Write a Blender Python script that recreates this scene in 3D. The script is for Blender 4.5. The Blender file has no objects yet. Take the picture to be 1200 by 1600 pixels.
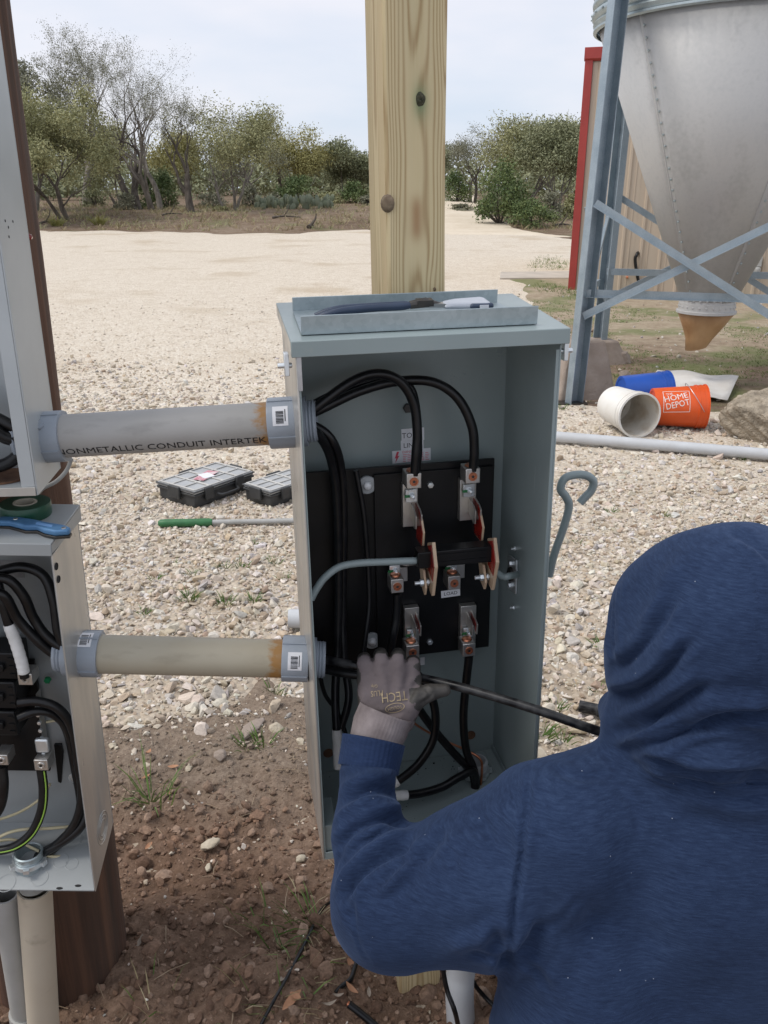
import bpy, math, random
import numpy as np
from mathutils import Matrix, Vector
from mathutils.bvhtree import BVHTree

R = math.radians
rng = random.Random(7)
nrs = np.random.RandomState(11)
scene = bpy.context.scene
C = scene.collection

# ------------------------------------------------------------------ camera, sky, sun, exposure
CAM_H, PITCH, FPX = 1.57, 20.65, 1300.0
cam_data = bpy.data.cameras.new('camera')
cam_data.sensor_fit = 'VERTICAL'
cam_data.sensor_height = 36.0
cam_data.sensor_width = 27.0
cam_data.lens = 36.0 * FPX / 1600.0
cam_data.clip_start = 0.02
cam_data.clip_end = 2000.0
cam = bpy.data.objects.new('camera', cam_data)
cam.location = (0, 0, CAM_H)
cam.rotation_euler = (R(90 - PITCH), 0, 0)
C.objects.link(cam)
scene.camera = cam

SUN_EL, SUN_ROT = 55.0, 262.0     # soft sun behind thin cloud, from the left
world = bpy.data.worlds.new('World')
scene.world = world
world.use_nodes = True
wn, wl = world.node_tree.nodes, world.node_tree.links
wn.clear()
w_out = wn.new('ShaderNodeOutputWorld')
w_bg = wn.new('ShaderNodeBackground')
w_bg.inputs['Strength'].default_value = 0.15
w_sky = wn.new('ShaderNodeTexSky')
w_sky.sky_type = 'NISHITA'
w_sky.sun_disc = False
w_sky.sun_elevation = R(SUN_EL)
w_sky.sun_rotation = R(SUN_ROT)
w_sky.dust_density = 1.5
w_tc = wn.new('ShaderNodeTexCoord')
w_map = wn.new('ShaderNodeMapping')
w_map.inputs['Scale'].default_value = (1.0, 1.0, 3.2)
w_ns = wn.new('ShaderNodeTexNoise')
w_ns.inputs['Scale'].default_value = 2.3
w_ns.inputs['Detail'].default_value = 5.0
w_ns.inputs['Roughness'].default_value = 0.5
w_rmp = wn.new('ShaderNodeValToRGB')
w_rmp.color_ramp.elements[0].position = 0.36
w_rmp.color_ramp.elements[0].color = (3.05, 3.38, 3.95, 1)
w_rmp.color_ramp.elements[1].position = 0.60
w_rmp.color_ramp.elements[1].color = (3.95, 3.92, 4.20, 1)
w_mix = wn.new('ShaderNodeMixRGB')
w_mix.inputs['Fac'].default_value = 0.90
wl.new(w_tc.outputs['Generated'], w_map.inputs['Vector'])
wl.new(w_map.outputs['Vector'], w_ns.inputs['Vector'])
wl.new(w_ns.outputs['Fac'], w_rmp.inputs['Fac'])
wl.new(w_sky.outputs['Color'], w_mix.inputs['Color1'])
wl.new(w_rmp.outputs['Color'], w_mix.inputs['Color2'])
wl.new(w_mix.outputs['Color'], w_bg.inputs['Color'])
wl.new(w_bg.outputs['Background'], w_out.inputs['Surface'])

sun_data = bpy.data.lights.new('sun', 'SUN')
sun_data.energy = 1.5
sun_data.angle = R(25)
sun_data.color = (1.0, 0.95, 0.88)
sun = bpy.data.objects.new('sun', sun_data)
_az, _el = R(SUN_ROT), R(SUN_EL)
_sd = Vector((math.sin(_az) * math.cos(_el), math.cos(_az) * math.cos(_el), math.sin(_el)))
sun.rotation_euler = _sd.to_track_quat('Z', 'Y').to_euler()
sun.location = (0, 0, 30)
C.objects.link(sun)

scene.view_settings.view_transform = 'Standard'
scene.view_settings.look = 'None'
scene.view_settings.exposure = 0.60
scene.view_settings.gamma = 1.0
scene.view_settings.use_curve_mapping = False
scene.render.engine = 'CYCLES'
scene.cycles.use_denoising = True
scene.cycles.max_bounces = 6
scene.cycles.diffuse_bounces = 2

# ------------------------------------------------------------------ surveying: photograph measures -> metres
_ct, _st = math.cos(R(PITCH)), math.sin(R(PITCH))
def ray(px, py):
    u, v = (px - 600) / FPX, (py - 800) / FPX
    return Vector((u, _ct - v * _st, -_st - v * _ct))
def PT(px, py, D):                       # point at distance D in front of the camera
    r = ray(px, py)
    return Vector((0, 0, CAM_H)) + r * (D / r.y)
def PG(px, py, z=0.0):                   # point at height z
    r = ray(px, py)
    return Vector((0, 0, CAM_H)) + r * ((z - CAM_H) / r.z)
def mpp(p):                              # metres per photograph pixel at a point
    return (p.y * _ct + (CAM_H - p.z) * _st) / FPX
def proj(P):                             # Nx3 -> photograph measures
    P = np.asarray(P, float)
    y, z = P[:, 1], P[:, 2] - CAM_H
    dz = y * _ct - z * _st
    up = y * _st + z * _ct
    return np.stack([600 + FPX * P[:, 0] / dz, 800 - FPX * up / dz], 1)
class Frame:                             # a local frame: x along the width, y into the depth, z up
    def __init__(s, o, yaw, tilt=0.0):
        s.m = Matrix.Translation(o) @ Matrix.Rotation(R(yaw), 4, 'Z') @ Matrix.Rotation(R(tilt), 4, 'Y')
        s.i = s.m.inverted()
    def _hit(s, px, py, ax, c):
        o = s.i @ Vector((0, 0, CAM_H)); d = s.i.to_3x3() @ ray(px, py)
        return o + d * ((c - o[ax]) / d[ax])
    def y(s, px, py, c): return s._hit(px, py, 1, c)
    def x(s, px, py, c): return s._hit(px, py, 0, c)
    def z(s, px, py, c): return s._hit(px, py, 2, c)
    def wy(s, px, py, c): return s.m @ s.y(px, py, c)
    def wz(s, px, py, c): return s.m @ s.z(px, py, c)

# ------------------------------------------------------------------ mesh helpers
class MB:
    def __init__(s): s.v = []; s.f = []
    def add(s, vs, fs, M=None):
        b = len(s.v)
        if M is not None: vs = [M @ Vector(v) for v in vs]
        s.v += [tuple(v) for v in vs]; s.f += [tuple(i + b for i in f) for f in fs]
        return s
    def box(s, x0, x1, y0, y1, z0, z1, M=None):
        vs = [(x, y, z) for z in (z0, z1) for y in (y0, y1) for x in (x0, x1)]
        return s.add(vs, [(0, 2, 3, 1), (4, 5, 7, 6), (0, 1, 5, 4), (2, 6, 7, 3), (0, 4, 6, 2), (1, 3, 7, 5)], M)
    def prism(s, poly, t0, t1, axis='z', M=None):       # polygon extruded along an axis
        n = len(poly)
        def mk(a, b, t): return {'z': (a, b, t), 'x': (t, a, b), 'y': (a, t, b)}[axis]
        vs = [mk(a, b, t0) for a, b in poly] + [mk(a, b, t1) for a, b in poly]
        fs = [tuple(range(n))[::-1], tuple(range(n, 2 * n))] + [(i, (i + 1) % n, n + (i + 1) % n, n + i) for i in range(n)]
        return s.add(vs, fs, M)
    def tube(s, pts, rad, n=10, cap=True, M=None, phase=0.0):
        pts = [Vector(p) for p in pts]
        if not hasattr(rad, '__len__'): rad = [rad] * len(pts)
        t0 = (pts[1] - pts[0]).normalized()
        u = t0.orthogonal().normalized() if abs(t0.z) > .9 else t0.cross(Vector((0, 0, 1))).normalized()
        vs = []; m = len(pts)
        for i, p in enumerate(pts):
            t = (pts[min(i + 1, m - 1)] - pts[max(i - 1, 0)])
            t = t.normalized() if t.length > 1e-9 else t0
            u = (u - t * u.dot(t))
            u = u.normalized() if u.length > 1e-6 else t.orthogonal().normalized()
            w = t.cross(u)
            for k in range(n):
                a = 2 * math.pi * k / n + phase
                vs.append(p + (u * math.cos(a) + w * math.sin(a)) * rad[i])
        fs = [(i * n + k, i * n + (k + 1) % n, (i + 1) * n + (k + 1) % n, (i + 1) * n + k) for i in range(m - 1) for k in range(n)]
        if cap: fs += [tuple(range(n))[::-1], tuple((m - 1) * n + k for k in range(n))]
        return s.add(vs, fs, M)
    def lathe(s, prof, n=24, M=None, cap=False, a0=0.0, a1=2 * math.pi):   # (r, z) profile about z
        full = abs(a1 - a0 - 2 * math.pi) < 1e-6
        k = n if full else n + 1
        vs = []; m = len(prof)
        for r, z in prof:
            for i in range(k):
                a = a0 + (a1 - a0) * i / n
                vs.append((r * math.cos(a), r * math.sin(a), z))
        fs = [(j * k + i, j * k + (i + 1) % k, (j + 1) * k + (i + 1) % k, (j + 1) * k + i) for j in range(m - 1) for i in range(n)]
        if cap: fs += [tuple(range(k))[::-1], tuple((m - 1) * k + i for i in range(k))]
        return s.add(vs, fs, M)
    def build(s, name, mat=None, parent=None, smooth=None, bevel=0, recentre=False, seg=2):
        if recentre:
            a = np.array(s.v); c = Vector(((a[:, 0].min() + a[:, 0].max()) / 2, (a[:, 1].min() + a[:, 1].max()) / 2, a[:, 2].min()))
            s.v = [tuple(Vector(v) - c) for v in s.v]
        me = bpy.data.meshes.new(name)
        me.from_pydata([tuple(v) for v in s.v], [], s.f)
        me.validate(); me.update()
        if mat is not None: me.materials.append(mat)
        if smooth is not None:
            me.shade_smooth(); me.set_sharp_from_angle(angle=R(smooth))
        o = bpy.data.objects.new(name, me); C.objects.link(o)
        if parent is not None: o.parent = parent
        if recentre: o.location = c
        if bevel:
            b = o.modifiers.new('bevel', 'BEVEL'); b.width = bevel; b.segments = seg; b.limit_method = 'ANGLE'; b.angle_limit = R(40)
            me.shade_smooth(); me.set_sharp_from_angle(angle=R(smooth or 50))
        return o
def mesh_np(name, V, F, mat, parent=None, smooth=False, cols=None):     # big numpy meshes, tri or quad faces
    V = np.ascontiguousarray(V, np.float32); F = np.ascontiguousarray(F, np.int32); k = F.shape[1]
    me = bpy.data.meshes.new(name)
    me.vertices.add(len(V)); me.vertices.foreach_set('co', V.ravel())
    me.loops.add(F.size); me.loops.foreach_set('vertex_index', F.ravel())
    me.polygons.add(len(F)); me.polygons.foreach_set('loop_start', np.arange(0, F.size, k, dtype=np.int32))
    if smooth: me.polygons.foreach_set('use_smooth', np.ones(len(F), bool))
    else: me.polygons.foreach_set('use_smooth', np.zeros(len(F), bool))
    if cols is not None:
        at = me.color_attributes.new('Tint', 'FLOAT_COLOR', 'POINT')
        cc = np.ones((len(V), 4), np.float32); cc[:, :3] = cols
        at.data.foreach_set('color', cc.ravel())
    me.update(calc_edges=True)
    if mat is not None: me.materials.append(mat)
    o = bpy.data.objects.new(name, me); C.objects.link(o)
    if parent is not None: o.parent = parent
    return o
def thing(name, label, cat, M=None, group=None):
    o = bpy.data.objects.new(name, None); o.empty_display_size = .05; C.objects.link(o)
    if M is not None: o.matrix_world = M if isinstance(M, Matrix) else Matrix.Translation(M)
    return tag(o, label, cat, group)
def tag(o, label, cat, group=None):
    o['label'] = label; o['category'] = cat
    if group: o['group'] = group
    return o
def kind(o, k, label=None):
    o['kind'] = k
    if label: o['label'] = label
    return o
def dup(o, parent=None, M=None):
    c = o.copy(); C.objects.link(c)
    if parent is not None: c.parent = parent
    if M is not None: c.matrix_local = M
    return c
def dup_tree(o, parent=None):
    c = dup(o, parent)
    for ch in list(o.children): dup_tree(ch, c)
    return c
def spline(pts, k=8):                     # Catmull-Rom through the points
    P = [Vector(p) for p in pts]; Q = [P[0] * 2 - P[1]] + P + [P[-1] * 2 - P[-2]]; out = []
    for i in range(1, len(Q) - 2):
        a, b, c, d = Q[i - 1], Q[i], Q[i + 1], Q[i + 2]
        for j in range(k):
            t = j / k
            out.append(.5 * ((2 * b) + (c - a) * t + (2 * a - 5 * b + 4 * c - d) * t * t + (3 * b - a - 3 * c + d) * t ** 3))
    out.append(P[-1]); return out
def frame_to(p, d, up=Vector((0, 0, 1))):  # matrix whose z axis points along d
    z = Vector(d).normalized(); x = up.cross(z)
    x = x.normalized() if x.length > 1e-5 else Vector((1, 0, 0))
    y = z.cross(x); M = Matrix((x, y, z)).transposed().to_4x4(); M.translation = p; return M
def text_geo(s, size, sx=1.0):
    cu = bpy.data.curves.new('t', 'FONT'); cu.body = s; cu.size = size; cu.align_x = 'CENTER'; cu.align_y = 'CENTER'; cu.resolution_u = 2
    ob = bpy.data.objects.new('t', cu); C.objects.link(ob)
    dg = bpy.context.evaluated_depsgraph_get()
    me = bpy.data.meshes.new_from_object(ob.evaluated_get(dg))
    vs = [(v.co.x * sx, v.co.y) for v in me.vertices]; fs = [tuple(p.vertices) for p in me.polygons]
    bpy.data.objects.remove(ob); bpy.data.curves.remove(cu); bpy.data.meshes.remove(me)
    return vs, fs

# value noise
def _h(ix, iy, s):
    n = (ix.astype(np.int64) * 374761393 + iy.astype(np.int64) * 668265263 + s * 974634777) & 0x7fffffff
    n = ((n ^ (n >> 13)) * 1274126177) & 0x7fffffff
    return ((n ^ (n >> 16)) & 0xffff) / 65535.0
def vn(x, y, s=0):
    x = np.asarray(x, float); y = np.asarray(y, float)
    ix, iy = np.floor(x), np.floor(y); fx, fy = x - ix, y - iy
    fx = fx * fx * (3 - 2 * fx); fy = fy * fy * (3 - 2 * fy)
    a, b, c, d = _h(ix, iy, s), _h(ix + 1, iy, s), _h(ix, iy + 1, s), _h(ix + 1, iy + 1, s)
    return (a + (b - a) * fx) * (1 - fy) + (c + (d - c) * fx) * fy - .5
def fbm(x, y, s=0, o=4):
    t = 0; a = 1.0
    for i in range(o):
        t = t + a * vn(x * 2 ** i + 17.3 * i, y * 2 ** i - 9.1 * i, s + i); a *= .5
    return t

# ------------------------------------------------------------------ materials
class X:                                   # tiny expression layer over math nodes
    def __init__(s, nt, sock): s.nt = nt; s.k = sock
    def _op(s, op, *a):
        n = s.nt.nodes.new('ShaderNodeMath'); n.operation = op
        for i, v in enumerate((s,) + a):
            if isinstance(v, X): s.nt.links.new(v.k, n.inputs[i])
            else: n.inputs[i].default_value = v
        return X(s.nt, n.outputs[0])
    def __add__(s, o): return s._op('ADD', o)
    def __sub__(s, o): return s._op('SUBTRACT', o)
    def __mul__(s, o): return s._op('MULTIPLY', o)
    def __pow__(s, o): return s._op('POWER', o)
    def __truediv__(s, o): return s._op('DIVIDE', o)
    def f(s, op, *a): return s._op(op, *a)
    __radd__ = __add__; __rmul__ = __mul__
class Mat:
    def __init__(s, name, base=(.5, .5, .5), rough=.6, metal=0.0, spec=.5):
        s.m = bpy.data.materials.new(name); s.m.use_nodes = True; s.nt = s.m.node_tree
        s.b = s.nt.nodes['Principled BSDF']
        s.b.inputs['Base Color'].default_value = (*base, 1); s.b.inputs['Roughness'].default_value = rough
        s.b.inputs['Metallic'].default_value = metal; s.b.inputs['Specular IOR Level'].default_value = spec
    def n(s, t, **kw):
        n = s.nt.nodes.new('ShaderNode' + t)
        for k, v in kw.items(): setattr(n, k, v)
        return n
    def l(s, a, b): s.nt.links.new(a.k if isinstance(a, X) else a, b)
    def co(s, scale=(1, 1, 1), kind='Object'):
        t = s.n('TexCoord'); m = s.n('Mapping'); m.inputs['Scale'].default_value = scale
        s.l(t.outputs[kind], m.inputs['Vector']); return m.outputs['Vector']
    def xyz(s, vec):
        n = s.n('SeparateXYZ'); s.l(vec, n.inputs[0]); return [X(s.nt, o) for o in n.outputs]
    def comb(s, x, y, z):
        n = s.n('CombineXYZ')
        for i, v in enumerate((x, y, z)):
            if isinstance(v, X): s.l(v, n.inputs[i])
            else: n.inputs[i].default_value = v
        return n.outputs[0]
    def noise(s, vec, scale, detail=4, rough=.55, dist=0.0):
        n = s.n('TexNoise'); n.inputs['Scale'].default_value = scale; n.inputs['Detail'].default_value = detail
        n.inputs['Roughness'].default_value = rough; n.inputs['Distortion'].default_value = dist
        if vec is not None: s.l(vec, n.inputs['Vector'])
        return X(s.nt, n.outputs['Fac'])
    def voro(s, vec, scale, out='Color', feat='F1'):
        n = s.n('TexVoronoi'); n.feature = feat; n.inputs['Scale'].default_value = scale; s.l(vec, n.inputs['Vector'])
        return n.outputs[out]
    def ramp(s, fac, stops):
        n = s.n('ValToRGB'); e = n.color_ramp.elements
        while len(e) < len(stops): e.new(.5)
        for k, (p, c) in zip(e, stops): k.position = p; k.color = (*c, 1) if len(c) == 3 else c
        s.l(fac, n.inputs['Fac']); return n.outputs['Color']
    def mix(s, fac, a, b, mode='MIX'):
        n = s.n('MixRGB', blend_type=mode)
        for v, i in ((fac, 0), (a, 1), (b, 2)):
            if isinstance(v, X): s.l(v, n.inputs[i])
            elif isinstance(v, (int, float)): n.inputs[i].default_value = v
            elif isinstance(v, tuple): n.inputs[i].default_value = (*v, 1)
            else: s.l(v, n.inputs[i])
        return n.outputs[0]
    def col(s, c): s.l(c, s.b.inputs['Base Color']); return s
    def rgh(s, x): s.l(x, s.b.inputs['Roughness']); return s
    def bump(s, h, strength=.3, dist=.01):
        n = s.n('Bump'); n.inputs['Strength'].default_value = strength; n.inputs['Distance'].default_value = dist
        s.l(h, n.inputs['Height']); s.l(n.outputs['Normal'], s.b.inputs['Normal']); return s
def pm(name, c1, c2=None, scale=8, rough=.6, metal=0.0, spec=.5, bump=0.0, bscale=40, bdist=.004, stretch=(1, 1, 1), lo=.35, hi=.65, rvar=0.0):
    m = Mat(name, c1, rough, metal, spec); v = m.co(stretch)
    if c2 is not None: m.col(m.ramp(m.noise(v, scale, 5), [(lo, c1), (hi, c2)]))
    if rvar: m.rgh((m.noise(v, scale * .6, 3) - .5) * (rvar * 2) + rough)
    if bump: m.bump(m.noise(v, bscale, 4), bump, bdist)
    return m.m

def _paint():
    m = Mat('grey_green_paint', (.245, .305, .312), .34); v = m.co(); n = m.noise(v, 6, 5); sc = m.noise(m.co((420, 160, 7)), 1.6, 2, .4); d = m.noise(v, 30, 5, .7); gt = m.noise(v, 9, 2)
    c = m.ramp(n, [(.35, (.275, .328, .328)), (.65, (.245, .297, .298))])
    c = m.mix(m.ramp(d, [(.62, (0, 0, 0)), (.80, (.5, .5, .5))]), c, (.33, .345, .32))
    k = m.n('RGBToBW'); m.l(m.ramp(sc, [(.71, (0, 0, 0)), (.76, (1, 1, 1))]), k.inputs[0]); k2 = m.n('RGBToBW'); m.l(m.ramp(gt, [(.54, (0, 0, 0)), (.62, (1, 1, 1))]), k2.inputs[0])
    c = m.mix(X(m.nt, k.outputs[0]) * X(m.nt, k2.outputs[0]) * .5, c, (.45, .50, .50))
    m.col(c); m.rgh(n * .2 + d * .2 + .13); m.bump(m.noise(v, 500, 3), .05, .0004); return m.m
M_paint = _paint()
M_paint3 = pm('light_grey_paint', (.46, .49, .50), (.40, .43, .44), 7, .36, .15, .5, .05, 400, .0004, rvar=.12)
M_paint2 = pm('mid_grey_paint', (.34, .36, .365), (.29, .31, .315), 7, .40, .1, .5, .05, 400, .0004, rvar=.12)
def _worn():
    m = Mat('worn_grey_paint', (.4, .42, .42), .28, .55)
    v = m.co((1, 1, .25)); n = m.noise(v, 14, 5)
    m.col(m.ramp(n, [(.3, (.42, .42, .40)), (.52, (.56, .54, .50)), (.7, (.38, .40, .41))])); m.rgh(m.noise(v, 25, 4) * .35 + .16)
    return m.m
M_worn = _worn()
def _galv(name, a, b, r=.42):
    m = Mat(name, a, r, .75); v = m.co()
    cells = m.voro(v, 170); g = m.n('RGBToBW'); m.l(cells, g.inputs[0]); k = X(m.nt, g.outputs[0])
    n = m.noise(v, 9, 5)
    m.col(m.ramp(k * .22 + n * .78, [(.25, a), (.72, b)])); m.rgh(n * .3 + (r - .12)); return m.m
M_galv = _galv('galvanised_steel', (.30, .36, .38), (.46, .52, .54))
M_zinc = _galv('bright_zinc', (.62, .66, .68), (.80, .83, .84), .3)
M_leg = _galv('weathered_galvanised_leg', (.27, .33, .37), (.40, .46, .50), .5)
M_alu = pm('brushed_aluminium', (.62, .60, .57), (.50, .48, .45), 40, .36, .85, bump=.05, bscale=300)
M_tinbus = pm('tin_plated_bus', (.60, .58, .54), (.48, .46, .43), 30, .34, .8)
M_copper = pm('copper', (.72, .30, .17), (.55, .2, .11), 60, .35, .9)
M_black = pm('black_phenolic', (.006, .0065, .007), (.010, .010, .011), 20, .36, 0, .28, .05, 200, .0005)
def _rubber(name, dust=0.0, stripe=None):
    m = Mat(name, (.011, .011, .012), .36, 0, .5); v = m.co()
    n = m.noise(v, 60, 5)
    m.b.inputs['Specular IOR Level'].default_value = .4
    m.col(m.ramp(n, [(.4, (.005, .005, .006)), (.68, (.010 + dust, .010 + dust, .011 + dust))])); m.rgh(n * .3 + .20)
    return m.m
M_cable = _rubber('black_cable_jacket')
M_dusty = _rubber('dusty_cable_jacket', .035)
M_green_stripe = pm('green_stripe', (.25, .42, .06), None, rough=.4)
M_whitetape = pm('white_tape', (.74, .74, .73), (.62, .62, .60), 50, .55, bump=.2, bscale=120, bdist=.001)
M_cream = pm('cream_wire', (.58, .52, .34), (.46, .40, .24), 30, .45)
M_red = pm('red_varnish', (.34, .018, .010), (.20, .010, .008), 25, .2, 0, .6)
M_tan = pm('phenolic_board', (.62, .47, .33), (.50, .36, .24), 30, .4, stretch=(1, 1, .3))
M_label = pm('label_paper', (.76, .77, .80), (.70, .71, .74), 60, .5)
M_ink = pm('black_ink', (.012, .012, .014), None, rough=.6)
M_pink = pm('red_ink', (.62, .06, .10), None, rough=.5)
M_pink2 = pm('faded_red_ink', (.70, .28, .33), None, rough=.5)
M_nylon = pm('white_nylon', (.74, .75, .76), (.66, .67, .69), 40, .3)
M_nylon_t = pm('clear_grey_nylon', (.36, .38, .39), (.30, .32, .33), 40, .3)
M_coupling = pm('grey_pvc_fitting', (.31, .35, .40), (.275, .31, .355), 12, .42, 0, .5, .05, 200)
def _conduit(name, base, dirt, x0=None):
    m = Mat(name, base, .5); v = m.co((1, 1, 1)); n = m.noise(v, 5, 6); n2 = m.noise(m.co((.35, 1, 1)), 26, 5); n5 = m.noise(m.co((.6, 1.0, 1.0)), 38, 5, .65)
    c = m.ramp(n, [(.35, base), (.7, dirt)])
    c = m.mix(m.ramp(n2, [(.60, (0, 0, 0)), (.78, (1, 1, 1))]), c, tuple(x * .72 for x in dirt))
    if x0 is not None:                     # rust-coloured primer ring near the far coupling
        x, y, z = m.xyz(m.co())
        d = (x - x0 - .006 + (n5 - .5) * .055).f('ABSOLUTE')
        c = m.mix((d * -1 + .0165).f('MULTIPLY', 95).f('MAXIMUM', 0).f('MINIMUM', .95) * (n5 * 2.4 - .25).f('MAXIMUM', .15).f('MINIMUM', 1), c, (.33, .165, .04))
    m.col(c); return m
M_beige = _conduit('beige_pvc', (.52, .47, .38), (.46, .40, .31)).m
M_greypvc = pm('weathered_grey_pvc', (.40, .40, .39), (.33, .33, .31), 9, .55)
M_whitepvc = pm('pale_grey_pvc', (.53, .55, .57), (.47, .48, .49), 8, .45)
M_navygrip = pm('navy_rubber_grip', (.03, .05, .09), (.02, .035, .07), 20, .45)
M_tool = pm('grey_tool_body', (.42, .45, .50), (.35, .38, .43), 20, .45)
M_steel_dark = pm('dark_tool_steel', (.06, .06, .06), (.10, .09, .08), 40, .4, .8)
M_steel = pm('tool_steel', (.5, .5, .5), (.4, .4, .41), 40, .3, .9)
M_blue = pm('blue_anodised', (.09, .22, .40), (.055, .15, .30), 45, .5, .2, bump=.1, bscale=90)
M_blueprint = pm('worn_blue_print', (.16, .32, .58), None, rough=.5)
M_greentape = pm('green_tape', (.008, .055, .032), (.012, .07, .04), 30, .35)
M_tapecore = pm('cardboard_core', (.50, .46, .38), (.42, .38, .30), 30, .7)
M_rust = pm('rusty_steel', (.10, .045, .025), (.22, .12, .07), 30, .75, .2, bump=.2)
M_hole = pm('hole_shade', (.02, .02, .02), None, rough=.9)  # flat near-black discs: the shade inside small holes is put into the colour

def _pole():
    m = Mat('creosote_wood', (.1, .05, .03), .8)
    x, y, z = m.xyz(m.co()); v = m.comb(x, y, z * .035)
    n = m.noise(v, 34, 7, .65); n2 = m.noise(m.co((1, 1, .25)), 5, 4); n3 = m.noise(v, 90, 3)
    c = m.ramp(n, [(.32, (.018, .009, .006)), (.5, (.075, .032, .018)), (.68, (.145, .066, .035))])
    c = m.mix(m.ramp(n2, [(.35, (0, 0, 0)), (.75, (.5, .5, .5))]), c, (.09, .065, .047))
    m.col(c); m.bump(n + n3 * .4, .7, .006); return m.m
M_pole = _pole()
M_knot = pm('dark_knot', (.018, .025, .010), (.06, .055, .03), 160, .7, bump=.5, bscale=200)
M_knot2 = pm('grey_knot', (.22, .17, .11), (.12, .08, .05), 90, .7, bump=.4, bscale=200)

def _tinted(name, rough=.85, bscale=90, b=.4, amt=.25, mul=(1, 1, 1)):
    m = Mat(name, (.5, .5, .5), rough, 0, .3); a = m.n('VertexColor'); a.layer_name = 'Tint'
    n = m.noise(m.co(), bscale, 4)
    m.col(m.mix(1.0, a.outputs['Color'], m.ramp(n, [(.3, (1 - amt,) * 3), (.7, (1, 1, 1))]), 'MULTIPLY'))
    m.bump(n, b, .004); return m.m
M_stone = _tinted('limestone_chips')
M_clod = _tinted('soil_clods', .95, 150, .6, .4)
M_leafdry = _tinted('dry_plant_bits', .8, 60, .1, .2)

def _gravel():
    m = Mat('crushed_limestone', (.5, .42, .32), .9, 0, .25); v = m.co()
    bw = m.n('RGBToBW'); m.l(m.voro(v, 44), bw.inputs[0]); k1 = X(m.nt, bw.outputs[0])
    bw2 = m.n('RGBToBW'); m.l(m.voro(v, 9), bw2.inputs[0]); k2 = X(m.nt, bw2.outputs[0])
    e = X(m.nt, m.voro(v, 44, 'Distance')); big = m.noise(v, .45, 5); mid = m.noise(v, 3.0, 5)
    c = m.ramp(k1 * .6 + k2 * .2 + mid * .2, [(.2, (.50, .42, .325)), (.5, (.65, .575, .47)), (.8, (.73, .67, .575))])
    c = m.mix(m.ramp(big, [(.54, (0, 0, 0)), (.68, (.6, .6, .6))]), c, (.46, .365, .25))
    x, y, z = m.xyz(v)
    c = m.mix(((y - 6.5) * -.16 + (big - .5) * .6).f('MAXIMUM', 0).f('MINIMUM', .8), c, m.ramp(mid, [(.35, (.27, .21, .15)), (.65, (.42, .345, .26))]))
    m.col(c); m.bump(e * -1 + k1 * .5 + mid * .8, .7, .018); return m.m
M_gravel = _gravel()
def _road():
    m = Mat('packed_caliche', (.6, .5, .38), .9, 0, .2); v = m.co()
    n = m.noise(v, .6, 6); n2 = m.noise(v, 6, 5)
    m.col(m.ramp(n * .6 + n2 * .4, [(.35, (.56, .475, .36)), (.6, (.68, .60, .48))])); m.bump(n2, .5, .03); return m.m
M_road = _road()
def _soil():
    m = Mat('dug_brown_soil', (.08, .05, .03), .97, 0, .15); v = m.co()
    n = m.noise(v, 3, 6, .6); n2 = m.noise(v, 60, 6, .7); sp = m.noise(v, 190, 3, .6)
    c = m.ramp(n, [(.35, (.190, .120, .082)), (.65, (.315, .213, .153))])
    c = m.mix(m.ramp(n2, [(.35, (.7, .7, .7)), (.65, (0, 0, 0))]), c, (.10, .062, .042))
    x, y, z = m.xyz(v)
    edge = ((y - 1.62) * 2.6 + (n - .5) * 2.0).f('MAXIMUM', 0).f('MINIMUM', 1)
    c = m.mix(edge * .8, c, m.ramp(n2, [(.35, (.19, .145, .11)), (.65, (.33, .27, .21))]))
    c = m.mix(m.ramp(sp, [(.66, (0, 0, 0)), (.72, (1, 1, 1))]), c, (.36, .28, .21))
    m.col(c); m.bump(n2 + sp * .3, .9, .012); return m.m
M_soil = _soil()
def _scrub():
    m = Mat('brown_scrub_ground', (.2, .14, .1), .95, 0, .15); v = m.co()
    n = m.noise(v, .22, 6, .65); n2 = m.noise(v, 2.2, 6, .7); n3 = m.noise(v, 9, 4, .7)
    c = m.ramp(n * .5 + n2 * .5, [(.33, (.115, .078, .052)), (.5, (.20, .145, .10)), (.66, (.30, .24, .18))])
    c = m.mix(m.ramp(n3, [(.60, (0, 0, 0)), (.68, (1, 1, 1))]), c, (.42, .36, .29))
    c = m.mix(m.ramp(m.noise(v, .5, 5), [(.56, (0, 0, 0)), (.68, (.6, .6, .6))]), c, (.15, .16, .075))
    m.col(c); m.bump(n3 + n2, .8, .08); return m.m
M_scrub = _scrub()
def _yard():
    m = Mat('yard_dirt', (.2, .15, .1), .95, 0, .15); v = m.co()
    n = m.noise(v, .7, 6, .6); n2 = m.noise(v, 9, 6, .7); n3 = m.noise(v, 30, 4, .7)
    x, y, z = m.xyz(v)
    c = m.ramp(n2, [(.35, (.17, .118, .083)), (.6, (.275, .205, .148))])
    pale = m.mix(1.0, m.ramp(n2, [(.35, (.30, .235, .165)), (.65, (.43, .36, .265))]), (1, 1, 1), 'MULTIPLY')
    c = m.mix(((y - 8.2) * .45 + (n - .5) * 3).f('MAXIMUM', 0).f('MINIMUM', 1), c, pale)
    c = m.mix(m.ramp(n3, [(.64, (0, 0, 0)), (.70, (.8, .8, .8))]), c, (.45, .38, .30))
    gr = m.noise(v, .9, 4)
    c = m.mix(m.ramp(gr, [(.49, (0, 0, 0)), (.60, (.7, .7, .7))]), c, (.15, .185, .07))
    m.col(c); m.bump(n3 + n2, .8, .03); return m.m
M_yard = _yard()

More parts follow.
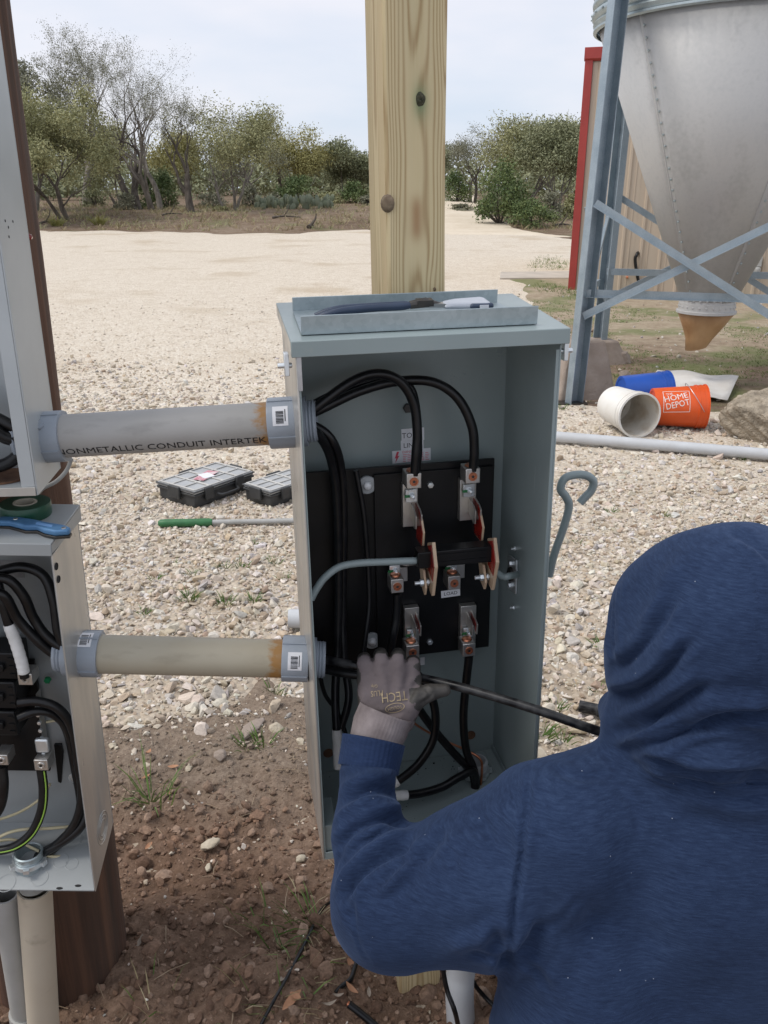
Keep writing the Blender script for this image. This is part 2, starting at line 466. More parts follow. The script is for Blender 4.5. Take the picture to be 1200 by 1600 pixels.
# ------------------------------------------------------------------ terrain
_ty = np.array([-50, 0, 10, 20, 30, 36, 40, 46, 55, 70, 90, 140, 400.])
_tz = np.array([0, 0, .0, .08, .20, .30, .58, .95, 1.32, 1.7, 2.1, 2.6, 4.0])
_fy = np.linspace(-50, 400, 4501); _fz = np.interp(_fy, _ty, _tz); _fz = np.convolve(np.pad(_fz, 15, 'edge'), np.ones(31) / 31, 'valid')
def th(x, y):
    x = np.asarray(x, float); y = np.asarray(y, float)
    z = np.interp(y, _fy, _fz)
    k = np.clip((x / np.maximum(y, 1) - .02) / .15, 0, 1)          # the right side rises less
    z = z * (1 - .12 * k)
    return z + np.clip((y - 3) / 30, 0, 1) * .10 * fbm(x / 5, y / 5, 3, 3) + np.clip((y - 37) / 20, 0, 1) * .5 * fbm(x / 14, y / 14, 5, 3)
def zt(x, y): return float(th(np.array([x]), np.array([y]))[0])
NR, NCOL = 330, 200
_r = np.geomspace(2.0, 420.0, NR) - 6.0; _u = np.linspace(-1, 1, NCOL)
GY = np.repeat(_r[:, None], NCOL, 1); GX = _u[None, :] * (.72 * (GY + 6) + 2.5)
GZ = th(GX, GY)
def sheet(name, mat, h):
    vals = h if hasattr(h, 'shape') else np.full(GX.shape, h)
    keep = np.maximum.reduce([vals[:-1, :-1], vals[1:, :-1], vals[:-1, 1:], vals[1:, 1:]]) > -.03
    idx = np.arange(NR * NCOL).reshape(NR, NCOL)
    F = np.stack([idx[:-1, :-1], idx[:-1, 1:], idx[1:, 1:], idx[1:, :-1]], -1)[keep]
    used, inv = np.unique(F, return_inverse=True)
    V = np.stack([GX, GY, GZ + vals], -1).reshape(-1, 3)[used]
    return kind(mesh_np(name, V, inv.reshape(-1, 4), mat, smooth=True), 'structure')
sheet('ground', M_scrub, 0.0)
def lot_in(x, y):                                                  # > 0 inside the gravel lot
    far = 36.0 + 3.0 * fbm(x / 7, y * 0, 21, 3) + .9 * fbm(x / 1.3, y / 1.3, 8, 3) + np.clip(x, -20, 0) * .04 - 4.5 * np.clip((x - 6.2) / 1.2, 0, 1)
    return np.minimum(far - y, y - 1.0) * .03
def smoothclip(m, top): return np.clip(m, -.06, top)
sheet('gravel_lot', M_gravel, smoothclip(lot_in(GX, GY), .02))
def road_in(x, y):
    cx = np.interp(y, [20, 30, 36, 42, 50, 58, 75, 100], [3.0, 4.0, 4.1, 3.7, 4.3, 5.2, 6.5, 9.0])
    hw = np.interp(y, [20, 32, 38, 50, 75], [7.0, 3.6, 1.7, 1.2, 1.2])
    return np.minimum((hw - np.abs(x - cx)) * .03 + .02 * fbm(x / 2, y / 2, 31, 3), np.minimum(y - 33.5, 95 - y) * .03)
sheet('dirt_road', M_road, smoothclip(road_in(GX, GY), .026))
def yard_in(x, y):
    left = np.interp(y, [5.8, 6.5, 9, 13, 17.4], [2.6, 1.30, 1.55, 1.9, 2.15])
    a = np.minimum((x - left), np.minimum(y - 5.95 - .2 * np.clip(x - 2, 0, 3), 17.6 - y))
    return a * .05 + .02 * fbm(x / .9, y / .9, 41, 4)
sheet('dirt_yard', M_yard, smoothclip(yard_in(GX, GY), .034))
# concrete strip in front of the shed corner and the soil dug up round the posts
def soil_in(x, y):
    far = np.interp(x, [-3, -1.2, -.4, .1, .5, 1.0, 3], [2.40, 2.43, 2.41, 2.16, 1.97, 1.8, 1.5])
    return np.minimum(far - y, 9.0) * .25 + .10 * fbm(x / .25, y / .25, 51, 3)
def soil_z(x, y):
    m = soil_in(x, y)
    z = np.clip(m, -.08, .03)
    fine = .024 * fbm(x / .08, y / .08, 61, 4) + .016 * fbm(x / .022, y / .022, 65, 3)
    mound = -.035 * np.exp(-((x - .06) / .16) ** 2 - ((y - 1.18) / .16) ** 2) + .05 * np.exp(-((x + .40) / .35) ** 2 - ((y - 1.25) / .3) ** 2) + .025 * fbm(x / .35, y / .35, 67, 2)
    return z + np.clip(m * 8, 0, 1) * (fine + mound) + .008
_sx, _sy = np.meshgrid(np.arange(-1.75, 1.7, .0128), np.arange(.2, 2.7, .0128))
_sz = soil_z(_sx, _sy)
_idx = np.arange(_sx.size).reshape(_sx.shape)
_F = np.stack([_idx[:-1, :-1], _idx[:-1, 1:], _idx[1:, 1:], _idx[1:, :-1]], -1).reshape(-1, 4)
kind(mesh_np('soil', np.stack([_sx, _sy, _sz], -1).reshape(-1, 3), _F, M_soil, smooth=True), 'structure')
def gz(x, y):                                                      # the surface one stands on
    x = np.asarray(x, float); y = np.asarray(y, float)
    return np.maximum.reduce([th(x, y) + smoothclip(lot_in(x, y), .02), th(x, y) + smoothclip(yard_in(x, y), .034), np.where((x > -1.75) & (x < 1.68) & (y < 2.68) & (y > .2), soil_z(x, y), -1)])
def gz1(x, y): return float(gz(np.array([x]), np.array([y]))[0])

# ------------------------------------------------------------------ loose stones, clods
def ico(sub=0):
    t = (1 + 5 ** .5) / 2
    v = np.array([(-1, t, 0), (1, t, 0), (-1, -t, 0), (1, -t, 0), (0, -1, t), (0, 1, t), (0, -1, -t), (0, 1, -t), (t, 0, -1), (t, 0, 1), (-t, 0, -1), (-t, 0, 1)], float)
    v /= np.linalg.norm(v[0])
    f = [(0, 11, 5), (0, 5, 1), (0, 1, 7), (0, 7, 10), (0, 10, 11), (1, 5, 9), (5, 11, 4), (11, 10, 2), (10, 7, 6), (7, 1, 8), (3, 9, 4), (3, 4, 2), (3, 2, 6), (3, 6, 8), (3, 8, 9), (4, 9, 5), (2, 4, 11), (6, 2, 10), (8, 6, 7), (9, 8, 1)]
    for _ in range(sub):
        v = list(map(tuple, v)); c = {}; nf = []
        def mid(a, b):
            k = (min(a, b), max(a, b))
            if k not in c:
                p = np.array(v[a]) + np.array(v[b]); p /= np.linalg.norm(p); v.append(tuple(p)); c[k] = len(v) - 1
            return c[k]
        for a, b, d in f:
            x, y, z = mid(a, b), mid(b, d), mid(d, a); nf += [(a, x, z), (b, y, x), (d, z, y), (x, y, z)]
        f = nf; v = np.array(v)
    return np.array(v), np.array(f)
def stone_protos(n, sub, rs, cut=.75):
    v, f = ico(sub); out = []
    for _ in range(n):
        p = v.copy()
        for _k in range(7):                                        # plane cuts give crushed faces
            d = rs.normal(size=3); d /= np.linalg.norm(d); h = rs.uniform(.45, .9) * cut
            q = p @ d; p = p - np.clip(q - h, 0, None)[:, None] * d
        p *= 1 + rs.uniform(-.08, .08, (len(p), 1))
        out.append(p * np.array([1, rs.uniform(.6, .95), rs.uniform(.45, .75)]))
    return out, f
def scatter(name, mat, X_, Y_, Z_, size, cols, sub=0, seed=1, sink=.15, cut=.75, flat=False):
    rs = np.random.RandomState(seed); protos, f = stone_protos(14, sub, rs, cut); n = len(X_)
    pv = np.stack(protos)[rs.randint(0, 14, n)]                    # n, k, 3
    a = rs.uniform(0, 2 * np.pi, n); t = rs.normal(0, .35, n); t2 = rs.normal(0, .35, n)
    def rot(v, i, j, ang):
        c, s = np.cos(ang)[:, None], np.sin(ang)[:, None]; o = v.copy()
        o[:, :, i] = c * v[:, :, i] - s * v[:, :, j]; o[:, :, j] = s * v[:, :, i] + c * v[:, :, j]; return o
    pv = rot(rot(rot(pv, 1, 2, t), 0, 2, t2), 0, 1, a) * (size / 2)[:, None, None]
    zmin = pv[:, :, 2].min(1)
    pv = pv + np.stack([X_, Y_, Z_ - zmin - sink * size], -1)[:, None, :]
    k = pv.shape[1]
    F = (f[None] + (np.arange(n) * k)[:, None, None]).reshape(-1, 3)
    return kind(mesh_np(name, pv.reshape(-1, 3), F, mat, smooth=False, cols=np.repeat(cols, k, 0)), 'stuff')
def stone_cols(n, rs):
    pal = np.array([(.66, .57, .45), (.71, .63, .51), (.58, .49, .37), (.52, .42, .30), (.76, .69, .58), (.46, .42, .37), (.58, .46, .32), (.40, .30, .21), (.70, .65, .58)])
    w = np.array([.22, .2, .16, .11, .12, .06, .06, .03, .04])
    return pal[rs.choice(len(pal), n, p=w / w.sum())] * rs.uniform(.85, 1.1, (n, 1)) * rs.uniform(.97, 1.03, (n, 3)) * np.array([1, 1.015, 1.07])
def sector(n, d0, d1, rs, half=.56, pad=.5, pw=1.0):
    y = np.sqrt(rs.uniform(0, 1, n) ** pw * (d1 * d1 - d0 * d0) + d0 * d0); return rs.uniform(-1, 1, n) * (half * y + pad), y
rs = np.random.RandomState(3)
x, y = sector(12000, 1.75, 3.9, rs); m = soil_in(x, y) < .07 * rs.uniform(-.2, 1, len(x)) ** 2; x, y = x[m], y[m]; sz = np.clip(rs.lognormal(-3.56, .44, len(x)), .010, .075)
zc_ = np.maximum(th(x, y) + .02, gz(x, y)); c = stone_cols(len(x), rs); big_ = (sz > .03) & (y < 3.3)
for m, sb in ((big_, 1), (~big_, 0)): scatter('gravel', M_stone, x[m], y[m], zc_[m], sz[m], c[m], sb, 5 + 20 * sb)
x, y = sector(31000, 1.75, 4.6, rs); m = soil_in(x, y) < .06 * rs.uniform(-.2, 1, len(x)) ** 2; x, y = x[m], y[m]; sz = np.clip(rs.lognormal(-3.95, .40, len(x)), .008, .045)
scatter('gravel', M_stone, x, y, np.maximum(th(x, y) + .02, gz(x, y)), sz, stone_cols(len(x), rs), 0, 15)
x, y = sector(36000, 3.9, 9.0, rs); m = (yard_in(x, y) < .004) & (rs.uniform(0, 1, len(x)) < np.clip(1.35 + 2.2 * fbm(x / 1.1, y / 1.1, 88, 3), .3, 1) * np.clip((9.2 - y + 1.2 * fbm(x / 1.5, y / 1.5, 87, 2)) / 3.2, 0, 1)); x, y = x[m], y[m]; sz = np.clip(rs.lognormal(-3.50, .46, len(x)), .012, .085)
scatter('gravel', M_stone, x, y, th(x, y) + .02, sz, stone_cols(len(x), rs), 0, 6)
x, y = sector(36000, 5.6, 17.0, rs, .5, .4); m = (yard_in(x, y) < .004) & (x < .25 * y + 1) & (rs.uniform(0, 1, len(x)) < np.clip((16.0 - y) / 7.5, 0, 1) ** 1.5 * np.clip(1 + 2.5 * fbm(x / 1.6, y / 1.6, 89, 3), .1, 1)); x, y = x[m], y[m]; sz = np.clip(rs.lognormal(-3.45, .42, len(x)), .015, .07)
scatter('gravel', M_stone, x, y, th(x, y) + .02, sz, stone_cols(len(x), rs) * .3 + np.array([.64, .565, .46]) * .7, 0, 7, sink=.35)
# stones lying in the yard and on the soil, clods of the dug soil
x, y = sector(2600, 6.2, 16, rs, .6, 0); m = yard_in(x, y) > .01; x, y = x[m], y[m]
scatter('yard_stones', M_stone, x, y, gz(x, y), np.clip(rs.lognormal(-3.5, .5, len(x)), .012, .10), stone_cols(len(x), rs) * .8, 0, 8)
n = 18000; x, y = rs.uniform(-1.1, .9, n), rs.uniform(.75, 2.35, n); m = (soil_in(x, y) > .0); x, y = x[m], y[m]
pal = np.array([(.215, .133, .090), (.29, .19, .133), (.165, .10, .068), (.34, .235, .172), (.245, .15, .10)])
c = pal[rs.choice(5, len(x))] * rs.uniform(.8, 1.2, (len(x), 1)); far = np.clip((y - 1.75) * 3, 0, 1)[:, None]
c = c * (1 - far) + far * np.array([(.29, .235, .185)]) * rs.uniform(.6, 1.3, (len(x), 1))
s_ = np.clip(rs.lognormal(-4.66, .62, len(x)), .004, .055) * (1 - .4 * far[:, 0])
zc_ = gz(x, y)
for lo_, hi_, sb in ((0, .0215, 0), (.0215, 1, 1)):
    m = (s_ >= lo_) & (s_ < hi_); scatter('soil_clods', M_clod, x[m], y[m], zc_[m], s_[m], c[m], sb, 9 + sb, sink=.18, cut=.95)
n = 2000; x, y = rs.uniform(-1.0, .9, n), rs.uniform(.8, 2.35, n); m = (soil_in(x, y) > 0) & (rs.uniform(0, 1, n) < .25 + .5 * np.clip((y - 1.3), 0, 1)); x, y = x[m], y[m]
scatter('pebbles', M_stone, x, y, gz(x, y), np.clip(rs.lognormal(-4.7, .5, len(x)), .004, .03), stone_cols(len(x), rs), 1, 10)
# ------------------------------------------------------------------ plants
def _bark(name, a, b):
    m = Mat(name, a, .9, 0, .2); n = m.noise(m.co((1, 1, .4)), 6, 5); m.col(m.ramp(n, [(.35, a), (.65, b)])); m.bump(n, .6, .03); return m.m
M_bark = _bark('grey_oak_bark', (.13, .115, .098), (.25, .225, .195))
M_bark2 = _bark('dark_bark', (.075, .062, .052), (.15, .13, .11))
def _leaf(name, stops, sc=.9, trans=.12):
    m = Mat(name, stops[0], .6, 0, .3); n = m.noise(m.co(), sc, 3); n2 = m.noise(m.co(), 22, 1)
    m.col(m.ramp(n * .45 + n2 * .55, [(.36 + .28 * i / max(1, len(stops) - 1), c) for i, c in enumerate(stops)])); return m.m
M_lf = {'oak': _leaf('live_oak_leaves', [(.15, .165, .09), (.225, .24, .13), (.31, .315, .185)]),
        'yellow': _leaf('yellowing_oak_leaves', [(.24, .225, .09), (.36, .335, .13), (.46, .42, .19)]),
        'grey': _leaf('grey_twig_leaves', [(.15, .155, .10), (.225, .225, .155), (.30, .29, .205)]),
        'juniper': _leaf('juniper_needles', [(.065, .105, .040), (.12, .165, .06), (.21, .235, .09)]),
        'olive': _leaf('olive_leaves', [(.20, .21, .105), (.30, .30, .15), (.40, .38, .20)])}
def leaf_mesh(P, size, rs, flat=0.0):
    n = len(P); d = rs.normal(size=(n, 3)); d /= np.linalg.norm(d, axis=1)[:, None]
    e = rs.normal(size=(n, 3)); e = np.cross(d, e); e /= np.linalg.norm(e, axis=1)[:, None]
    s = (size * rs.uniform(.6, 1.3, n))[:, None]
    V = np.stack([P - d * s, P + e * s * .42, P + d * s, P - e * s * .42], 1).reshape(-1, 3)
    return V, np.arange(4 * n).reshape(n, 4)
def tree(name, label, base, height, spread, leaf, nleaf, lsize, bark=M_bark, group=None, lean=(0, 0), stems=1, seed=0, gnarl=.35, clear=.3, depth=5, top=1.0, parent_cat='tree', clump=.25, up=.25, thick=1.0):
    r = random.Random(seed); rs = np.random.RandomState(seed + 1)
    mb = MB(); tips = []
    ends = []
    def grow(p, d, L, rad, lv):
        n = 4 if lv < 2 else 3
        pts, rr = [p.copy()], [rad]
        for i in range(n):
            d = (d + Vector((r.gauss(0, 1), r.gauss(0, 1), r.gauss(0, .6))) * gnarl * (.35 if lv == 0 else .6) + Vector((0, 0, up * .22))).normalized()
            p = p + d * (L / n); pts.append(p.copy()); rr.append(rad * (1 - .42 * (i + 1) / n))
        mb.tube(pts, rr, 7 if lv == 0 else (5 if lv < 3 else 3), cap=False)
        if lv >= depth - (1 if leaf == 'grey' else 2):
            for q in pts[1:]: tips.append((q, L))
        if lv >= depth: return
        k = r.choice((2, 3)) if lv else r.choice((3, 4))
        for i in range(k):
            t = r.uniform(.55, 1.0) if i else 1.0
            q = pts[max(1, int(round(t * n)))]
            a = r.uniform(0, 6.283); s = spread * r.uniform(.55, 1.15)
            e = (d + Vector((math.cos(a) * s, math.sin(a) * s, r.uniform(-.15, .35)))).normalized()
            grow(q, e, L * r.uniform(.62, .86), rr[-1] * r.uniform(.6, .85), lv + 1)
    for s in range(stems):
        a = r.uniform(0, 6.283) if stems > 1 else 0
        d = Vector((lean[0] + (.34 * math.cos(a) if stems > 1 else 0), lean[1] + (.34 * math.sin(a) if stems > 1 else 0), 1)).normalized()
        grow(Vector((.12 * math.cos(a) * (stems > 1), .12 * math.sin(a) * (stems > 1), -.15)), d, 1.0, .075 * thick / (stems ** .35), 0)
    V = np.array(mb.v); sc = height / (np.percentile(V[:, 2], 99.5)); wsc = sc
    mb.v = [(x * wsc, y * wsc, z * sc if z > 0 else z) for x, y, z in mb.v]
    t = thing(name, label, parent_cat, Vector(base), group)
    mb.build('trunk', bark, t, smooth=60)
    T = np.array([p for p, _ in tips]) * sc
    if nleaf and len(T):
        idx = rs.randint(0, len(T), nleaf); P = T[idx] + np.clip(rs.normal(0, 1, (nleaf, 3)), -1.5, 1.5) * clump * np.array([1, 1, .75])
        P = P[P[:, 2] > .25]
        V, F = leaf_mesh(P, lsize, rs)
        mesh_np('crown', V, F, M_lf[leaf], t)
    return t
def at_ground(px, D):
    p = PT(px, 330, D); return (p.x, D, zt(p.x, D) - .05)
def hgt(px, ytop, D): return PT(px, ytop, D).z - zt(PT(px, 330, D).x, D)
# left treeline, from the left edge to the post
tree('live_oak', 'bushy yellow-green live oak with leaning split trunk, beside the brown pole', at_ground(108, 41), hgt(108, 150, 41), .8, 'olive', 46376, 0.066, M_bark2, lean=(-.12, 0), stems=3, seed=12, gnarl=.5, clump=0.24, depth=5)
tree('live_oak', 'dense green live oak crown rising just behind the leaning bushy oak', at_ground(62, 46), hgt(62, 104, 46), .75, 'grey', 30000, .075, M_bark, stems=2, seed=25, clump=0.30)
tree('bare_oak', 'tallest thin-leaved oak with fine grey twigs, above the bushy live oak', at_ground(136, 52), hgt(130, 34, 52), .62, 'grey', 13260, 0.038, seed=31, gnarl=.34, depth=6, clump=0.12, thick=1.35)
tree('bare_oak', 'tall open oak with long forked dark limbs against the sky', at_ground(222, 47), hgt(212, 50, 47), .50, 'grey', 8112, 0.035, M_bark2, seed=44, gnarl=.34, depth=6, lean=(-.02, 0), clump=0.11, stems=2, thick=1.35)
tree('bare_oak', 'open oak with many thin bare limbs right of the forked oak', at_ground(247, 46), hgt(262, 92, 46), .55, 'grey', 6552, 0.035, seed=51, gnarl=.36, depth=6, lean=(.06, 0), clump=0.11, stems=2, thick=1.35)
tree('bare_oak', 'slender single-stemmed young oak standing clear of its neighbours', at_ground(299, 44), hgt(305, 138, 44), .55, 'grey', 4992, 0.033, M_bark2, seed=63, gnarl=.35, depth=5, clump=0.13, thick=1.35)
tree('live_oak', 'wide grey-green oak with pale trunks in the middle of the treeline', at_ground(362, 45), hgt(365, 165, 45), .85, 'olive', 16197, 0.062, M_bark, stems=3, seed=72, gnarl=.4, clump=0.27)
tree('live_oak', 'grey-green oak crown behind the pale-trunked oak', at_ground(405, 54), hgt(400, 182, 54), .8, 'grey', 14820, 0.050, M_bark, stems=2, seed=83, clump=0.36)
tree('live_oak', 'yellowing oak in front of the darker junipers', at_ground(470, 58), hgt(470, 205, 58), .75, 'yellow', 15345, 0.075, M_bark, stems=2, seed=91, clump=0.36)
tree('bare_oak', 'leafless twiggy tree poking above the yellowing oak', at_ground(440, 62), hgt(440, 184, 62), .6, 'grey', 2808, 0.035, M_bark2, seed=95, depth=6, clump=0.11, thick=1.35)
tree('live_oak', 'dull green oak just left of the pine post', at_ground(540, 60), hgt(540, 226, 60), .8, 'oak', 16197, 0.083, M_bark, stems=2, seed=99, clump=0.40)
tree('live_oak', 'yellowish low oak filling the gap behind the slender young oak', at_ground(292, 56), hgt(292, 205, 56), .8, 'yellow', 11082, 0.071, M_bark, stems=2, seed=103, clump=0.32)
tree('live_oak', 'low olive oak behind the open bare oaks', at_ground(190, 58), hgt(190, 200, 58), .8, 'olive', 13640, 0.075, M_bark, stems=2, seed=107, clump=0.36)
# right of the post
tree('live_oak', 'large round-topped live oak behind the junipers, right of the post', at_ground(815, 50), hgt(805, 188, 50), .95, 'olive', 28985, 0.075, M_bark, stems=3, seed=113, clump=0.36)
tree('live_oak', 'live oak half hidden by the red corner trim of the shed', at_ground(880, 46), hgt(880, 192, 46), .9, 'oak', 25575, 0.071, M_bark, stems=3, seed=122, clump=0.32)
tree('bare_oak', 'grey twiggy tree beside the pine post at the bend of the road', at_ground(738, 56), hgt(738, 198, 56), .75, 'grey', 8580, 0.045, M_bark2, stems=2, seed=131, depth=6, clump=0.22, thick=1.35)
tree('live_oak', 'green oak standing right behind the pine post', at_ground(672, 60), hgt(672, 218, 60), .85, 'oak', 15345, 0.081, M_bark, stems=2, seed=139, clump=0.36)
def shrub(name, label, px, D, ytop, wpx, leaf, n, ls, seed, group=None, cat='shrub', cone=.5):
    rs = np.random.RandomState(seed); b = at_ground(px, D); h = hgt(px, ytop, D); w = wpx * mpp(PT(px, 320, D))
    t = thing(name, label, cat, Vector(b), group)
    k = 26; cz = rs.uniform(.08, .95, k) * h; rad = (w / 2) * np.sqrt(np.clip(1 - (cz / h) ** (1 / cone), .05, 1))
    a = rs.uniform(0, 6.283, k); q = np.sqrt(rs.uniform(.2, 1, k))
    c = np.stack([np.cos(a) * rad * q, np.sin(a) * rad * q, cz], 1)
    P = c[rs.randint(0, k, n)] + rs.normal(0, 1, (n, 3)) * np.array([w * .10, w * .10, h * .085])
    P[:, 2] = np.abs(P[:, 2]); V, F = leaf_mesh(P, ls, rs); mesh_np('foliage', V, F, M_lf[leaf], t)
    mb = MB()
    for i in range(7):
        j = rs.randint(k); mb.tube(spline([(0, 0, -.05), tuple(c[j] * .5 + rs.normal(0, .05, 3)), tuple(c[j])], 3), [.05, .045, .04, .035, .03, .02, .012], 5, cap=False)
    mb.build('stem', M_bark2, t, smooth=60)
    return t
shrub('juniper', 'dark olive juniper with uneven top, in front of the big live oak', 783, 40, 250, 74, 'juniper', 5200, .075, 5)
shrub('juniper', 'low bright green juniper right of the taller olive one', 830, 38.5, 312, 84, 'juniper', 4200, .06, 6, cone=.9)
shrub('juniper', 'broad dark juniper in the left treeline below the yellowing oak', 470, 53, 276, 84, 'juniper', 4200, .075, 7, cone=.9)
shrub('juniper', 'small dark juniper just left of the pine post', 553, 52, 284, 44, 'juniper', 2600, .07, 8, cone=.8)
shrub('juniper', 'dark juniper beside the road, right against the pine post', 712, 55, 268, 46, 'juniper', 2600, .07, 9, cone=.7)
shrub('juniper', 'dark juniper between the open oaks and the slender oak', 262, 50, 262, 34, 'juniper', 2200, .07, 10, cone=.7)
shrub('juniper', 'shadowy juniper at the feet of the forked oak', 235, 49, 272, 40, 'juniper', 2200, .07, 13, cone=.7)
bush_labels = ['scrub bush between the leaning oak and the forked oak', 'grey bush at the feet of the forked oak', 'grey bush behind the slender young oak', 'grey bush right of the pale-trunked oak', 'small olive bush left of the pale-trunked oak', 'grey bush left of the broad dark juniper', 'olive bush between the broad juniper and the small one', 'grey bush just left of the pine post at the treeline', 'grey bush by the shed corner trim', 'grey bush left of the olive juniper', 'olive bush touching the red corner trim', 'small grey bush right of the pine post', 'olive bush hidden behind the pine post']
for i, (px, D, yt, w, lf) in enumerate([(150, 50, 292, 40, 'oak'), (200, 47, 300, 40, 'grey'), (330, 50, 300, 50, 'grey'), (395, 50, 290, 40, 'grey'), (345, 45, 322, 26, 'olive'), (430, 52, 300, 40, 'grey'), (515, 52, 300, 46, 'olive'), (575, 50, 305, 30, 'grey'), (860, 41, 300, 50, 'grey'), (765, 44, 300, 40, 'grey'), (895, 42, 305, 40, 'olive'), (720, 47, 318, 40, 'grey'), (620, 52, 300, 60, 'olive')]):
    shrub('scrub_bush', bush_labels[i], px, D, yt, w, lf, 1400, .07, 20 + i, 'scrub bushes along the treeline', 'bush', .9)
def blades(mb, base, n, h, w, rs, spread=.5, lean=1.0):
    for _ in range(n):
        a = rs.uniform(0, 6.283); ln = h * rs.uniform(.55, 1.1); o = rs.uniform(0, spread) * h * .35
        p0 = Vector(base) + Vector((math.cos(a) * o, math.sin(a) * o, -.004)); k = rs.uniform(.15, .8) * lean
        d = Vector((math.cos(a) * k, math.sin(a) * k, 1)).normalized(); p1 = p0 + d * ln * .55
        d2 = (d + Vector((math.cos(a), math.sin(a), -.3)) * k * .8).normalized(); p2 = p1 + d2 * ln * .45
        s = d.cross(Vector((math.sin(a + 1), math.cos(a), .2))).normalized() * w * rs.uniform(.6, 1.1)
        b = len(mb.v); mb.v += [tuple(p0 - s), tuple(p0 + s), tuple(p1 - s * .8), tuple(p1 + s * .8), tuple(p2)]
        mb.f += [(b, b + 1, b + 3, b + 2), (b + 2, b + 3, b + 4)]
M_grass = _leaf('green_grass', [(.055, .115, .022), (.095, .165, .035), (.16, .21, .06)], 8)
M_ygrass = _leaf('sparse_yard_grass', [(.09, .135, .045), (.145, .195, .065), (.23, .25, .10)], 8)
M_straw = _leaf('dry_grass', [(.22, .175, .09), (.33, .27, .15), (.42, .36, .23)], 8)
M_yucca = _leaf('yellow_green_yucca', [(.15, .16, .04), (.24, .23, .07), (.32, .29, .11)], 8)
for lab, px, D in (('spiky yellow-green yucca clump under the leaning live oak', 152, 38.6), ('small spiky yucca clump beside the brown pole', 86, 38.2)):
    b = at_ground(px, D); mb = MB(); blades(mb, (0, 0, 0), 90, .62, .022, rs, .8, 1.5)
    o = mb.build('yucca', M_yucca); o.location = b; tag(o, lab, 'yucca')
# dry grass and weeds on the brown scrub, one mass nobody could count
mb = MB(); mg = MB()
for _ in range(1700):
    y = rs.uniform(36.5, 54); x = rs.uniform(-.46, .33) * y
    if lot_in(np.array([x]), np.array([y]))[0] > 0 or road_in(np.array([x]), np.array([y]))[0] > 0: continue
    blades(mb if rs.uniform() < .62 else mg, (x, y, zt(x, y)), 7, rs.uniform(.15, .42), .014, rs, 1.6, 1.4)
kind(mb.build('dry_grass', M_straw), 'stuff'); kind(mg.build('weeds', M_lf['olive']), 'stuff')
# far wood behind the treeline reads as one mass
V = []; 
for _ in range(330):
    a = rs.uniform(-.52, .40); D = rs.uniform(64, 98); cx = a * D
    if 5.0 - .02 * D < cx < 7.5 and D < 70: continue
    hh = rs.uniform(1.9, 3.6) * D / 78; k = rs.randint(9, 15)
    for _j in range(k):
        c = np.array([cx + rs.normal(0, 1.1), D + rs.normal(0, 1.0), zt(cx, D) + rs.uniform(.1, 1) * hh])
        V.append(c + rs.normal(0, 1, (16, 3)) * np.array([.6, .6, .38]))
P = np.concatenate(V); v, f = leaf_mesh(P, .20, rs)
kind(mesh_np('woods', v, f, M_lf['oak']), 'stuff')
# fallen branches and a stump on the scrub
def log(label, px0, px1, D, r, name='fallen_branch', cat='branch', dz=.05):
    a, b = at_ground(px0, D), at_ground(px1, D + .3); A, B = Vector(a) + Vector((0, 0, dz + .05)), Vector(b) + Vector((0, 0, dz + .05))
    m1 = A.lerp(B, .4) + Vector((0, .05, .05)); mb = MB(); mb.tube(spline([A, m1, B], 5), [r * (1 - .06 * i) for i in range(11)], 7)
    mb.tube([m1, m1 + Vector((.2, 0, .28)), m1 + Vector((.25, 0, .5))], [r * .6, r * .4, r * .15], 5)
    return tag(mb.build(name, M_bark2, smooth=60, recentre=True), label, cat)
log('dark rotten stump sticking up on the brown ground left of the post', 482, 489, 37.3, .12, 'stump', 'stump')
log('long grey fallen branch in front of the treeline', 425, 470, 41, .06)
log('short fallen branch lying under the leaning live oak', 60, 82, 38.8, .06)
log('reddish fallen branch by the feet of the open oaks', 252, 285, 42, .05)
log('grey fallen branch beside the low bright juniper', 868, 893, 38.2, .07)
# prickly pear thicket
mb = MB()
for _ in range(130):
    px = rs.uniform(400, 520); D = rs.uniform(46, 50); b = Vector(at_ground(px, D)) + Vector((0, 0, rs.uniform(.1, .55)))
    M = Matrix.Translation(b) @ Matrix.Rotation(rs.uniform(0, 6), 4, 'Z') @ Matrix.Rotation(rs.uniform(-.6, .6), 4, 'Y') @ Matrix.Diagonal((.16, .03, .21, 1))
    mb.lathe([(.02, -1), (.7, -.7), (1, 0), (.75, .7), (.02, 1)], 8, M)
kind(mb.build('cactus_thicket', pm('prickly_pear', (.13, .16, .10), (.20, .22, .15), 3, .6), smooth=60), 'stuff')

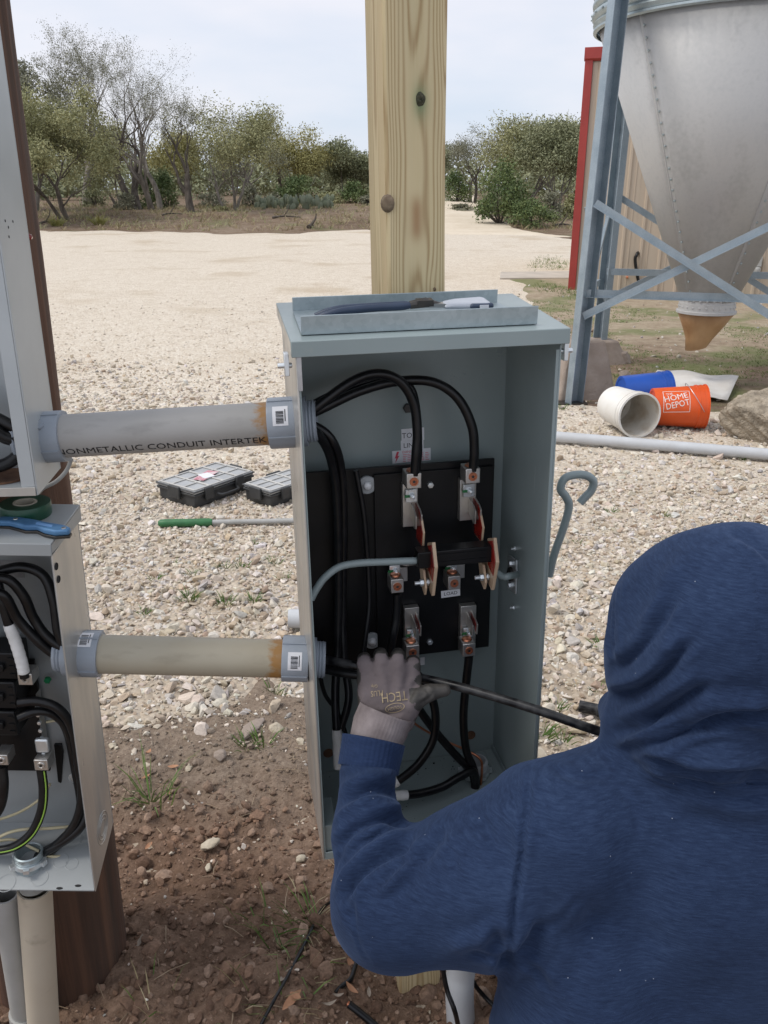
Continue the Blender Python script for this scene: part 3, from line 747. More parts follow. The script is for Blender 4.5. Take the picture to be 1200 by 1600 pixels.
# ------------------------------------------------------------------ metal shed
M_wall = pm('tan_steel_siding', (.50, .415, .325), (.455, .375, .29), 3, .5, .1, stretch=(1, 1, .1))
M_trim = pm('red_steel_trim', (.36, .045, .035), (.30, .036, .030), 3, .42)
M_conc = pm('concrete', (.27, .215, .175), (.36, .30, .255), 6, .9, bump=.7, bscale=45, bdist=.006)
M_concs = pm('pale_concrete', (.42, .38, .33), (.52, .47, .41), 3, .9, bump=.3)
p0 = PG(889, 455, zt(3.4, 15.3)); FS = Frame(Vector((p0.x, p0.y, zt(p0.x, p0.y))), -15.5)
shed = thing('metal_shed', 'tan steel shed with red corner and eave trim, behind the grain hopper', 'shed', FS.m)
EH = FS.y(925, 80, 0).z
for i in range(8):                                                  # ribbed wall panels, side by side
    mb = MB(); x0 = .11 + i * .915; prof = []
    for k in range(3):
        q = x0 + k * .305; prof += [(q, 0), (q + .08, 0), (q + .10, -.028), (q + .13, -.028), (q + .15, 0), (q + .20, 0), (q + .207, -.009), (q + .225, -.009), (q + .232, 0)]
    prof += [(x0 + .913, 0)]
    prof += [(a, b + .012) for a, b in prof[::-1]]
    mb.prism(prof, .02, EH - .16, 'z'); mb.build('wall_panel', M_wall, shed)
for i in range(8):
    mb = MB(); q = .115 + i * .915; y0 = .115
    mb.prism([(-0, q), (-0, q + .90), (.012, q + .90), (.012, q)], .02, EH - .16, 'z'); mb.build('wall_panel', M_wall, shed)
mb = MB(); mb.prism([(-.02, -.045), (.105, -.045), (.105, .0), (.03, .0), (.03, .14), (-.02, .14)], 0.0, EH - .13, 'z'); mb.build('corner_trim', M_trim, shed, bevel=.004)
mb = MB(); mb.prism([(-.075, EH + .05), (-.075, EH - .11), (-.03, EH - .14), (.02, EH - .14), (.02, EH + .02)], -.035, 7.7, 'x'); mb.build('eave_trim', M_trim, shed, bevel=.004)
mb = MB(); mb.add([(-.03, -.02, EH - .03), (7.7, -.02, EH - .03), (7.7, 4, EH + .4), (-.03, 4, EH + .4), (-.03, -.02, EH + .0), (7.7, -.02, EH + .0), (7.7, 4, EH + .43), (-.03, 4, EH + .43)], [(0, 3, 2, 1), (4, 5, 6, 7), (0, 1, 5, 4), (2, 3, 7, 6), (1, 2, 6, 5), (0, 4, 7, 3)]); mb.build('roof', M_wall, shed)
MB().box(.035, 7.5, .013, .10, .03, EH - .02).build('wall_frame', M_wall, shed)
mb = MB(); mb.box(-.0, 7.6, .03, .3, -.2, .03); mb.build('foundation', M_concs, shed)
a = FS.y(996, 405, -.06); b = FS.y(1000, 452, -.04)
mb = MB(); mb.tube(spline([Vector((a.x, 0.0, a.z + .10)), Vector((a.x - .02, -.07, a.z + .07)), Vector((a.x - .03, -.07, a.z - .05)), Vector((b.x, -.045, b.z)), Vector((b.x + .02, -.045, .06))], 6), .028, 8); mb.build('cable_stub', M_cable, shed, smooth=50)
a = FS.y(1185, 407, -.05); mb = MB(); mb.box(a.x - .06, a.x + .06, -.07, -.014, a.z - .1, a.z + .06); mb.lathe([(.0, .0), (.05, .01), (.06, .05), (.05, .09), (0, .1)], 10, Matrix.Translation((a.x, -.06, a.z - .2))); mb.build('outlet_box', M_greypvc, shed, bevel=.01)
a = FS.y(980, 433, -.02); mb = MB(); mb.lathe([(.0, 0), (.022, .0), (.022, .05), (.0, .06)], 10, frame_to(Vector((a.x, -.012, a.z)), (0, -1, 0))); mb.build('hose_tap', M_copper, shed, smooth=40)
q = PG(800, 436, .05); mb = MB(); c2 = PG(905, 437, .05)
o = MB().prism([(q.x - .3, q.y - .4), (c2.x + 2.5, q.y - .25), (c2.x + 2.5, q.y + 1.5), (q.x - .1, q.y + 1.0)], zt(q.x, q.y) - .12, zt(q.x, q.y) + .055).build('concrete_apron', M_concs, bevel=.01)
kind(o, 'structure')

# ------------------------------------------------------------------ grain hopper on legs
HC = Vector((2.73, 7.2, 0)); M_hop = None
def _hop():
    m = Mat('dull_galvanised_sheet', (.42, .42, .40), .42, .28); v = m.co()
    n = m.noise(m.co((1, 1, .3)), 2.2, 5); n2 = m.noise(v, 30, 5)
    m.col(m.ramp(n * .7 + n2 * .3, [(.33, (.39, .39, .383)), (.5, (.49, .488, .48)), (.68, (.43, .435, .435))])); m.rgh(n2 * .25 + .38); return m.m
M_hop = _hop()
M_boot = pm('rust_stained_boot', (.44, .27, .13), (.30, .155, .065), 5, .6, .1, bump=.1, stretch=(1, 1, .5))
hop = thing('grain_hopper', 'galvanised cone-bottomed feed bin on legs with rusty tan spout', 'feed bin', HC)
ZB, ZR, RR, RC = .74, 2.83, 1.085, .208
nseg = 5
for i in range(nseg):                                               # riveted cone sheets, each lapped over the next
    a0 = R(-152) + i * 2 * math.pi / nseg; mb = MB(); o_ = .002 * (i % 2)
    mb.lathe([(RC + o_, ZB), (RR + o_, ZR)], 14, a0=a0, a1=a0 + 2 * math.pi / nseg + .03)
    sh = mb.build('cone_sheet', M_hop, hop, smooth=40)
    so = sh.modifiers.new('thick', 'SOLIDIFY'); so.thickness = .003
    rv = MB()
    for k in range(27):
        t = (k + .5) / 27; r = RC + (RR - RC) * t; z = ZB + (ZR - ZB) * t; a = a0 + .035 / r
        nrm = Vector((math.cos(a) * .9, math.sin(a) * .9, -.43))
        rv.lathe([(.0105, 0), (.009, .006), (.0, .008)], 6, frame_to(Vector((r * math.cos(a), r * math.sin(a), z)) + nrm * .003, nrm))
    ro = rv.build('rivets', M_galv, sh, smooth=60); ro['kind'] = 'stuff'
mb = MB(); prof = [(RR + .02, ZR - .03), (RR + .035, ZR)]
for k in range(10):
    z = ZR + .02 + k * .075
    prof += [(RR + .02, z), (RR + .045, z + .02), (RR + .048, z + .0375), (RR + .045, z + .055)]
mb.lathe(prof, 64); mb.build('corrugated_ring', M_galv, hop, smooth=50)
mb = MB(); mb.lathe([(RR + .005, ZR - .06), (RR + .03, ZR - .05), (RR + .03, ZR - .035), (RR + .005, ZR - .03)], 64); mb.build('base_angle_ring', M_galv, hop, smooth=30)
rv = MB()
for k in range(44):
    a = 2 * math.pi * k / 44
    rv.lathe([(.012, 0), (.010, .007), (0, .009)], 6, frame_to(Vector((math.cos(a), math.sin(a), 0)) * (RR + .049) + Vector((0, 0, ZR + .0575)), Vector((math.cos(a), math.sin(a), 0))))
rv.build('ring_bolts', M_galv, hop, smooth=60)['kind'] = 'stuff'
mb = MB(); mb.lathe([(RC + .012, ZB + .055), (RC + .012, ZB + .01), (RC + .02, ZB + .008), (RC + .02, ZB - .05), (RC + .035, ZB - .055), (RC + .035, ZB - .075), (RC + .012, ZB - .08)], 40); mb.build('outlet_collar', M_hop, hop, smooth=30)
rv = MB()
for k in range(26):
    a = 2 * math.pi * k / 26
    for dr, z in ((.020, ZB + .035), (.022, ZB - .022)):
        rv.lathe([(.010, -.006), (.009, .005), (0, .008)], 6, frame_to(Vector((math.cos(a), math.sin(a), 0)) * (RC + dr - .004) + Vector((0, 0, z)), Vector((math.cos(a), math.sin(a), 0))))
rv.build('collar_bolts', M_hop, hop, smooth=60)['kind'] = 'stuff'
mb = MB(); vs = []                                                   # slanted spout
for j, (z, r, dx) in enumerate(((ZB - .078, RC + .018, 0), (ZB - .19, RC - .045, -.012), (ZB - .29, RC - .10, -.03), (ZB - .375, RC - .125, -.045))):
    for k in range(28):
        a = 2 * math.pi * k / 28; vs.append((r * math.cos(a) + dx, r * math.sin(a) * .95, z + (.02 * math.cos(a) if j == 3 else 0)))
fs = [(j * 28 + i, j * 28 + (i + 1) % 28, (j + 1) * 28 + (i + 1) % 28, (j + 1) * 28 + i) for j in range(3) for i in range(28)]
sp = mb.add(vs, fs).build('spout', M_boot, hop, smooth=40); so = sp.modifiers.new('thick', 'SOLIDIFY'); so.thickness = .004
LEGT, LEGB = [], []
for i, a in enumerate((207, 117, 27, -63)):
    d = Vector((math.cos(R(a)), math.sin(R(a)), 0))
    LEGT.append(d * (RR + .13) + Vector((0, 0, ZR + .85))); LEGB.append(d * (RR + (.26 if i == 0 else .2)) + Vector((0, 0, .02 if i in (0, 3) else .22)))
    top, bot = LEGT[-1], LEGB[-1]; M = frame_to(bot, top - bot, up=d); L = (top - bot).length
    w, dp, t = .062, .075, .006
    mb = MB(); mb.prism([(-w, -dp / 2), (-w, dp / 2), (-w - .0, dp / 2), (-w + t, dp / 2), (-w + t, -dp / 2 + t), (w - t, -dp / 2 + t), (w - t, dp / 2), (w, dp / 2), (w, -dp / 2)], 0, L, 'z', M @ Matrix.Rotation(R(90), 4, 'Z'))
    lg = mb.build('leg', M_leg, hop)
def brace(i, ti, j, tj, w=.028, off=.05, flip=1):
    A = LEGB[i].lerp(LEGT[i], ti); B = LEGB[j].lerp(LEGT[j], tj); mid = (A + B) / 2; out = Vector((mid.x, mid.y, 0)).normalized()
    A = A + out * off; B = B + out * off; M = frame_to(A, B - A, up=out); L = (B - A).length
    mb = MB(); t = .005; mb.prism([(0, -w), (t, -w), (t, w - t), (w, w - t), (w, w), (0, w)], 0, L, 'z', M @ Matrix.Rotation(R(90), 4, 'Z')); return mb.build('brace', M_leg, hop)
brace(0, .415, 3, .125, off=.055); brace(0, .19, 3, .46, off=.020)
brace(0, .235, 1, .17, off=.05); 
brace(0, .40, 1, .12, off=.055); brace(0, .14, 1, .36, off=.02)
brace(1, .40, 2, .1, off=.055); brace(1, .12, 2, .40, off=.02); brace(2, .4, 3, .1, off=.05); brace(2, .12, 3, .42, off=.02)
for i, j, t in ((0, 3, .235), (1, 2, .20)): brace(i, t, j, t, .03, off=-.05)
mb = MB(); A = LEGB[0].lerp(LEGT[0], .415); B = LEGB[3].lerp(LEGT[3], .125)
b0 = HC + LEGB[0]
mb = MB(); mb.box(-.14, .10, -.05, .07, -.005, .012); fp = mb.build('foot_plate', M_steel_dark, hop); fp.location = LEGB[0] + Vector((0, 0, .0))
# concrete leg blocks
def block(label, c, w, d, h, yaw, name='concrete_block'):
    mb = MB(); vs = []
    for z, k in ((0, 1.0), (h * .55, .8), (h, .60)):
        for sx, sy in ((-1, -1), (1, -1), (1, 1), (-1, 1)): vs.append((sx * w / 2 * k + rs.uniform(-.01, .01), sy * d / 2 * k, z + rs.uniform(-.01, .01)))
    fs = [(0, 3, 2, 1), (8, 9, 10, 11)] + [(j * 4 + i, j * 4 + (i + 1) % 4, (j + 1) * 4 + (i + 1) % 4, (j + 1) * 4 + i) for j in range(2) for i in range(4)]
    o = mb.add(vs, fs).build(name, M_conc, bevel=.02, smooth=40); o.location = (c[0], c[1], gz1(c[0], c[1]) - .03); o.rotation_euler.z = R(yaw); return tag(o, label, 'footing')
block('sloped brown concrete footing block behind the front bin leg', (b0.x + .09, b0.y + .35, 0), .52, .50, .50, 12)
bb = HC + LEGB[1]; block('low concrete block under the rear bin leg', (bb.x, bb.y, 0), .42, .42, .26, 20)
bb = HC + LEGB[2]; block('concrete block under the far right bin leg', (bb.x, bb.y, 0), .42, .42, .26, -10)
bb = HC + LEGB[3]; block('concrete block beside the near right bin leg', (bb.x + .05, bb.y + .3, 0), .5, .45, .4, -15)
def rock(label, c, size, sc, seed, mat, name='boulder', cat='boulder', sub=4, sink=.2, rz=0):
    r_ = np.random.RandomState(seed); v, f = ico(sub)
    for _ in range(16):
        d = r_.normal(size=3); d /= np.linalg.norm(d); h = r_.uniform(.55, .9); q = v @ d; v = v - np.clip(q - h, 0, None)[:, None] * d * .9
    n = fbm(v[:, 0] * 2 + v[:, 2], v[:, 1] * 2 - v[:, 2], seed, 5) * .12 + fbm(v[:, 0] * 7 + v[:, 2] * 5, v[:, 1] * 7 - v[:, 2] * 4, seed + 3, 4) * .09
    v = v * (1 + n)[:, None] * np.array(sc) * size / 2
    o = mesh_np(name, v, f, mat, smooth=sub > 2); o.location = (c[0], c[1], gz1(c[0], c[1]) - v[:, 2].min() - sink * size * sc[2]); o.rotation_euler.z = rz
    return tag(o, label, cat)
M_rock = pm('sandy_limestone', (.24, .20, .15), (.43, .365, .28), 14, .95, bump=1.0, bscale=38, bdist=.03, lo=.38, hi=.6)
q = PG(1172, 703); rock('large tan limestone boulder beside the orange bucket', (q.x + .27, q.y + .20, 0), .74, (1.1, .75, .62), 9, M_rock, sub=5, sink=.10)
for k, (px, py, s, lab) in enumerate(((878, 566, .24, 'brown rock left of the sloped footing, under the enclosure corner'), (968, 560, .26, 'jagged brown rock right behind the sloped footing'), (975, 585, .15, 'small dark rock at the foot of the jagged rock'))):
    q = PG(px, py + 12); rock(lab, (q.x, q.y, 0), s, (1, .9, .8), 30 + k, M_conc, 'rock', 'rock', 3)

# ------------------------------------------------------------------ buckets and board by the bin
M_bw = pm('dirty_white_plastic', (.78, .77, .73), (.70, .67, .61), 6, .4)
M_bin = pm('muddy_bucket_inside', (.74, .70, .62), (.50, .40, .28), 7, .7, lo=.42, hi=.72)
M_bb = pm('blue_plastic', (.015, .085, .42), (.012, .07, .34), 6, .38)
M_bo = pm('orange_plastic', (.72, .10, .012), (.62, .08, .01), 6, .38)
M_print = pm('white_print', (.74, .70, .66), None, rough=.5)
def bucket(label, mouth, bottom, mat, ins, rz=0):
    ax = (bottom - mouth); M = frame_to(mouth, ax); t = thing('bucket', label, 'bucket', M)
    L, r0, r1 = .368, .150, .131
    mb = MB(); prof = [(r0 - .004, .0), (r0, 0), (r0 + .001, .03)]
    prof += [(r1 + (r0 - r1) * .85, L * .27), (r1, L), (r1 - .02, L), (r1 - .022, L - .005), (0.001, L - .005)]
    mb.lathe(prof, 48); mb.build('shell', mat, t, smooth=40)
    mb = MB(); mb.lathe([(r0 - .004, .0), (r0 - .006, .05), (r1 - .003, L - .012), (r1 - .02, L - .009), (.001, L - .009)], 48); mb.build('inside_wall', ins, t, smooth=40)
    mb = MB()
    for z, e in ((.005, .010), (.035, .007), (.068, .009)):
        rr = r0 - (r0 - r1) * z / L; mb.lathe([(rr, z - .004), (rr + e, z - .004), (rr + e, z + .004), (rr, z + .004)], 48)
    rr = r0 - (r0 - r1) * .08; mb.lathe([(rr, .003), (rr + .005, .004), (rr + .004, .072), (rr, .075)], 48)
    mb.build('rim', mat, t, smooth=30)
    if mat is M_bo: mb = MB(); mb.tube(spline([(r0 + .012, 0, .04)] + [((r0 + .014) * math.cos(a), (r0 + .014) * math.sin(a), .04 + .10 * math.sin(a)) for a in np.linspace(.15, math.pi - .15, 9)] + [(-r0 - .012, 0, .04)], 3), .0022, 6); mb.build('bail_handle', M_steel, t, smooth=60)
    return t, M
def gpt(px, py, up): q = PG(px, py); g = gz1(q.x, q.y); q = PG(px, py, g); return Vector((q.x, q.y, g + up))
qw = gpt(996, 684, .158); bw, Mw = bucket('white plastic bucket on its side with a muddy inside, mouth towards us', qw, qw + Vector((-.085, .355, -.006)), M_bw, M_bin)
mb = MB(); rsd = np.random.RandomState(2); mb.lathe([(.001, -.002), (.04, -.006), (.075, -.003), (.10, .001)], 18, Matrix.Translation((.01, .012, .352))); mb.build('dried_mud', pm('dried_mud', (.34, .25, .16), (.22, .155, .10), 30, .95, bump=.8, bscale=60), bw, smooth=50)
qo = gpt(1096, 669, .158); bo, Mo = bucket('orange bucket with white store print, lying on its side', qo, qo + Vector((-.362, .035, -.008)), M_bo, M_bo)
qb = gpt(1043, 646, .158); bbk, Mb_ = bucket('plain blue bucket lying behind the white and orange ones', qb + Vector((.0, .06, 0)), qb + Vector((-.36, .03, -.008)), M_bb, M_bb)
def bucket_print():                                                  # stencilled store mark wrapped on the bucket
    Mi = Mo.inverted(); mb = MB(); r0, r1, L = .150, .131, .368
    view = (Mi @ Vector((0, 0, CAM_H))); a0 = math.atan2(view.y, view.x)
    up = Mi.to_3x3() @ Vector((0, 0, 1)); au = math.atan2(up.y, up.x); a0 = a0 + ((au - a0 + math.pi) % (2 * math.pi) - math.pi) * .22
    sgn = 1 if ((au - a0 + math.pi) % (2 * math.pi) - math.pi) > 0 else -1
    def wrap(u, v):                                                  # u along the axis (metres, towards the mouth), v round the bucket, upwards
        z = .225 - u; r = .14715 - (z - .09936) / (L - .09936) * .01615 + .0014; a = a0 + sgn * v / r; return (r * math.cos(a), r * math.sin(a), z)
    def put(vs, fs, dx, dy, rot):
        c, s = math.cos(rot), math.sin(rot)
        mb.add([wrap(c * x - s * y + dx, s * x + c * y + dy) for x, y in vs], fs)
    th_ = R(22)
    c, s = math.cos(th_), math.sin(th_)
    for txt, size, oy, sx in (('THE', .026, .062, 1.0), ('HOME', .062, .026, .95), ('DEPOT', .062, -.028, .82)):
        vs, fs = text_geo(txt, size, sx); vs = [(x + (-.035 if txt == 'THE' else 0), y + oy) for x, y in vs]; put(vs, fs, 0, 0, th_ * .55)
    def line(x0, y0, x1, y1, w=.0035, n=10):
        d = np.array([x1 - x0, y1 - y0]); d /= np.linalg.norm(d); nn = np.array([-d[1], d[0]]) * w / 2
        for k in range(n):
            a = np.array([x0, y0]) + (np.array([x1, y1]) - np.array([x0, y0])) * k / n; b = np.array([x0, y0]) + (np.array([x1, y1]) - np.array([x0, y0])) * (k + 1) / n
            mb.add([wrap(*(a - nn)), wrap(*(b - nn)), wrap(*(b + nn)), wrap(*(a + nn))], [(0, 1, 2, 3)])
    q = .088
    for (x0, y0), (x1, y1) in (((-q, -q), (q, -q)), ((q, -q), (q, q)), ((q, q), (-q, q)), ((-q, q), (-q, -q))): line(x0, y0 * .9, x1, y1 * .9)
    mb.build('store_print', M_print, bo)
bucket_print()
A, B, Cc, Dd = (gpt(px, py, .02) for px, py in ((1004, 622), (1136, 630), (1152, 601), (1026, 588)))
mb = MB(); vs = []; nx, ny = 12, 4
for j in range(ny + 1):
    for i in range(nx + 1):
        p = A.lerp(B, i / nx).lerp(Dd.lerp(Cc, i / nx), j / ny); p.z += .02 + .02 * math.sin(i * .9 + j) * .6 + .03 * (j / ny); vs.append(p)
fs = [(j * (nx + 1) + i, j * (nx + 1) + i + 1, (j + 1) * (nx + 1) + i + 1, (j + 1) * (nx + 1) + i) for j in range(ny) for i in range(nx)]
o = mb.add(vs, fs).build('white_sheet', pm('white_sheet_board', (.72, .70, .66), (.60, .57, .52), 5, .6), smooth=60, recentre=True); s_ = o.modifiers.new('t', 'SOLIDIFY'); s_.thickness = .008
tag(o, 'crumpled white board lying on the dirt behind the buckets', 'board')
q0, q1 = gpt(905, 628, .02), gpt(925, 600, .16)
mb = MB(); mb.tube(spline([q0, q0.lerp(q1, .5) + Vector((.01, 0, .02)), q1], 4), [.014] * 9, 7); tag(mb.build('stick', pm('dry_stick', (.36, .25, .15), (.26, .18, .1), 20, .8), smooth=60, recentre=True), 'dry stick leaning on the footing by the bin leg', 'stick')

# ------------------------------------------------------------------ pipes, tool boxes and tools on the gravel
def ground_pipe(px0, py0, px1, py1, r, mat, label, name='pvc_pipe', wall=.004, ext0=0, ext1=0):
    a, b = gpt(px0, py0, r + .012), gpt(px1, py1, r + .012); d = (b - a).normalized(); a -= d * ext0; b += d * ext1; L = (b - a).length
    M = frame_to(a, d); mb = MB(); mb.lathe([(r - wall, L), (r - wall, 0), (r, 0), (r, L), (r - wall, L)], 24)
    o = mb.build(name, mat, smooth=40); o.matrix_world = M; return tag(o, label, 'pipe')
ground_pipe(880, 694, 1195, 721, .036, M_whitepvc, 'long pale grey pipe lying on the gravel in front of the buckets', ext0=1.6, ext1=.8)
ground_pipe(452, 984, 474, 984, .036, M_whitepvc, 'pale pipe on the gravel, its end showing left of the enclosure', ext1=.45)
t = ground_pipe(904, 1116, 950, 1126, .019, M_dusty, 'short black plastic pipe with a coupling, beside the hood', 'black_pipe', .003, ext1=.5)
mb = MB(); mb.lathe([(.019, .055), (.0225, .06), (.0225, .16), (.019, .165)], 20); mb.build('sleeve', M_dusty, t, smooth=40)
M_orgb = pm('black_organiser', (.030, .031, .032), (.045, .046, .046), 20, .5)
M_orgl = pm('clear_grey_lid', (.40, .41, .41), (.33, .34, .34), 12, .25)
M_dust = pm('dusty_lid_rib', (.50, .49, .46), (.42, .41, .39), 12, .5)
def organiser(label, c0, cx, cy, h, paper=False):                    # near-left corner, long and short directions
    ux, uy = (cx - c0), (cy - c0); L, W = ux.length, uy.length; yaw = math.atan2(ux.y, ux.x)
    t = thing('parts_organiser', label, 'tool box', Matrix.Translation(c0) @ Matrix.Rotation(yaw, 4, 'Z'))
    mb = MB(); mb.box(.012, L - .012, .012, W - .012, 0, h * .72); mb.build('tray', M_orgb, t, bevel=.01)
    mb = MB(); mb.box(.004, L - .004, .004, W - .004, h * .62, h * .74); mb.box(.0, L, .0, W, h * .86, h * .93); mb.build('lid_frame', M_orgb, t, bevel=.006)
    nx, ny = 4, 3
    lid = MB().box(.006, L - .006, .006, W - .006, h * .76, h * .94).build('clear_lid', M_orgl, t, bevel=.006)
    mb = MB()
    for i in range(nx + 1):
        x = .02 + (L - .04) * i / nx; mb.box(x - .007, x + .007, .018, W - .018, h * .942, h)
    mb.build('lid_rib', M_dust, lid, bevel=.003)
    mb = MB()
    for j in range(ny + 1):
        y = .02 + (W - .04) * j / ny; mb.box(.018, L - .018, y - .006, y + .006, h * .9425, h * .995)
    mb.build('lid_rib', M_dust, lid, bevel=.003)
    for (x, y, w, d) in ((L * .22, 0, .06, 0), (L * .72, 0, .06, 0), (0, W * .5, 0, .09), (L, W * .5, 0, .09), (L * .5, W, .1, 0)):
        if d == 0: b = MB().box(x - w / 2, x + w / 2, y - .012 if y == 0 else y - .004, y + .004 if y == 0 else y + .012, h * .35, h * 1.0)
        else: b = MB().box(x - .012 if x == 0 else x - .004, x + .004 if x == 0 else x + .012, y - d / 2, y + d / 2, h * .35, h * 1.0)
        b.build('latch', M_orgb, t, bevel=.004)
    mb = MB(); mb.tube(spline([(L * .34, -.008, h * .5), (L * .37, -.03, h * .45), (L * .5, -.034, h * .44), (L * .63, -.03, h * .45), (L * .66, -.008, h * .5)], 4), .008, 8); mb.build('carry_handle', M_orgb, t, smooth=50)
    if paper:
        M = Matrix.Translation((L * .52, W * .5, h * 1.004)) @ Matrix.Rotation(R(18), 4, 'Z')
        p = MB().box(-.10, .07, -.035, .035, 0, .0012, M).build('paper_slip', pm('printed_paper', (.62, .50, .50), (.50, .22, .26), 22, .7, lo=.47, hi=.53), t)
        MB().box(-.045, .02, -.055, .028, .0016, .0024, M @ Matrix.Rotation(R(-30), 4, 'Z')).build('paper_slip', M_label, t)
    return t
organiser('black parts organiser with a paper slip on its clear lid', gpt(306, 797, 0), gpt(400, 762, 0), gpt(241, 780, 0), .105, True)
organiser('black parts organiser half hidden behind the enclosure', gpt(424, 796, 0), gpt(520, 762, 0), gpt(371, 784, 0), .10)
a, b = gpt(250, 824, .022), gpt(462, 820, .022); d = (b - a).normalized()
t = thing('long_handled_tool', 'long grey tool handle with green grip lying on the gravel', 'tool', frame_to(a, d))
mb = MB(); mb.lathe([(.0, -.008), (.012, -.006), (.019, .004), (.021, .03), (.020, .15), (.0215, .24), (.018, .262), (.014, .264)], 16); mb.build('grip', pm('green_rubber_grip', (.035, .16, .055), (.028, .12, .045), 20, .5), t, smooth=50)
mb = MB(); mb.lathe([(.0135, .26), (.0135, 1.05)], 14, cap=True); mb.build('shaft', M_greypvc, t, smooth=50)
# grass growing through the stones
tuft_spots = [(296, 936, .07, 26), (350, 886, .05, 12), (377, 888, .06, 14), (352, 944, .07, 18), (395, 940, .06, 14), (300, 898, .05, 10), (440, 905, .05, 10), (225, 960, .05, 10), (120, 812, .04, 8), (240, 905, .05, 8), (270, 880, .04, 7), (400, 850, .04, 6), (430, 880, .06, 9), (940, 1012, .07, 22), (845, 1150, .08, 18), (870, 1110, .05, 8), (935, 1080, .05, 8), (955, 800, .05, 8), (1035, 808, .05, 7), (905, 850, .04, 6), (430, 1085, .06, 12), (235, 1250, .16, 16), (410, 1162, .07, 12), (385, 1165, .06, 9), (880, 1160, .06, 10), (1160, 718, .06, 16), (1180, 715, .05, 12), (884, 600, .12, 16), (878, 640, .08, 12)]
tuft_labels = ['largest green grass tuft in the gravel between the conduits', 'grass tuft right below the green tool grip', 'grass tuft just right of the one below the tool grip', 'grass tuft left of the rounded tan stone', 'grass tuft right of the rounded tan stone', 'small faint tuft left of the row below the tool', 'grass tuft by the enclosure wall above the pale pipe end', 'thin tuft just above the lower conduit near the breaker panel', 'tiny tuft beside the lid of the breaker panel', 'tiny tuft far left in the open gravel', 'tiny tuft under the middle of the grey tool shaft', 'tiny tuft close under the grey tool shaft', 'small tuft nearest the enclosure below the tool shaft', 'bushy tuft touching the hood edge', 'grass tuft at the right wall of the enclosure above the shoulder', 'small tuft between the black pipe and the enclosure', 'small tuft by the black pipe end', 'small tuft above the hood on open gravel', 'second small tuft above the hood, further right', 'tiny tuft beside the lever rod', 'grass at the gravel edge under the lower conduit coupling', 'tall thin grass clump standing on the dug soil', 'grass beside the flat grey slab', 'grass just left of the flat grey slab', 'grass under the pulled cable right of the enclosure', 'grass at the foot of the boulder', 'second grass tuft at the foot of the boulder', 'tall grass beside the sloped footing', 'grass at the bottom of the sloped footing']
for (px, py, h, n), tl_ in zip(tuft_spots, tuft_labels):
    g = gpt(px, py, 0); mb = MB(); blades(mb, (0, 0, 0), n * 2, h, .0022, rs, 1.5, 1.5)
    o = mb.build('grass_tuft', M_grass); o.location = g; tag(o, tl_, 'grass tuft', 'grass tufts in the gravel')
mb = MB()
for _ in range(5200):                                               # thin yard grass under the bin
    y = rs.uniform(6.6, 14.5); x = rs.uniform(.17, .62) * y
    g = vn(x * .9, y * .5, 77)
    if yard_in(np.array([x]), np.array([y]))[0] < .01 or g < .02 or (y < 7.6 and rs.uniform() < .7): continue
    blades(mb, (x, y, gz1(x, y)), 5, rs.uniform(.015, .045), .003, rs, 4, 1.5)
for px, py in [(860, 410), (870, 418), (850, 405), (880, 412), (840, 415), (870, 452), (890, 458), (912, 462), (850, 448)]:
    for _ in range(22):
        g = gpt(px + rs.normal(0, 9), py + rs.normal(0, 3), 0); blades(mb, tuple(g), 5, rs.uniform(.04, .10), .004, rs, 4, 1.3)
kind(mb.build('yard_grass', M_ygrass), 'stuff')
# dead grass, twigs and fallen leaves on the soil
mb = MB()
for px, py, n in [(470, 1440, 34), (430, 1445, 20), (500, 1455, 24), (455, 1530, 16), (425, 1560, 18), (560, 1480, 12), (60, 1595, 10), (240, 1590, 14), (330, 1170, 10), (600, 1540, 8), (20, 1580, 12), (235, 1225, 10)]:
    g = gpt(px, py, .003); blades(mb, tuple(g), max(3, n // 2), .075, .0014, rs, 4, 4.0)
kind(mb.build('dead_grass', M_straw), 'stuff')
mb = MB()
for px, py, n, h in [(425, 1440, 10, .07), (455, 1500, 10, .09), (445, 1580, 9, .10), (230, 1585, 9, .08), (500, 1450, 16, .10), (520, 1462, 14, .1), (410, 1455, 8, .08)]:
    g = gpt(px, py, 0); blades(mb, tuple(g), n, h, .0018, rs, 3, 2.6)
kind(mb.build('green_grass_blades', M_grass), 'stuff')
mb = MB()
for _ in range(150):
    x, y = rs.uniform(-.75, .25), rs.uniform(.85, 2.3)
    if soil_in(np.array([x]), np.array([y]))[0] < .01: continue
    a = rs.uniform(0, 6.28); L = rs.uniform(.02, .09); z = gz1(x, y)
    mb.tube([(x, y, z + .003), (x + math.cos(a) * L * .5 + rs.normal(0, .004), y + math.sin(a) * L * .5, z + .008), (x + math.cos(a) * L, y + math.sin(a) * L, z + .006)], [.0012, .001, .0006], 4)
kind(mb.build('twigs', pm('pale_twigs', (.36, .28, .19), (.24, .17, .11), 20, .8)), 'stuff')
M_dl = [pm('tan_dead_leaf', (.42, .22, .12), (.33, .16, .085), 40, .7), pm('grey_dead_leaf', (.27, .22, .17), (.36, .30, .24), 40, .7)]
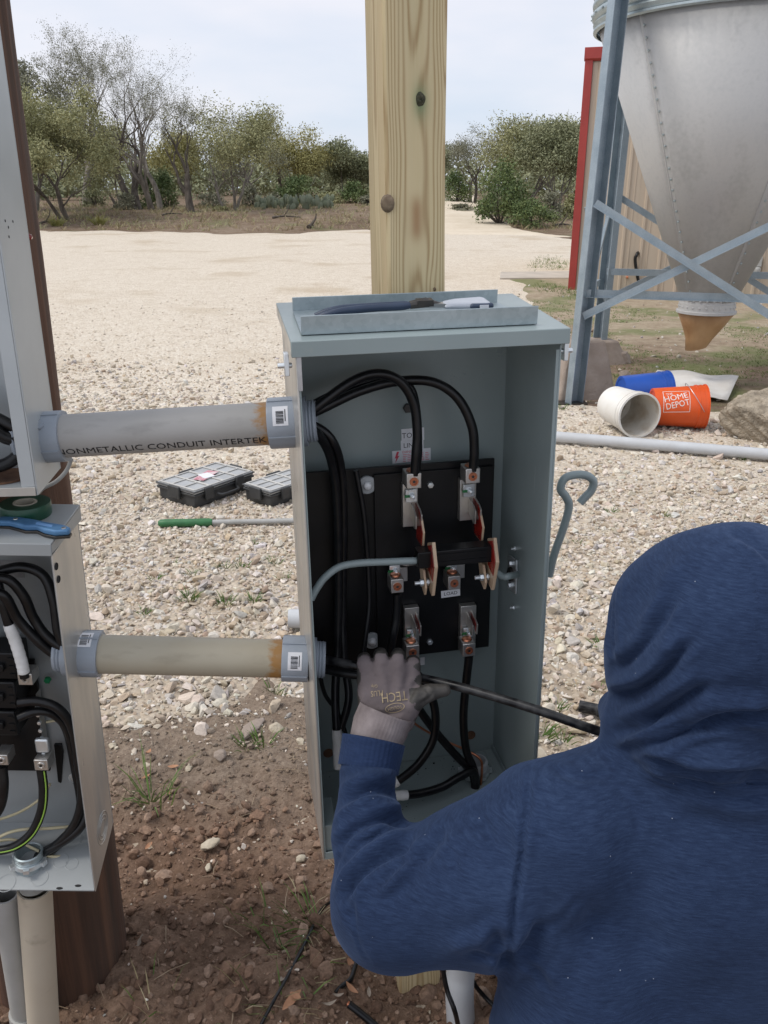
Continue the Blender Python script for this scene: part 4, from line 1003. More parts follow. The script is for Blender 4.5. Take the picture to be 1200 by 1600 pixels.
def leaf(px, py, L, W, ang, mat, curl=.25):
    g = gpt(px, py, .008); vs, fs = [], []; n = 6
    for i in range(n + 1):
        t = i / n; w = W * math.sin(math.pi * min(1, t * .95 + .03)) ** .8 / 2; z = curl * L * (t - .5) ** 2
        vs += [(t * L - L / 2, -w, z + w * .35), (t * L - L / 2, 0, z), (t * L - L / 2, w, z + w * .35)]
    for i in range(n): fs += [(3 * i, 3 * i + 3, 3 * i + 4, 3 * i + 1), (3 * i + 1, 3 * i + 4, 3 * i + 5, 3 * i + 2)]
    o = MB().add(vs, fs).build('fallen_leaf', mat, smooth=60); o.location = g; o.rotation_euler = (rs.uniform(-.3, .3), rs.uniform(-.3, .3), ang); return o
tag(leaf(456, 1567, .052, .017, .9, M_dl[0], .1), 'smooth reddish-tan fallen leaf on the soil beside the black cord', 'leaf')
for k in range(24):
    px, py = (rs.uniform(420, 590), rs.uniform(1480, 1595)) if k < 13 else (rs.uniform(170, 500), rs.uniform(1110, 1500))
    tag(leaf(px, py, rs.uniform(.018, .038), rs.uniform(.008, .016), rs.uniform(0, 6.28), M_dl[k % 2], rs.uniform(.2, 1.2)), 'small curled dead leaf among the clods of soil', 'leaf', 'dead leaves on the soil')
M_pale = pm('pale_limestone', (.52, .46, .36), (.40, .34, .25), 30, .9, bump=.6, bscale=60, bdist=.01)
for k, (px, py, s, lab) in enumerate([(330, 1332, .052, 'pale limestone lump in the middle of the dug soil'), (296, 1196, .030, 'yellowish stone lying at the edge of the dug soil'), (175, 1166, .034, 'white stone beside the right wall of the lower panel'), (392, 1143, .085, 'flat weathered grey slab of stone at the gravel edge'), (345, 1190, .05, 'brown chunk of bark-like rock on the soil'), (470, 1168, .036, 'pinkish stone under the enclosure corner'), (375, 938, .06, 'rounded tan stone among the grass tufts'), (470, 1350, .03, 'pale stone under the lowest corner of the enclosure'), (325, 1360, .028, 'white chip of stone just below the limestone lump'), (203, 1130, .05, 'white broken stone near the lower conduit'), (432, 1137, .06, 'bright pale stone beside the flat grey slab')]):
    q = gpt(px, py, 0); rock(lab, (q.x, q.y, 0), s, (1, .8, .6) if k != 3 else (1.5, .6, .3), 60 + k, M_pale if k not in (3, 4) else M_conc, 'stone', 'stone', 3, .2, rs.uniform(0, 3))
# ------------------------------------------------------------------ the double-throw switch enclosure
D0 = 1.02; WALL = .0025
FB = Frame(PT(505, 1345, D0), 11.0, -1.0)
W = FB.y(868.5, 700, 0).x; H = FB.y(462, 560, 0).z; DP = .210
YP = DP - .040                                                       # front of the black base plate
box = thing('switch_enclosure', 'open grey-green switch enclosure with black base plate, on the pine post', 'enclosure', FB.m)
def hexnut(mb, p, d, r=.006, h=.005, M=None): mb.lathe([(0, h), (r * .9, h), (r, h * .8), (r, 0)], 6, frame_to(p, d))
mb = MB(); mb.box(0, W, DP - WALL, DP, 0, H + .018); mb.build('back_wall', M_paint, box)
for nm, x0, s in (('left_wall', 0.0, 1), ('right_wall', W, -1)):
    mb = MB(); xa, xb = sorted((x0, x0 + s * WALL))
    mb.prism([(0, 0), (DP - WALL - .0003, 0), (DP - WALL - .0003, H + .017), (0, H)], xa, xb, 'x')
    w_ = mb.build(nm, M_worn if nm == 'left_wall' else M_paint, box, bevel=.0008)
    if nm == 'left_wall':
        mb = MB(); mb.prism([(.0006, .004), (DP - WALL - .001, .004), (DP - WALL - .001, H + .012), (.0006, H - .004)], xb, xb + .0006, 'x'); mb.build('inner_face', M_paint, w_)
        mb = MB(); mb.box(xb + .0008, xb + .0022, .0, .0022, .004, H - .006); mb.build('front_flange', M_paint, w_)
    else:
        mb = MB(); mb.box(xa - .0045, xa - .0004, .0, .0022, .004, H - .006); mb.build('front_flange', M_paint, w_)
mb = MB(); mb.box(WALL + .0004, W - WALL - .0004, .0006, DP - WALL - .0006, .001, .0035); mb.box(WALL + .0009, W - WALL - .0009, 0, .002, .001, .015); fl = mb.build('floor_plate', M_paint, box, bevel=.0008)
for x0, s in ((WALL + .001, 1), (W - WALL - .001, -1)):
    mb = MB(); a, b = sorted((x0, x0 + s * .0018)); mb.box(a, b, .004, DP - .004, .0038, .016); a, b = sorted((x0 + s * .002, x0 + s * .016)); mb.box(a, b, .06, DP - .004, .0038, .0052); mb.build('weld_flange', M_paint, fl)
# lid with a drip lip
LT = H + .0225
mb = MB(); OV = .006
mb.prism([(-.012, LT), (DP + .004, LT + .020), (DP + .004, LT + .0175), (-.0095, LT - .0025), (-.0095, LT - .0185), (-.012, LT - .0200)], -OV, W + OV, 'x')
lid = mb.build('lid', M_paint, box, bevel=.0012)
mb = MB(); 
for xa, xb in ((-OV + .0002, -OV + .0022), (W + OV - .0022, W + OV - .0002)): mb.prism([(-.0092, LT - .018), (DP + .0038, LT + .003), (DP + .0038, LT + .0172), (-.0092, LT - .0028)], xa, xb, 'x')
mb.build('lid_side', M_worn, lid)
# hinge hasps under the lid
for px, py, s in ((452, 569, -1), (885, 561, 1)):
    x = -.008 if s < 0 else W + .005
    mb = MB(); mb.box(min(x, x + s * .006), max(x, x + s * .006), .002, .018, H - .022, H + .006)
    mb.tube([(x - .004 * s, .010, H - .010), (x + .014 * s, .010, H - .010)], .0035, 8)
    mb.build('hasp', M_zinc, box, bevel=.0008)
mb = MB(); mb.box(.001, .0065, -.0035, -.0005, H - .040, H + .004); mb.build('hinge_pin', M_steel, box)
# bolts and holes through the back
for px, py in ((637, 637),):
    p = FB.y(px, py, DP - WALL); mb = MB(); hexnut(mb, Vector((p.x, DP - WALL, p.z)), (0, -1, 0), .008, .006); mb.build('mounting_bolt', M_steel_dark, box, smooth=30)
for px, py in ((735, 1148), (513, 1176)):
    p = FB.y(px, py, DP - WALL); mb = MB(); mb.lathe([(.0, .0), (.0075, .0), (.009, .0015), (.009, .0)], 16, frame_to(Vector((p.x, DP - WALL - .0006, p.z)), (0, -1, 0))); mb.build('mounting_hole', M_rust, box)
# black base plate: wide backer, raised centre board
a = FB.y(773, 717, YP); b = FB.y(765, 1010, YP); c = FB.y(530, 1022, YP)
PX1, PZ1, PZ0 = a.x, FB.y(700, 722, YP).z, FB.y(700, 1018, YP).z; PX0 = .008
mb = MB(); mb.box(PX0, PX1, YP, YP + .006, PZ0, PZ1); plate = mb.build('base_plate', M_black, box, bevel=.0008)
a2 = FB.y(584, 740, YP - .005); mb = MB(); mb.box(a2.x, PX1 - .0035, YP - .006, YP - .0005, PZ0 + .004, PZ1 - .010); mb.build('centre_board', M_black, box, bevel=.0008)
YB = YP - .006
for px, py in ((573, 757), (581, 1000)):
    p = FB.y(px, py, YP); mb = MB(); mb.lathe([(.0, -.036), (.0055, -.036), (.0055, .0), (.0145, .0), (.0145, .0035), (.0135, .0045), (.006, .005)], 22, Matrix.Translation((p.x, YP, p.z)) @ Matrix.Rotation(R(90), 4, 'X'))
    o = mb.build('standoff', M_nylon_t, box, smooth=40); mb = MB(); mb.lathe([(.0, .012), (.005, .011), (.0065, .008), (.0068, .0048)], 16, Matrix.Translation((p.x, YP, p.z)) @ Matrix.Rotation(R(90), 4, 'X')); mb.build('cap', M_nylon, o, smooth=60)
for px, py in ((672, 757), (671, 1002)):
    p = FB.y(px, py, YB); mb = MB(); hexnut(mb, Vector((p.x, YB - .0002, p.z)), (0, -1, 0), .0052, .005); mb.lathe([(.0, .0052), (.003, .0052), (.003, .0071), (0, .0072)], 10, frame_to(Vector((p.x, YB, p.z)), (0, -1, 0))); mb.build('hex_nut', M_zinc, box, smooth=30)
# line / load terminals
def lug(px, py, yf, w, h, d, up=True, name='lug'):                   # box connector with a set screw in front and a copper-filled barrel
    p = FB.y(px, py, yf); mb = MB(); mb.box(p.x - w / 2, p.x + w / 2, yf, yf + d, p.z - h / 2, p.z + h / 2)
    o = mb.build(name, M_alu, box, bevel=.0012)
    s = MB(); s.lathe([(.0, .0003), (.0035, .0003), (.0042, .0016), (.0062, .0016), (.0068, .0006), (.0068, -.001)], 18, frame_to(Vector((p.x, yf - .0004, p.z - h * .03)), (0, -1, 0))); s.build('set_screw', M_copper, o, smooth=35)
    k = MB(); k.lathe([(.0, .0002), (.0024, .0002), (.0024, .0004), (0, .0004)], 6, frame_to(Vector((p.x, yf - .0013, p.z - h * .03)), (0, -1, 0))); k.build('hex_socket', M_steel_dark, o)
    b = MB(); b.lathe([(.0, .0026), (.0075, .0022), (.0088, .0)], 14, frame_to(Vector((p.x, yf + d * .5, p.z + h / 2 + .0004)), (0, 0, 1))); b.build('barrel_mouth', M_copper, o, smooth=40)
    return p, o
def bracket(px, py, y, w, h):                                        # zinc strap with a bolt
    p = FB.y(px, py, y); o = MB().box(p.x - w / 2, p.x + w / 2, y, y + .004, p.z - h / 2, p.z + h / 2).build('strap', M_zinc, box, bevel=.0008)
    mb = MB(); hexnut(mb, Vector((p.x + .001, y - .0004, p.z)), (0, -1, 0), .0048, .0045); mb.lathe([(.0028, 0), (.0028, .009), (0, .0095)], 10, frame_to(Vector((p.x + .001, y, p.z)), (0, -1, 0))); mb.build('bolt', M_zinc, o, smooth=30)
    g = MB(); g.box(p.x - .011, p.x - .003, y - .0012, y - .0003, p.z - .002, p.z + .002); g.build('torque_mark', pm('green_torque_paint', (.02, .16, .05), None, rough=.4), o)
    return p
def bus(x0, y0, x1, y1, y, name='bus_bar'):
    a, b = FB.y(x0, y0, y), FB.y(x1, y1, y); return MB().box(min(a.x, b.x), max(a.x, b.x), y, YB - .001, min(a.z, b.z), max(a.z, b.z)).build(name, M_tinbus, box, bevel=.0008)
def jaw(px, y0, y1, zt_, zb_, xoff, th_=.0022, red=False):           # upright clip blade, pointed towards us
    z0, z1 = zb_, zt_; zm = z0 + (z1 - z0) * .32
    poly = [(y1, z1), (y0 + .010, z1 - (z1 - z0) * .18), (y0, zm + .012), (y0 + .002, z0 + .002), (y0 + .010, z0), (y1, zm)]
    o = MB().prism(poly, xoff, xoff + th_, 'x').build('jaw', M_tinbus, box, bevel=.0005)
    if red: MB().prism([(y1 - .002, z1 - .004), (y0 + .012, z1 - (z1 - z0) * .2), (y0 + .0035, zm + .010), (y0 + .006, z0 + .005), (y1 - .002, zm + .003)], xoff - .0008, xoff - .0002, 'x').build('red_face', M_red, o)
    return o
for lx, ly, bx0, bx1, by0, by1 in ((647, 752, 629, 653, 757, 822), (739, 744, 719, 743, 750, 812)):
    bus(bx0, by0, bx1, by1, YB - .014)
    bracket((bx0 + bx1) / 2 + 2, ly + 23, YB - .020, .018, .020)
    lug(lx, ly, YB - .050, .0225, .0235, .030)
    z1 = FB.y(lx, ly + 34, YB - .02).z; z0 = FB.y(lx, ly + 74, YB - .04).z; xc = FB.y(lx - 1, ly + 55, YB - .035).x
    jaw(lx, YB - .050, YB - .008, z1, z0, xc); jaw(lx, YB - .050, YB - .008, z1 + .002, z0 + .002, xc + .0085, red=True)
    xr = FB.y(lx + 10, ly + 76, YB - .045).x; za = FB.y(lx, ly + 58, YB - .045).z; zb = FB.y(lx, ly + 100, YB - .045).z
    sh = MB().prism([(YB - .016, za - .004), (YB - .046, za), (YB - .062, za - .018), (YB - .056, zb), (YB - .02, zb)], xr, xr + .0032, 'x').build('arc_shield', M_tan, box, bevel=.0005)
    MB().prism([(YB - .018, za - .006), (YB - .045, za - .002), (YB - .060, za - .018), (YB - .0545, zb + .002), (YB - .022, zb + .002)], xr - .0009, xr - .0002, 'x').build('red_face', M_red, sh)
for lx, ly in ((645, 1019), (733, 1016)):
    bus(lx - 13, ly - 68, lx + 10, ly - 12, YB - .014)
    bracket(lx - 1, ly - 27, YB - .020, .017, .018)
    lug(lx, ly, YB - .046, .0215, .0235, .030)
    z1 = FB.y(lx, ly - 57, YB - .02).z; z0 = FB.y(lx, ly - 22, YB - .04).z; xc = FB.y(lx + 2, ly - 40, YB - .035).x
    jaw(lx, YB - .046, YB - .008, z1, z0, xc); jaw(lx, YB - .046, YB - .008, z1 + .002, z0 + .002, xc + .0075, red=True)
for lx, ly, s in ((621, 916, 1), (710, 911, 1)):
    bus(lx - 4, ly - 28, lx + 16, ly - 8, YB - .012); bracket(lx - 4, ly - 24, YB - .022, .017, .018)
    lug(lx, ly, YB - .048, .0205, .0235, .030)
# cross shaft, blades, operating rod
sa, sb = FB.y(650, 868, YB - .075), FB.y(776, 864, YB - .075)
zs, ys = (sa.z + sb.z) / 2, YB - .075
mb = MB(); mb.box(sa.x, sb.x - .006, ys - .012, ys + .014, zs - .013, zs + .013); shaft = mb.build('shaft_block', M_black, box, bevel=.0015)
mb = MB(); mb.box(sa.x + .022, sb.x - .02, ys - .0135, ys - .0122, zs + .003, zs + .008); mb.box(sa.x + .022, sb.x - .02, ys - .0135, ys - .0122, zs - .009, zs - .004); mb.build('rib', M_black, shaft)
for px, pt_, pb in ((676, 850, 935), (771, 843, 926)):
    x = FB.y(px, 885, ys - .02).x; z1, z0 = FB.y(px, pt_, ys - .022).z, FB.y(px, pb, ys - .022).z
    z1 = max(z1, zs + .016)
    bl = MB().prism([(ys + .012, z1 - .012), (ys - .016, z1), (ys - .032, (z1 * .62 + z0 * .38)), (ys - .014, z0), (ys + .014, z0 + .006), (ys + .03, z0 + .03)], x, x + .0052, 'x').build('switch_blade', M_tan, box, bevel=.0006)
    MB().prism([(ys + .006, z1 - .014), (ys - .0145, z1 - .005), (ys - .0295, (z1 * .62 + z0 * .38)), (ys - .022, z0 + .028), (ys + .004, z0 + .036)], x - .0011, x - .0003, 'x').build('red_face', M_red, bl)
    MB().prism([(ys + .014, z0 + .004), (ys - .004, z0 - .002), (ys - .010, z0 + .012), (ys + .004, z0 + .036), (ys + .03, z0 + .036)], x - .009, x - .0055, 'x').build('blade_clip', M_tan, bl, bevel=.0004)
    p = Vector((x - .010, ys - .002, z0 + .018))
    for dz in (0,):
        mb = MB(); hexnut(mb, p, (-1, 0, 0), .0055, .005); mb.lathe([(.003, -.012), (.003, .013), (0, .0135)], 10, frame_to(p, (-1, 0, 0))); hexnut(mb, p + Vector((.0085, 0, 0)), (-1, 0, 0), .0055, .003); mb.build('pivot_bolt', M_zinc, bl, smooth=30)
    ln = MB(); a = Vector((x - .006, ys + .002, z0 + .025)); ln.prism([(ys + .004, z0 + .045), (ys + .012, z0 + .048), (YB - .012, z0 + .03), (YB - .012, z0 + .018)], x - .030, x - .010, 'x'); ln.build('hinge_plate', M_tinbus, bl)
rod_l = spline([FB.y(650, 876, ys), FB.y(600, 878, ys), FB.y(560, 880, ys), FB.y(530, 886, ys), FB.y(508, 902, ys - .005), FB.y(494, 921, ys - .008), FB.y(486, 936, ys - .010)], 6)
mb = MB(); mb.tube(rod_l, .0055, 12); mb.build('operating_rod', M_paint, box, smooth=50)
bx_ = FB.x(803, 897, W - WALL)
mb = MB(); mb.tube(spline([FB.y(773, 893, ys), FB.y(786, 901, ys), FB.y(796, 900, ys), Vector((W + .012, bx_.y, bx_.z))], 6), .0055, 12); mb.build('operating_rod', M_paint, box, smooth=50)
mb = MB(); mb.prism([(bx_.y - .020, bx_.z - .026), (bx_.y + .018, bx_.z - .032), (bx_.y + .020, bx_.z + .026), (bx_.y - .018, bx_.z + .032)], W - WALL - .004, W - WALL - .0006, 'x'); bp = mb.build('bearing_plate', M_zinc, box, bevel=.0006)
mb = MB(); mb.lathe([(.0065, -.002), (.012, -.001), (.012, .004), (.0065, .006)], 20, frame_to(Vector((W - WALL - .004, bx_.y, bx_.z)), (-1, 0, 0))); mb.build('bushing', M_steel_dark, bp, smooth=40)
for dz in (-.019, .019): mb = MB(); hexnut(mb, Vector((W - WALL - .0042, bx_.y, bx_.z + dz)), (-1, 0, 0), .005, .005); mb.build('nut', M_zinc, bp, smooth=30)
for px, py in ((806, 857), (804, 949)):
    p = FB.x(px, py, W - WALL); mb = MB(); mb.lathe([(.0022, -.0), (.0022, .008), (0, .0085)], 8, frame_to(Vector((W - WALL - .0002, p.y, p.z)), (-1, 0, 0))); hexnut(mb, Vector((W - WALL - .0004, p.y, p.z)), (-1, 0, 0), .004, .003); mb.build('wall_stud', M_zinc, box, smooth=30)
# outside lever
xo = W + .024
mb = MB(); mb.lathe([(.0, .022), (.014, .022), (.021, .015), (.021, .0)], 24, frame_to(Vector((W + .0005, bx_.y, bx_.z)), (1, 0, 0))); mb.build('lever_hub', M_paint, box, smooth=40)
pts = [(858, 900), (866, 866), (880, 826), (889, 792), (884, 776), (876, 764), (882, 748), (898, 742), (916, 743), (927, 752), (924, 766), (914, 777), (906, 786)]
P = [FB.x(px, py, xo + .006) if False else FB.y(px, py, bx_.y - .0) for px, py in pts]
mb = MB(); mb.tube(spline(P, 6), .0066, 12); mb.build('lever', M_paint, box, smooth=50)
# printed labels
def flat_text(parent, name, mat, txt, size, M, sx=1.0):
    vs, fs = text_geo(txt, size, sx); return MB().add([(x, y, 0) for x, y in vs], fs, M).build(name, mat, parent)
def sticker(px, py, y, w, h, lines=(), mat=M_label, rot=0.0):
    p = FB.y(px, py, y); M = frame_to(Vector((p.x, y, p.z)), (0, -1, 0), up=Vector((0, 0, 1))) @ Matrix.Rotation(R(rot), 4, 'Z')
    o = MB().box(-w / 2, w / 2, -h / 2, h / 2, 0, .0004, M).build('sticker', mat, box)
    for txt, size, dx, dy, mt in lines: flat_text(o, 'lettering', mt, txt, size, M @ Matrix.Translation((dx, dy, .0006)))
    return o, M
YW = DP - WALL - .0006
sticker(645, 679, YW, .0365, .0205, (('TOP', .0118, -.0062, -.001, M_ink),), rot=1)
sticker(644, 695, YW, .0365, .0165, (('LINE', .0108, -.0035, -.0005, M_ink),), rot=1)
o, M = sticker(643, 712, YW - .0006, .062, .0205, (('DANGER', .0056, -.0035, .0070, M_pink),), rot=1)
mb = MB()
for k in range(5):
    z = .0030 - k * .0028
    for q in range(6): x0 = -.014 + q * .0072; mb.box(x0, x0 + rs.uniform(.004, .0066), z - .0006, z + .0006, .0006, .0008, M)
mb.build('small_print', M_pink2, o)
MB().prism([(-.0235, .0085), (-.0200, .0085), (-.0225, .0015), (-.0195, .0020), (-.0265, -.0090), (-.0245, -.0015), (-.0270, -.0020)], .0006, .0009, 'z', M).build('shock_symbol', M_pink, o)
sticker(704, 927, YB - .0004, .032, .0125, (('LOAD', .0085, 0, 0, M_ink),), rot=2)
sticker(660, 1033, YW, .008, .015, (), rot=0)
# hub in the floor
hp = FB.z(742, 1206, .006); 
mb = MB(); mb.lathe([(.0215, -.14), (.0215, .030), (.0185, .031), (.0182, -.14)], 32, Matrix.Translation((hp.x, hp.y, .0))); hub = mb.build('hub', M_whitepvc, box, smooth=40)
mb = MB(); mb.lathe([(.0218, .013), (.0262, .013), (.0262, .007), (.0218, .007)], 32, Matrix.Translation((hp.x, hp.y, 0)))
for k in range(6):
    a = k * R(60) + .3; mb.box(-.004, .004, .0250, .0300, .007, .013, Matrix.Translation((hp.x, hp.y, 0)) @ Matrix.Rotation(a, 4, 'Z'))
mb.build('locknut', M_zinc, hub, smooth=30)
mb = MB()
for k in range(4): mb.lathe([(.0216, .014 + k * .004), (.0226, .0155 + k * .004), (.0216, .017 + k * .004)], 32, Matrix.Translation((hp.x, hp.y, 0)))
mb.build('thread', M_whitepvc, hub, smooth=60)
mb = MB()
for _ in range(95):                                                 # bits of sheath and dirt on the floor
    x, y = rs.normal(.55, .25) * W, DP * (1 - abs(rs.normal(0, .35))) - .006
    if not (.01 < x < W - .015 and .02 < y < DP - .008): continue
    if math.hypot(x - hp.x, y - hp.y) < .032: continue
    mb.lathe([(.0, 0), (.0012, .0004), (.0009, .001), (0, .0013)], 5, Matrix.Translation((x, y, .0036)) @ Matrix.Scale(rs.lognormal(-.75, .6), 4))
kind(mb.build('debris', M_black, box), 'stuff')
o = MB().box(.002, .024, .005, .07, .004, .062); o.build('corner_gusset', M_paint, box, bevel=.001)

# ------------------------------------------------------------------ cables inside the enclosure
def cable(label, pts, r=.0092, mat=M_cable, tape=None, name='power_cable', world=None, n=12, k=9, cat='cable'):
    if not world: r *= .77
    P = spline(world if world else [FB.wy(*p) for p in pts], k); c = P[len(P) // 2].copy()
    o = MB().tube([p - c for p in P], r, n).build(name, mat, smooth=60); o.location = c; tag(o, label, cat)
    if tape:
        i0, i1 = int(tape[0] * (len(P) - 1)), int(tape[1] * (len(P) - 1)); m = MB(); seg = P[i0:i1 + 1]
        rad = [r + .0009 + .0003 * ((j * 7) % 3) for j in range(len(seg))]; m.tube([p - c for p in seg], rad, 14); m.build('white_tape', M_whitetape, o, smooth=40)
    return o
yl = YB - .034
cable('black cable arching from the upper conduit to the left line lug', [(455, 668, .10), (500, 632, .10), (550, 596, .105), (590, 584, .11), (625, 596, .115), (646, 630, .118), (652, 675, .118), (650, 710, .118), (648, 742, .120)])
cable('black cable arching from the upper conduit over to the right line lug', [(455, 660, .12), (500, 640, .13), (560, 612, .135), (620, 596, .135), (676, 597, .128), (715, 622, .122), (737, 665, .118), (741, 705, .118), (739, 735, .120)])
cable('third black cable looping up behind the two line cables', [(455, 655, .115), (500, 626, .14), (560, 600, .15), (610, 590, .15), (640, 604, .15), (651, 640, .15), (654, 700, .14), (651, 735, .13)], .0075)
cable('black cable dropping from the upper conduit with white tape at its end', [(450, 668, .09), (484, 668, .09), (508, 695, .11), (521, 735, .13), (527, 800, .14), (529, 900, .142), (528, 1000, .135), (524, 1080, .11), (526, 1140, .085), (529, 1200, .07)], .0088, tape=(.90, 1.0))
cable('second black cable dropping behind the taped one', [(450, 660, .12), (490, 665, .12), (520, 690, .12), (534, 740, .14), (537, 830, .150), (535, 950, .150), (538, 1030, .13), (545, 1090, .10), (532, 1140, .09)], .0085)
cable('thin black cable running down the black plate to the hand', [(556, 735, .150), (568, 800, .148), (574, 870, .146), (577, 940, .14), (572, 990, .13), (565, 1040, .12)], .0055)
cable('black cable from the left load lug down behind the glove', [(621, 928, .128), (619, 965, .126), (612, 1005, .120), (604, 1050, .13), (596, 1100, .15)], .0088)
cable('black cable rising from the floor hub to the lower right lug', [(733, 1024, .128), (728, 1070, .128), (724, 1120, .126), (728, 1170, .124), (741, 1205, .115), (744, 1240, .11)], .0092)
cable('black cable slanting from the glove down into the floor hub', [(632, 1060, .13), (650, 1100, .13), (678, 1140, .128), (712, 1180, .122), (738, 1208, .118), (742, 1240, .11)], .0092)
cable('looped black cable end with white tape, upper of the two', [(645, 1045, .12), (668, 1075, .105), (680, 1112, .098), (677, 1155, .092), (655, 1192, .088), (625, 1218, .084), (606, 1228, .082)], .0090, tape=(.86, 1.0))
cable('curved black cable from the hub with a white taped end, lower of the two', [(744, 1236, .115), (740, 1206, .108), (718, 1214, .098), (690, 1230, .088), (655, 1240, .08), (622, 1243, .074), (600, 1244, .072)], .0092, tape=(.76, 1.0))
cable('bare copper ground wire running across into the floor hub', [(620, 1105, .165), (650, 1132, .160), (690, 1155, .155), (728, 1172, .142), (750, 1186, .128), (753, 1205, .12), (750, 1235, .115)], .0028, M_copper, name='ground_wire', cat='wire')
cable('thin black cable along the left inside of the enclosure bottom', [(498, 1046, .10), (508, 1085, .12), (528, 1115, .13), (545, 1165, .13), (548, 1220, .12)], .0045)
# ------------------------------------------------------------------ galvanised channel and tools on the lid
LA = math.atan2(.020, DP + .016)
def lidz(y): return LT + (y + .012) * .020 / (DP + .016)
c0 = FB.y(471, 525, .012); c1 = FB.y(839, 517, .012); r0_ = FB.y(457, 489, .148)
Mc = Matrix.Translation((0, 0, 0))
x0, x1 = c0.x, c1.x; zf = lidz(.012) + .001
ch = thing('steel_channel', 'galvanised steel channel lying on the lid of the enclosure', 'channel', FB.m @ Matrix.Translation((x0, .012, zf)) @ Matrix.Rotation(LA, 4, 'X'))
Lc = x1 - x0; dpt = .135; xb0, xb1 = FB.y(457, 480, .147).x - x0, FB.y(776, 475, .147).x - x0
mb = MB()
def slab(a0, a1, b0, b1, y0, y1, z0, z1):
    return [(a0, y0, z0), (a1, y0, z0), (b1, y1, z0), (b0, y1, z0), (a0, y0, z1), (a1, y0, z1), (b1, y1, z1), (b0, y1, z1)], [(0, 3, 2, 1), (4, 5, 6, 7), (0, 1, 5, 4), (2, 3, 7, 6), (1, 2, 6, 5), (0, 4, 7, 3)]
mb.add(*slab(0, Lc, xb0, xb1, 0.0019, dpt - .0019, 0, .0018)); mb.build('web', M_galv, ch)
MB().box(0, Lc, 0, .0018, 0, .0235).build('front_flange', M_galv, ch, bevel=.0006)
MB().box(xb0, xb1, dpt - .0018, dpt, 0, .0195).build('rear_flange', M_galv, ch, bevel=.0006)
Mch = FB.m @ Matrix.Translation((x0, .012, zf)) @ Matrix.Rotation(LA, 4, 'X'); Fi = Mch.inverted()
def chp(px, py, y, z):
    o = Fi @ Vector((0, 0, CAM_H)); d = Fi.to_3x3() @ ray(px, py); q = o + d * ((y - o.y) / d.y); return Vector((q.x, y, z))
pl = thing('pliers', 'pliers with long dark navy grips lying in the steel channel', 'pliers', Mch)
z = .019
for a, bend in ((0, .004), (.016, -.004)):
    pts = [chp(492, 494, .055 + a, z - .012), chp(530, 494, .053 + a, z - .004), chp(580, 493, .054 + a + bend, z - .002), chp(625, 490, .056 + a * .5, z - .001), chp(646, 489, .058, z)]
    mb = MB(); mb.tube(spline(pts, 6), [.0038, .0046] + [.0052] * 18 + [.005, .0046, .0042, .004, .004], 12); mb.build('grip', M_navygrip, pl, smooth=60)
p1, p2, p3 = chp(640, 489, .058, z), chp(664, 488, .060, z + .002), chp(698, 492, .060, z - .004)
mb = MB(); mb.tube([p1, p2, p3], [.0055, .007, .002], 8); mb.box(p2.x - .012, p2.x + .010, .052, .068, z - .002, z + .0065); mb.build('jaws', M_steel_dark, pl, bevel=.002)
tk = thing('utility_cutter', 'grey and white utility cutter beside the pliers in the channel', 'cutter', Mch)
a, b = chp(690, 492, .06, 0).x, chp(762, 490, .06, 0).x
mb = MB(); mb.prism([(a, .050), (a + .012, .046), (b - .004, .040), (b, .046), (b + .001, .078), (b - .006, .084), (a + .02, .078), (a, .066)], .0125, .0215, 'z'); mb.build('body', M_tool, tk, bevel=.005, seg=3)
MB().box(b - .030, b + .002, .0395, .05, .0135, .0205).build('end_cap', M_navygrip, tk, bevel=.003); MB().box(b - .018, b - .006, .0385, .0394, .015, .019).build('clip', M_label, tk)
MB().prism([(a - .028, .058), (a + .004, .050), (a + .004, .066)], .015, .020, 'z').build('blade', M_steel, tk)

# ------------------------------------------------------------------ pine post
pb = FB.m @ Vector((0, DP + .0045, 0)); 
pl_ = FB.y(585, 460, DP + .012); 
pf = FB.y(605.5, 460, DP + .012).x; pr = FB.y(698.5, 460, DP + .012).x; pwid = pr - pf
pt_, pl_ = FB.wy(650, 0, DP + .012), FB.wy(652, 462, DP + .012); upd = (pt_ - pl_).normalized()
post_base = pl_ - upd * ((pl_.z + .12) / upd.z)
px_ = (FB.m.to_3x3() @ Vector((1, 0, 0))); py_ = upd.cross(px_).normalized(); px_ = py_.cross(upd)
Mp = Matrix((px_, py_, upd)).transposed().to_4x4(); Mp.translation = post_base; Mp = Mp @ Matrix.Rotation(R(6), 4, 'Z')
post = thing('wooden_post', 'pale pressure-treated pine post carrying the grey-green enclosure', 'post', Mp)
hw = pwid / 2; ch_ = .004
bm_pts = [(-hw + ch_, 0), (hw - ch_, 0), (hw, ch_), (hw, 2 * hw - ch_), (hw - ch_, 2 * hw), (-hw + ch_, 2 * hw), (-hw, 2 * hw - ch_), (-hw, ch_)]
mb = MB(); nz = 60; vs = []
for j in range(nz + 1):
    z = 2.35 * j / nz
    for i, (x, y) in enumerate(bm_pts): vs.append((x + (.0012 * math.sin(z * 9 + i) if i in (0, 7, 1, 2) else 0), y, z))
fs = [(j * 8 + i, j * 8 + (i + 1) % 8, (j + 1) * 8 + (i + 1) % 8, (j + 1) * 8 + i) for j in range(nz) for i in range(8)] + [tuple(range(8))[::-1], tuple(nz * 8 + i for i in range(8))]
Fp = Frame(Vector((0, 0, 0)), 0); Fp.m = Mp; Fp.i = Mp.inverted()
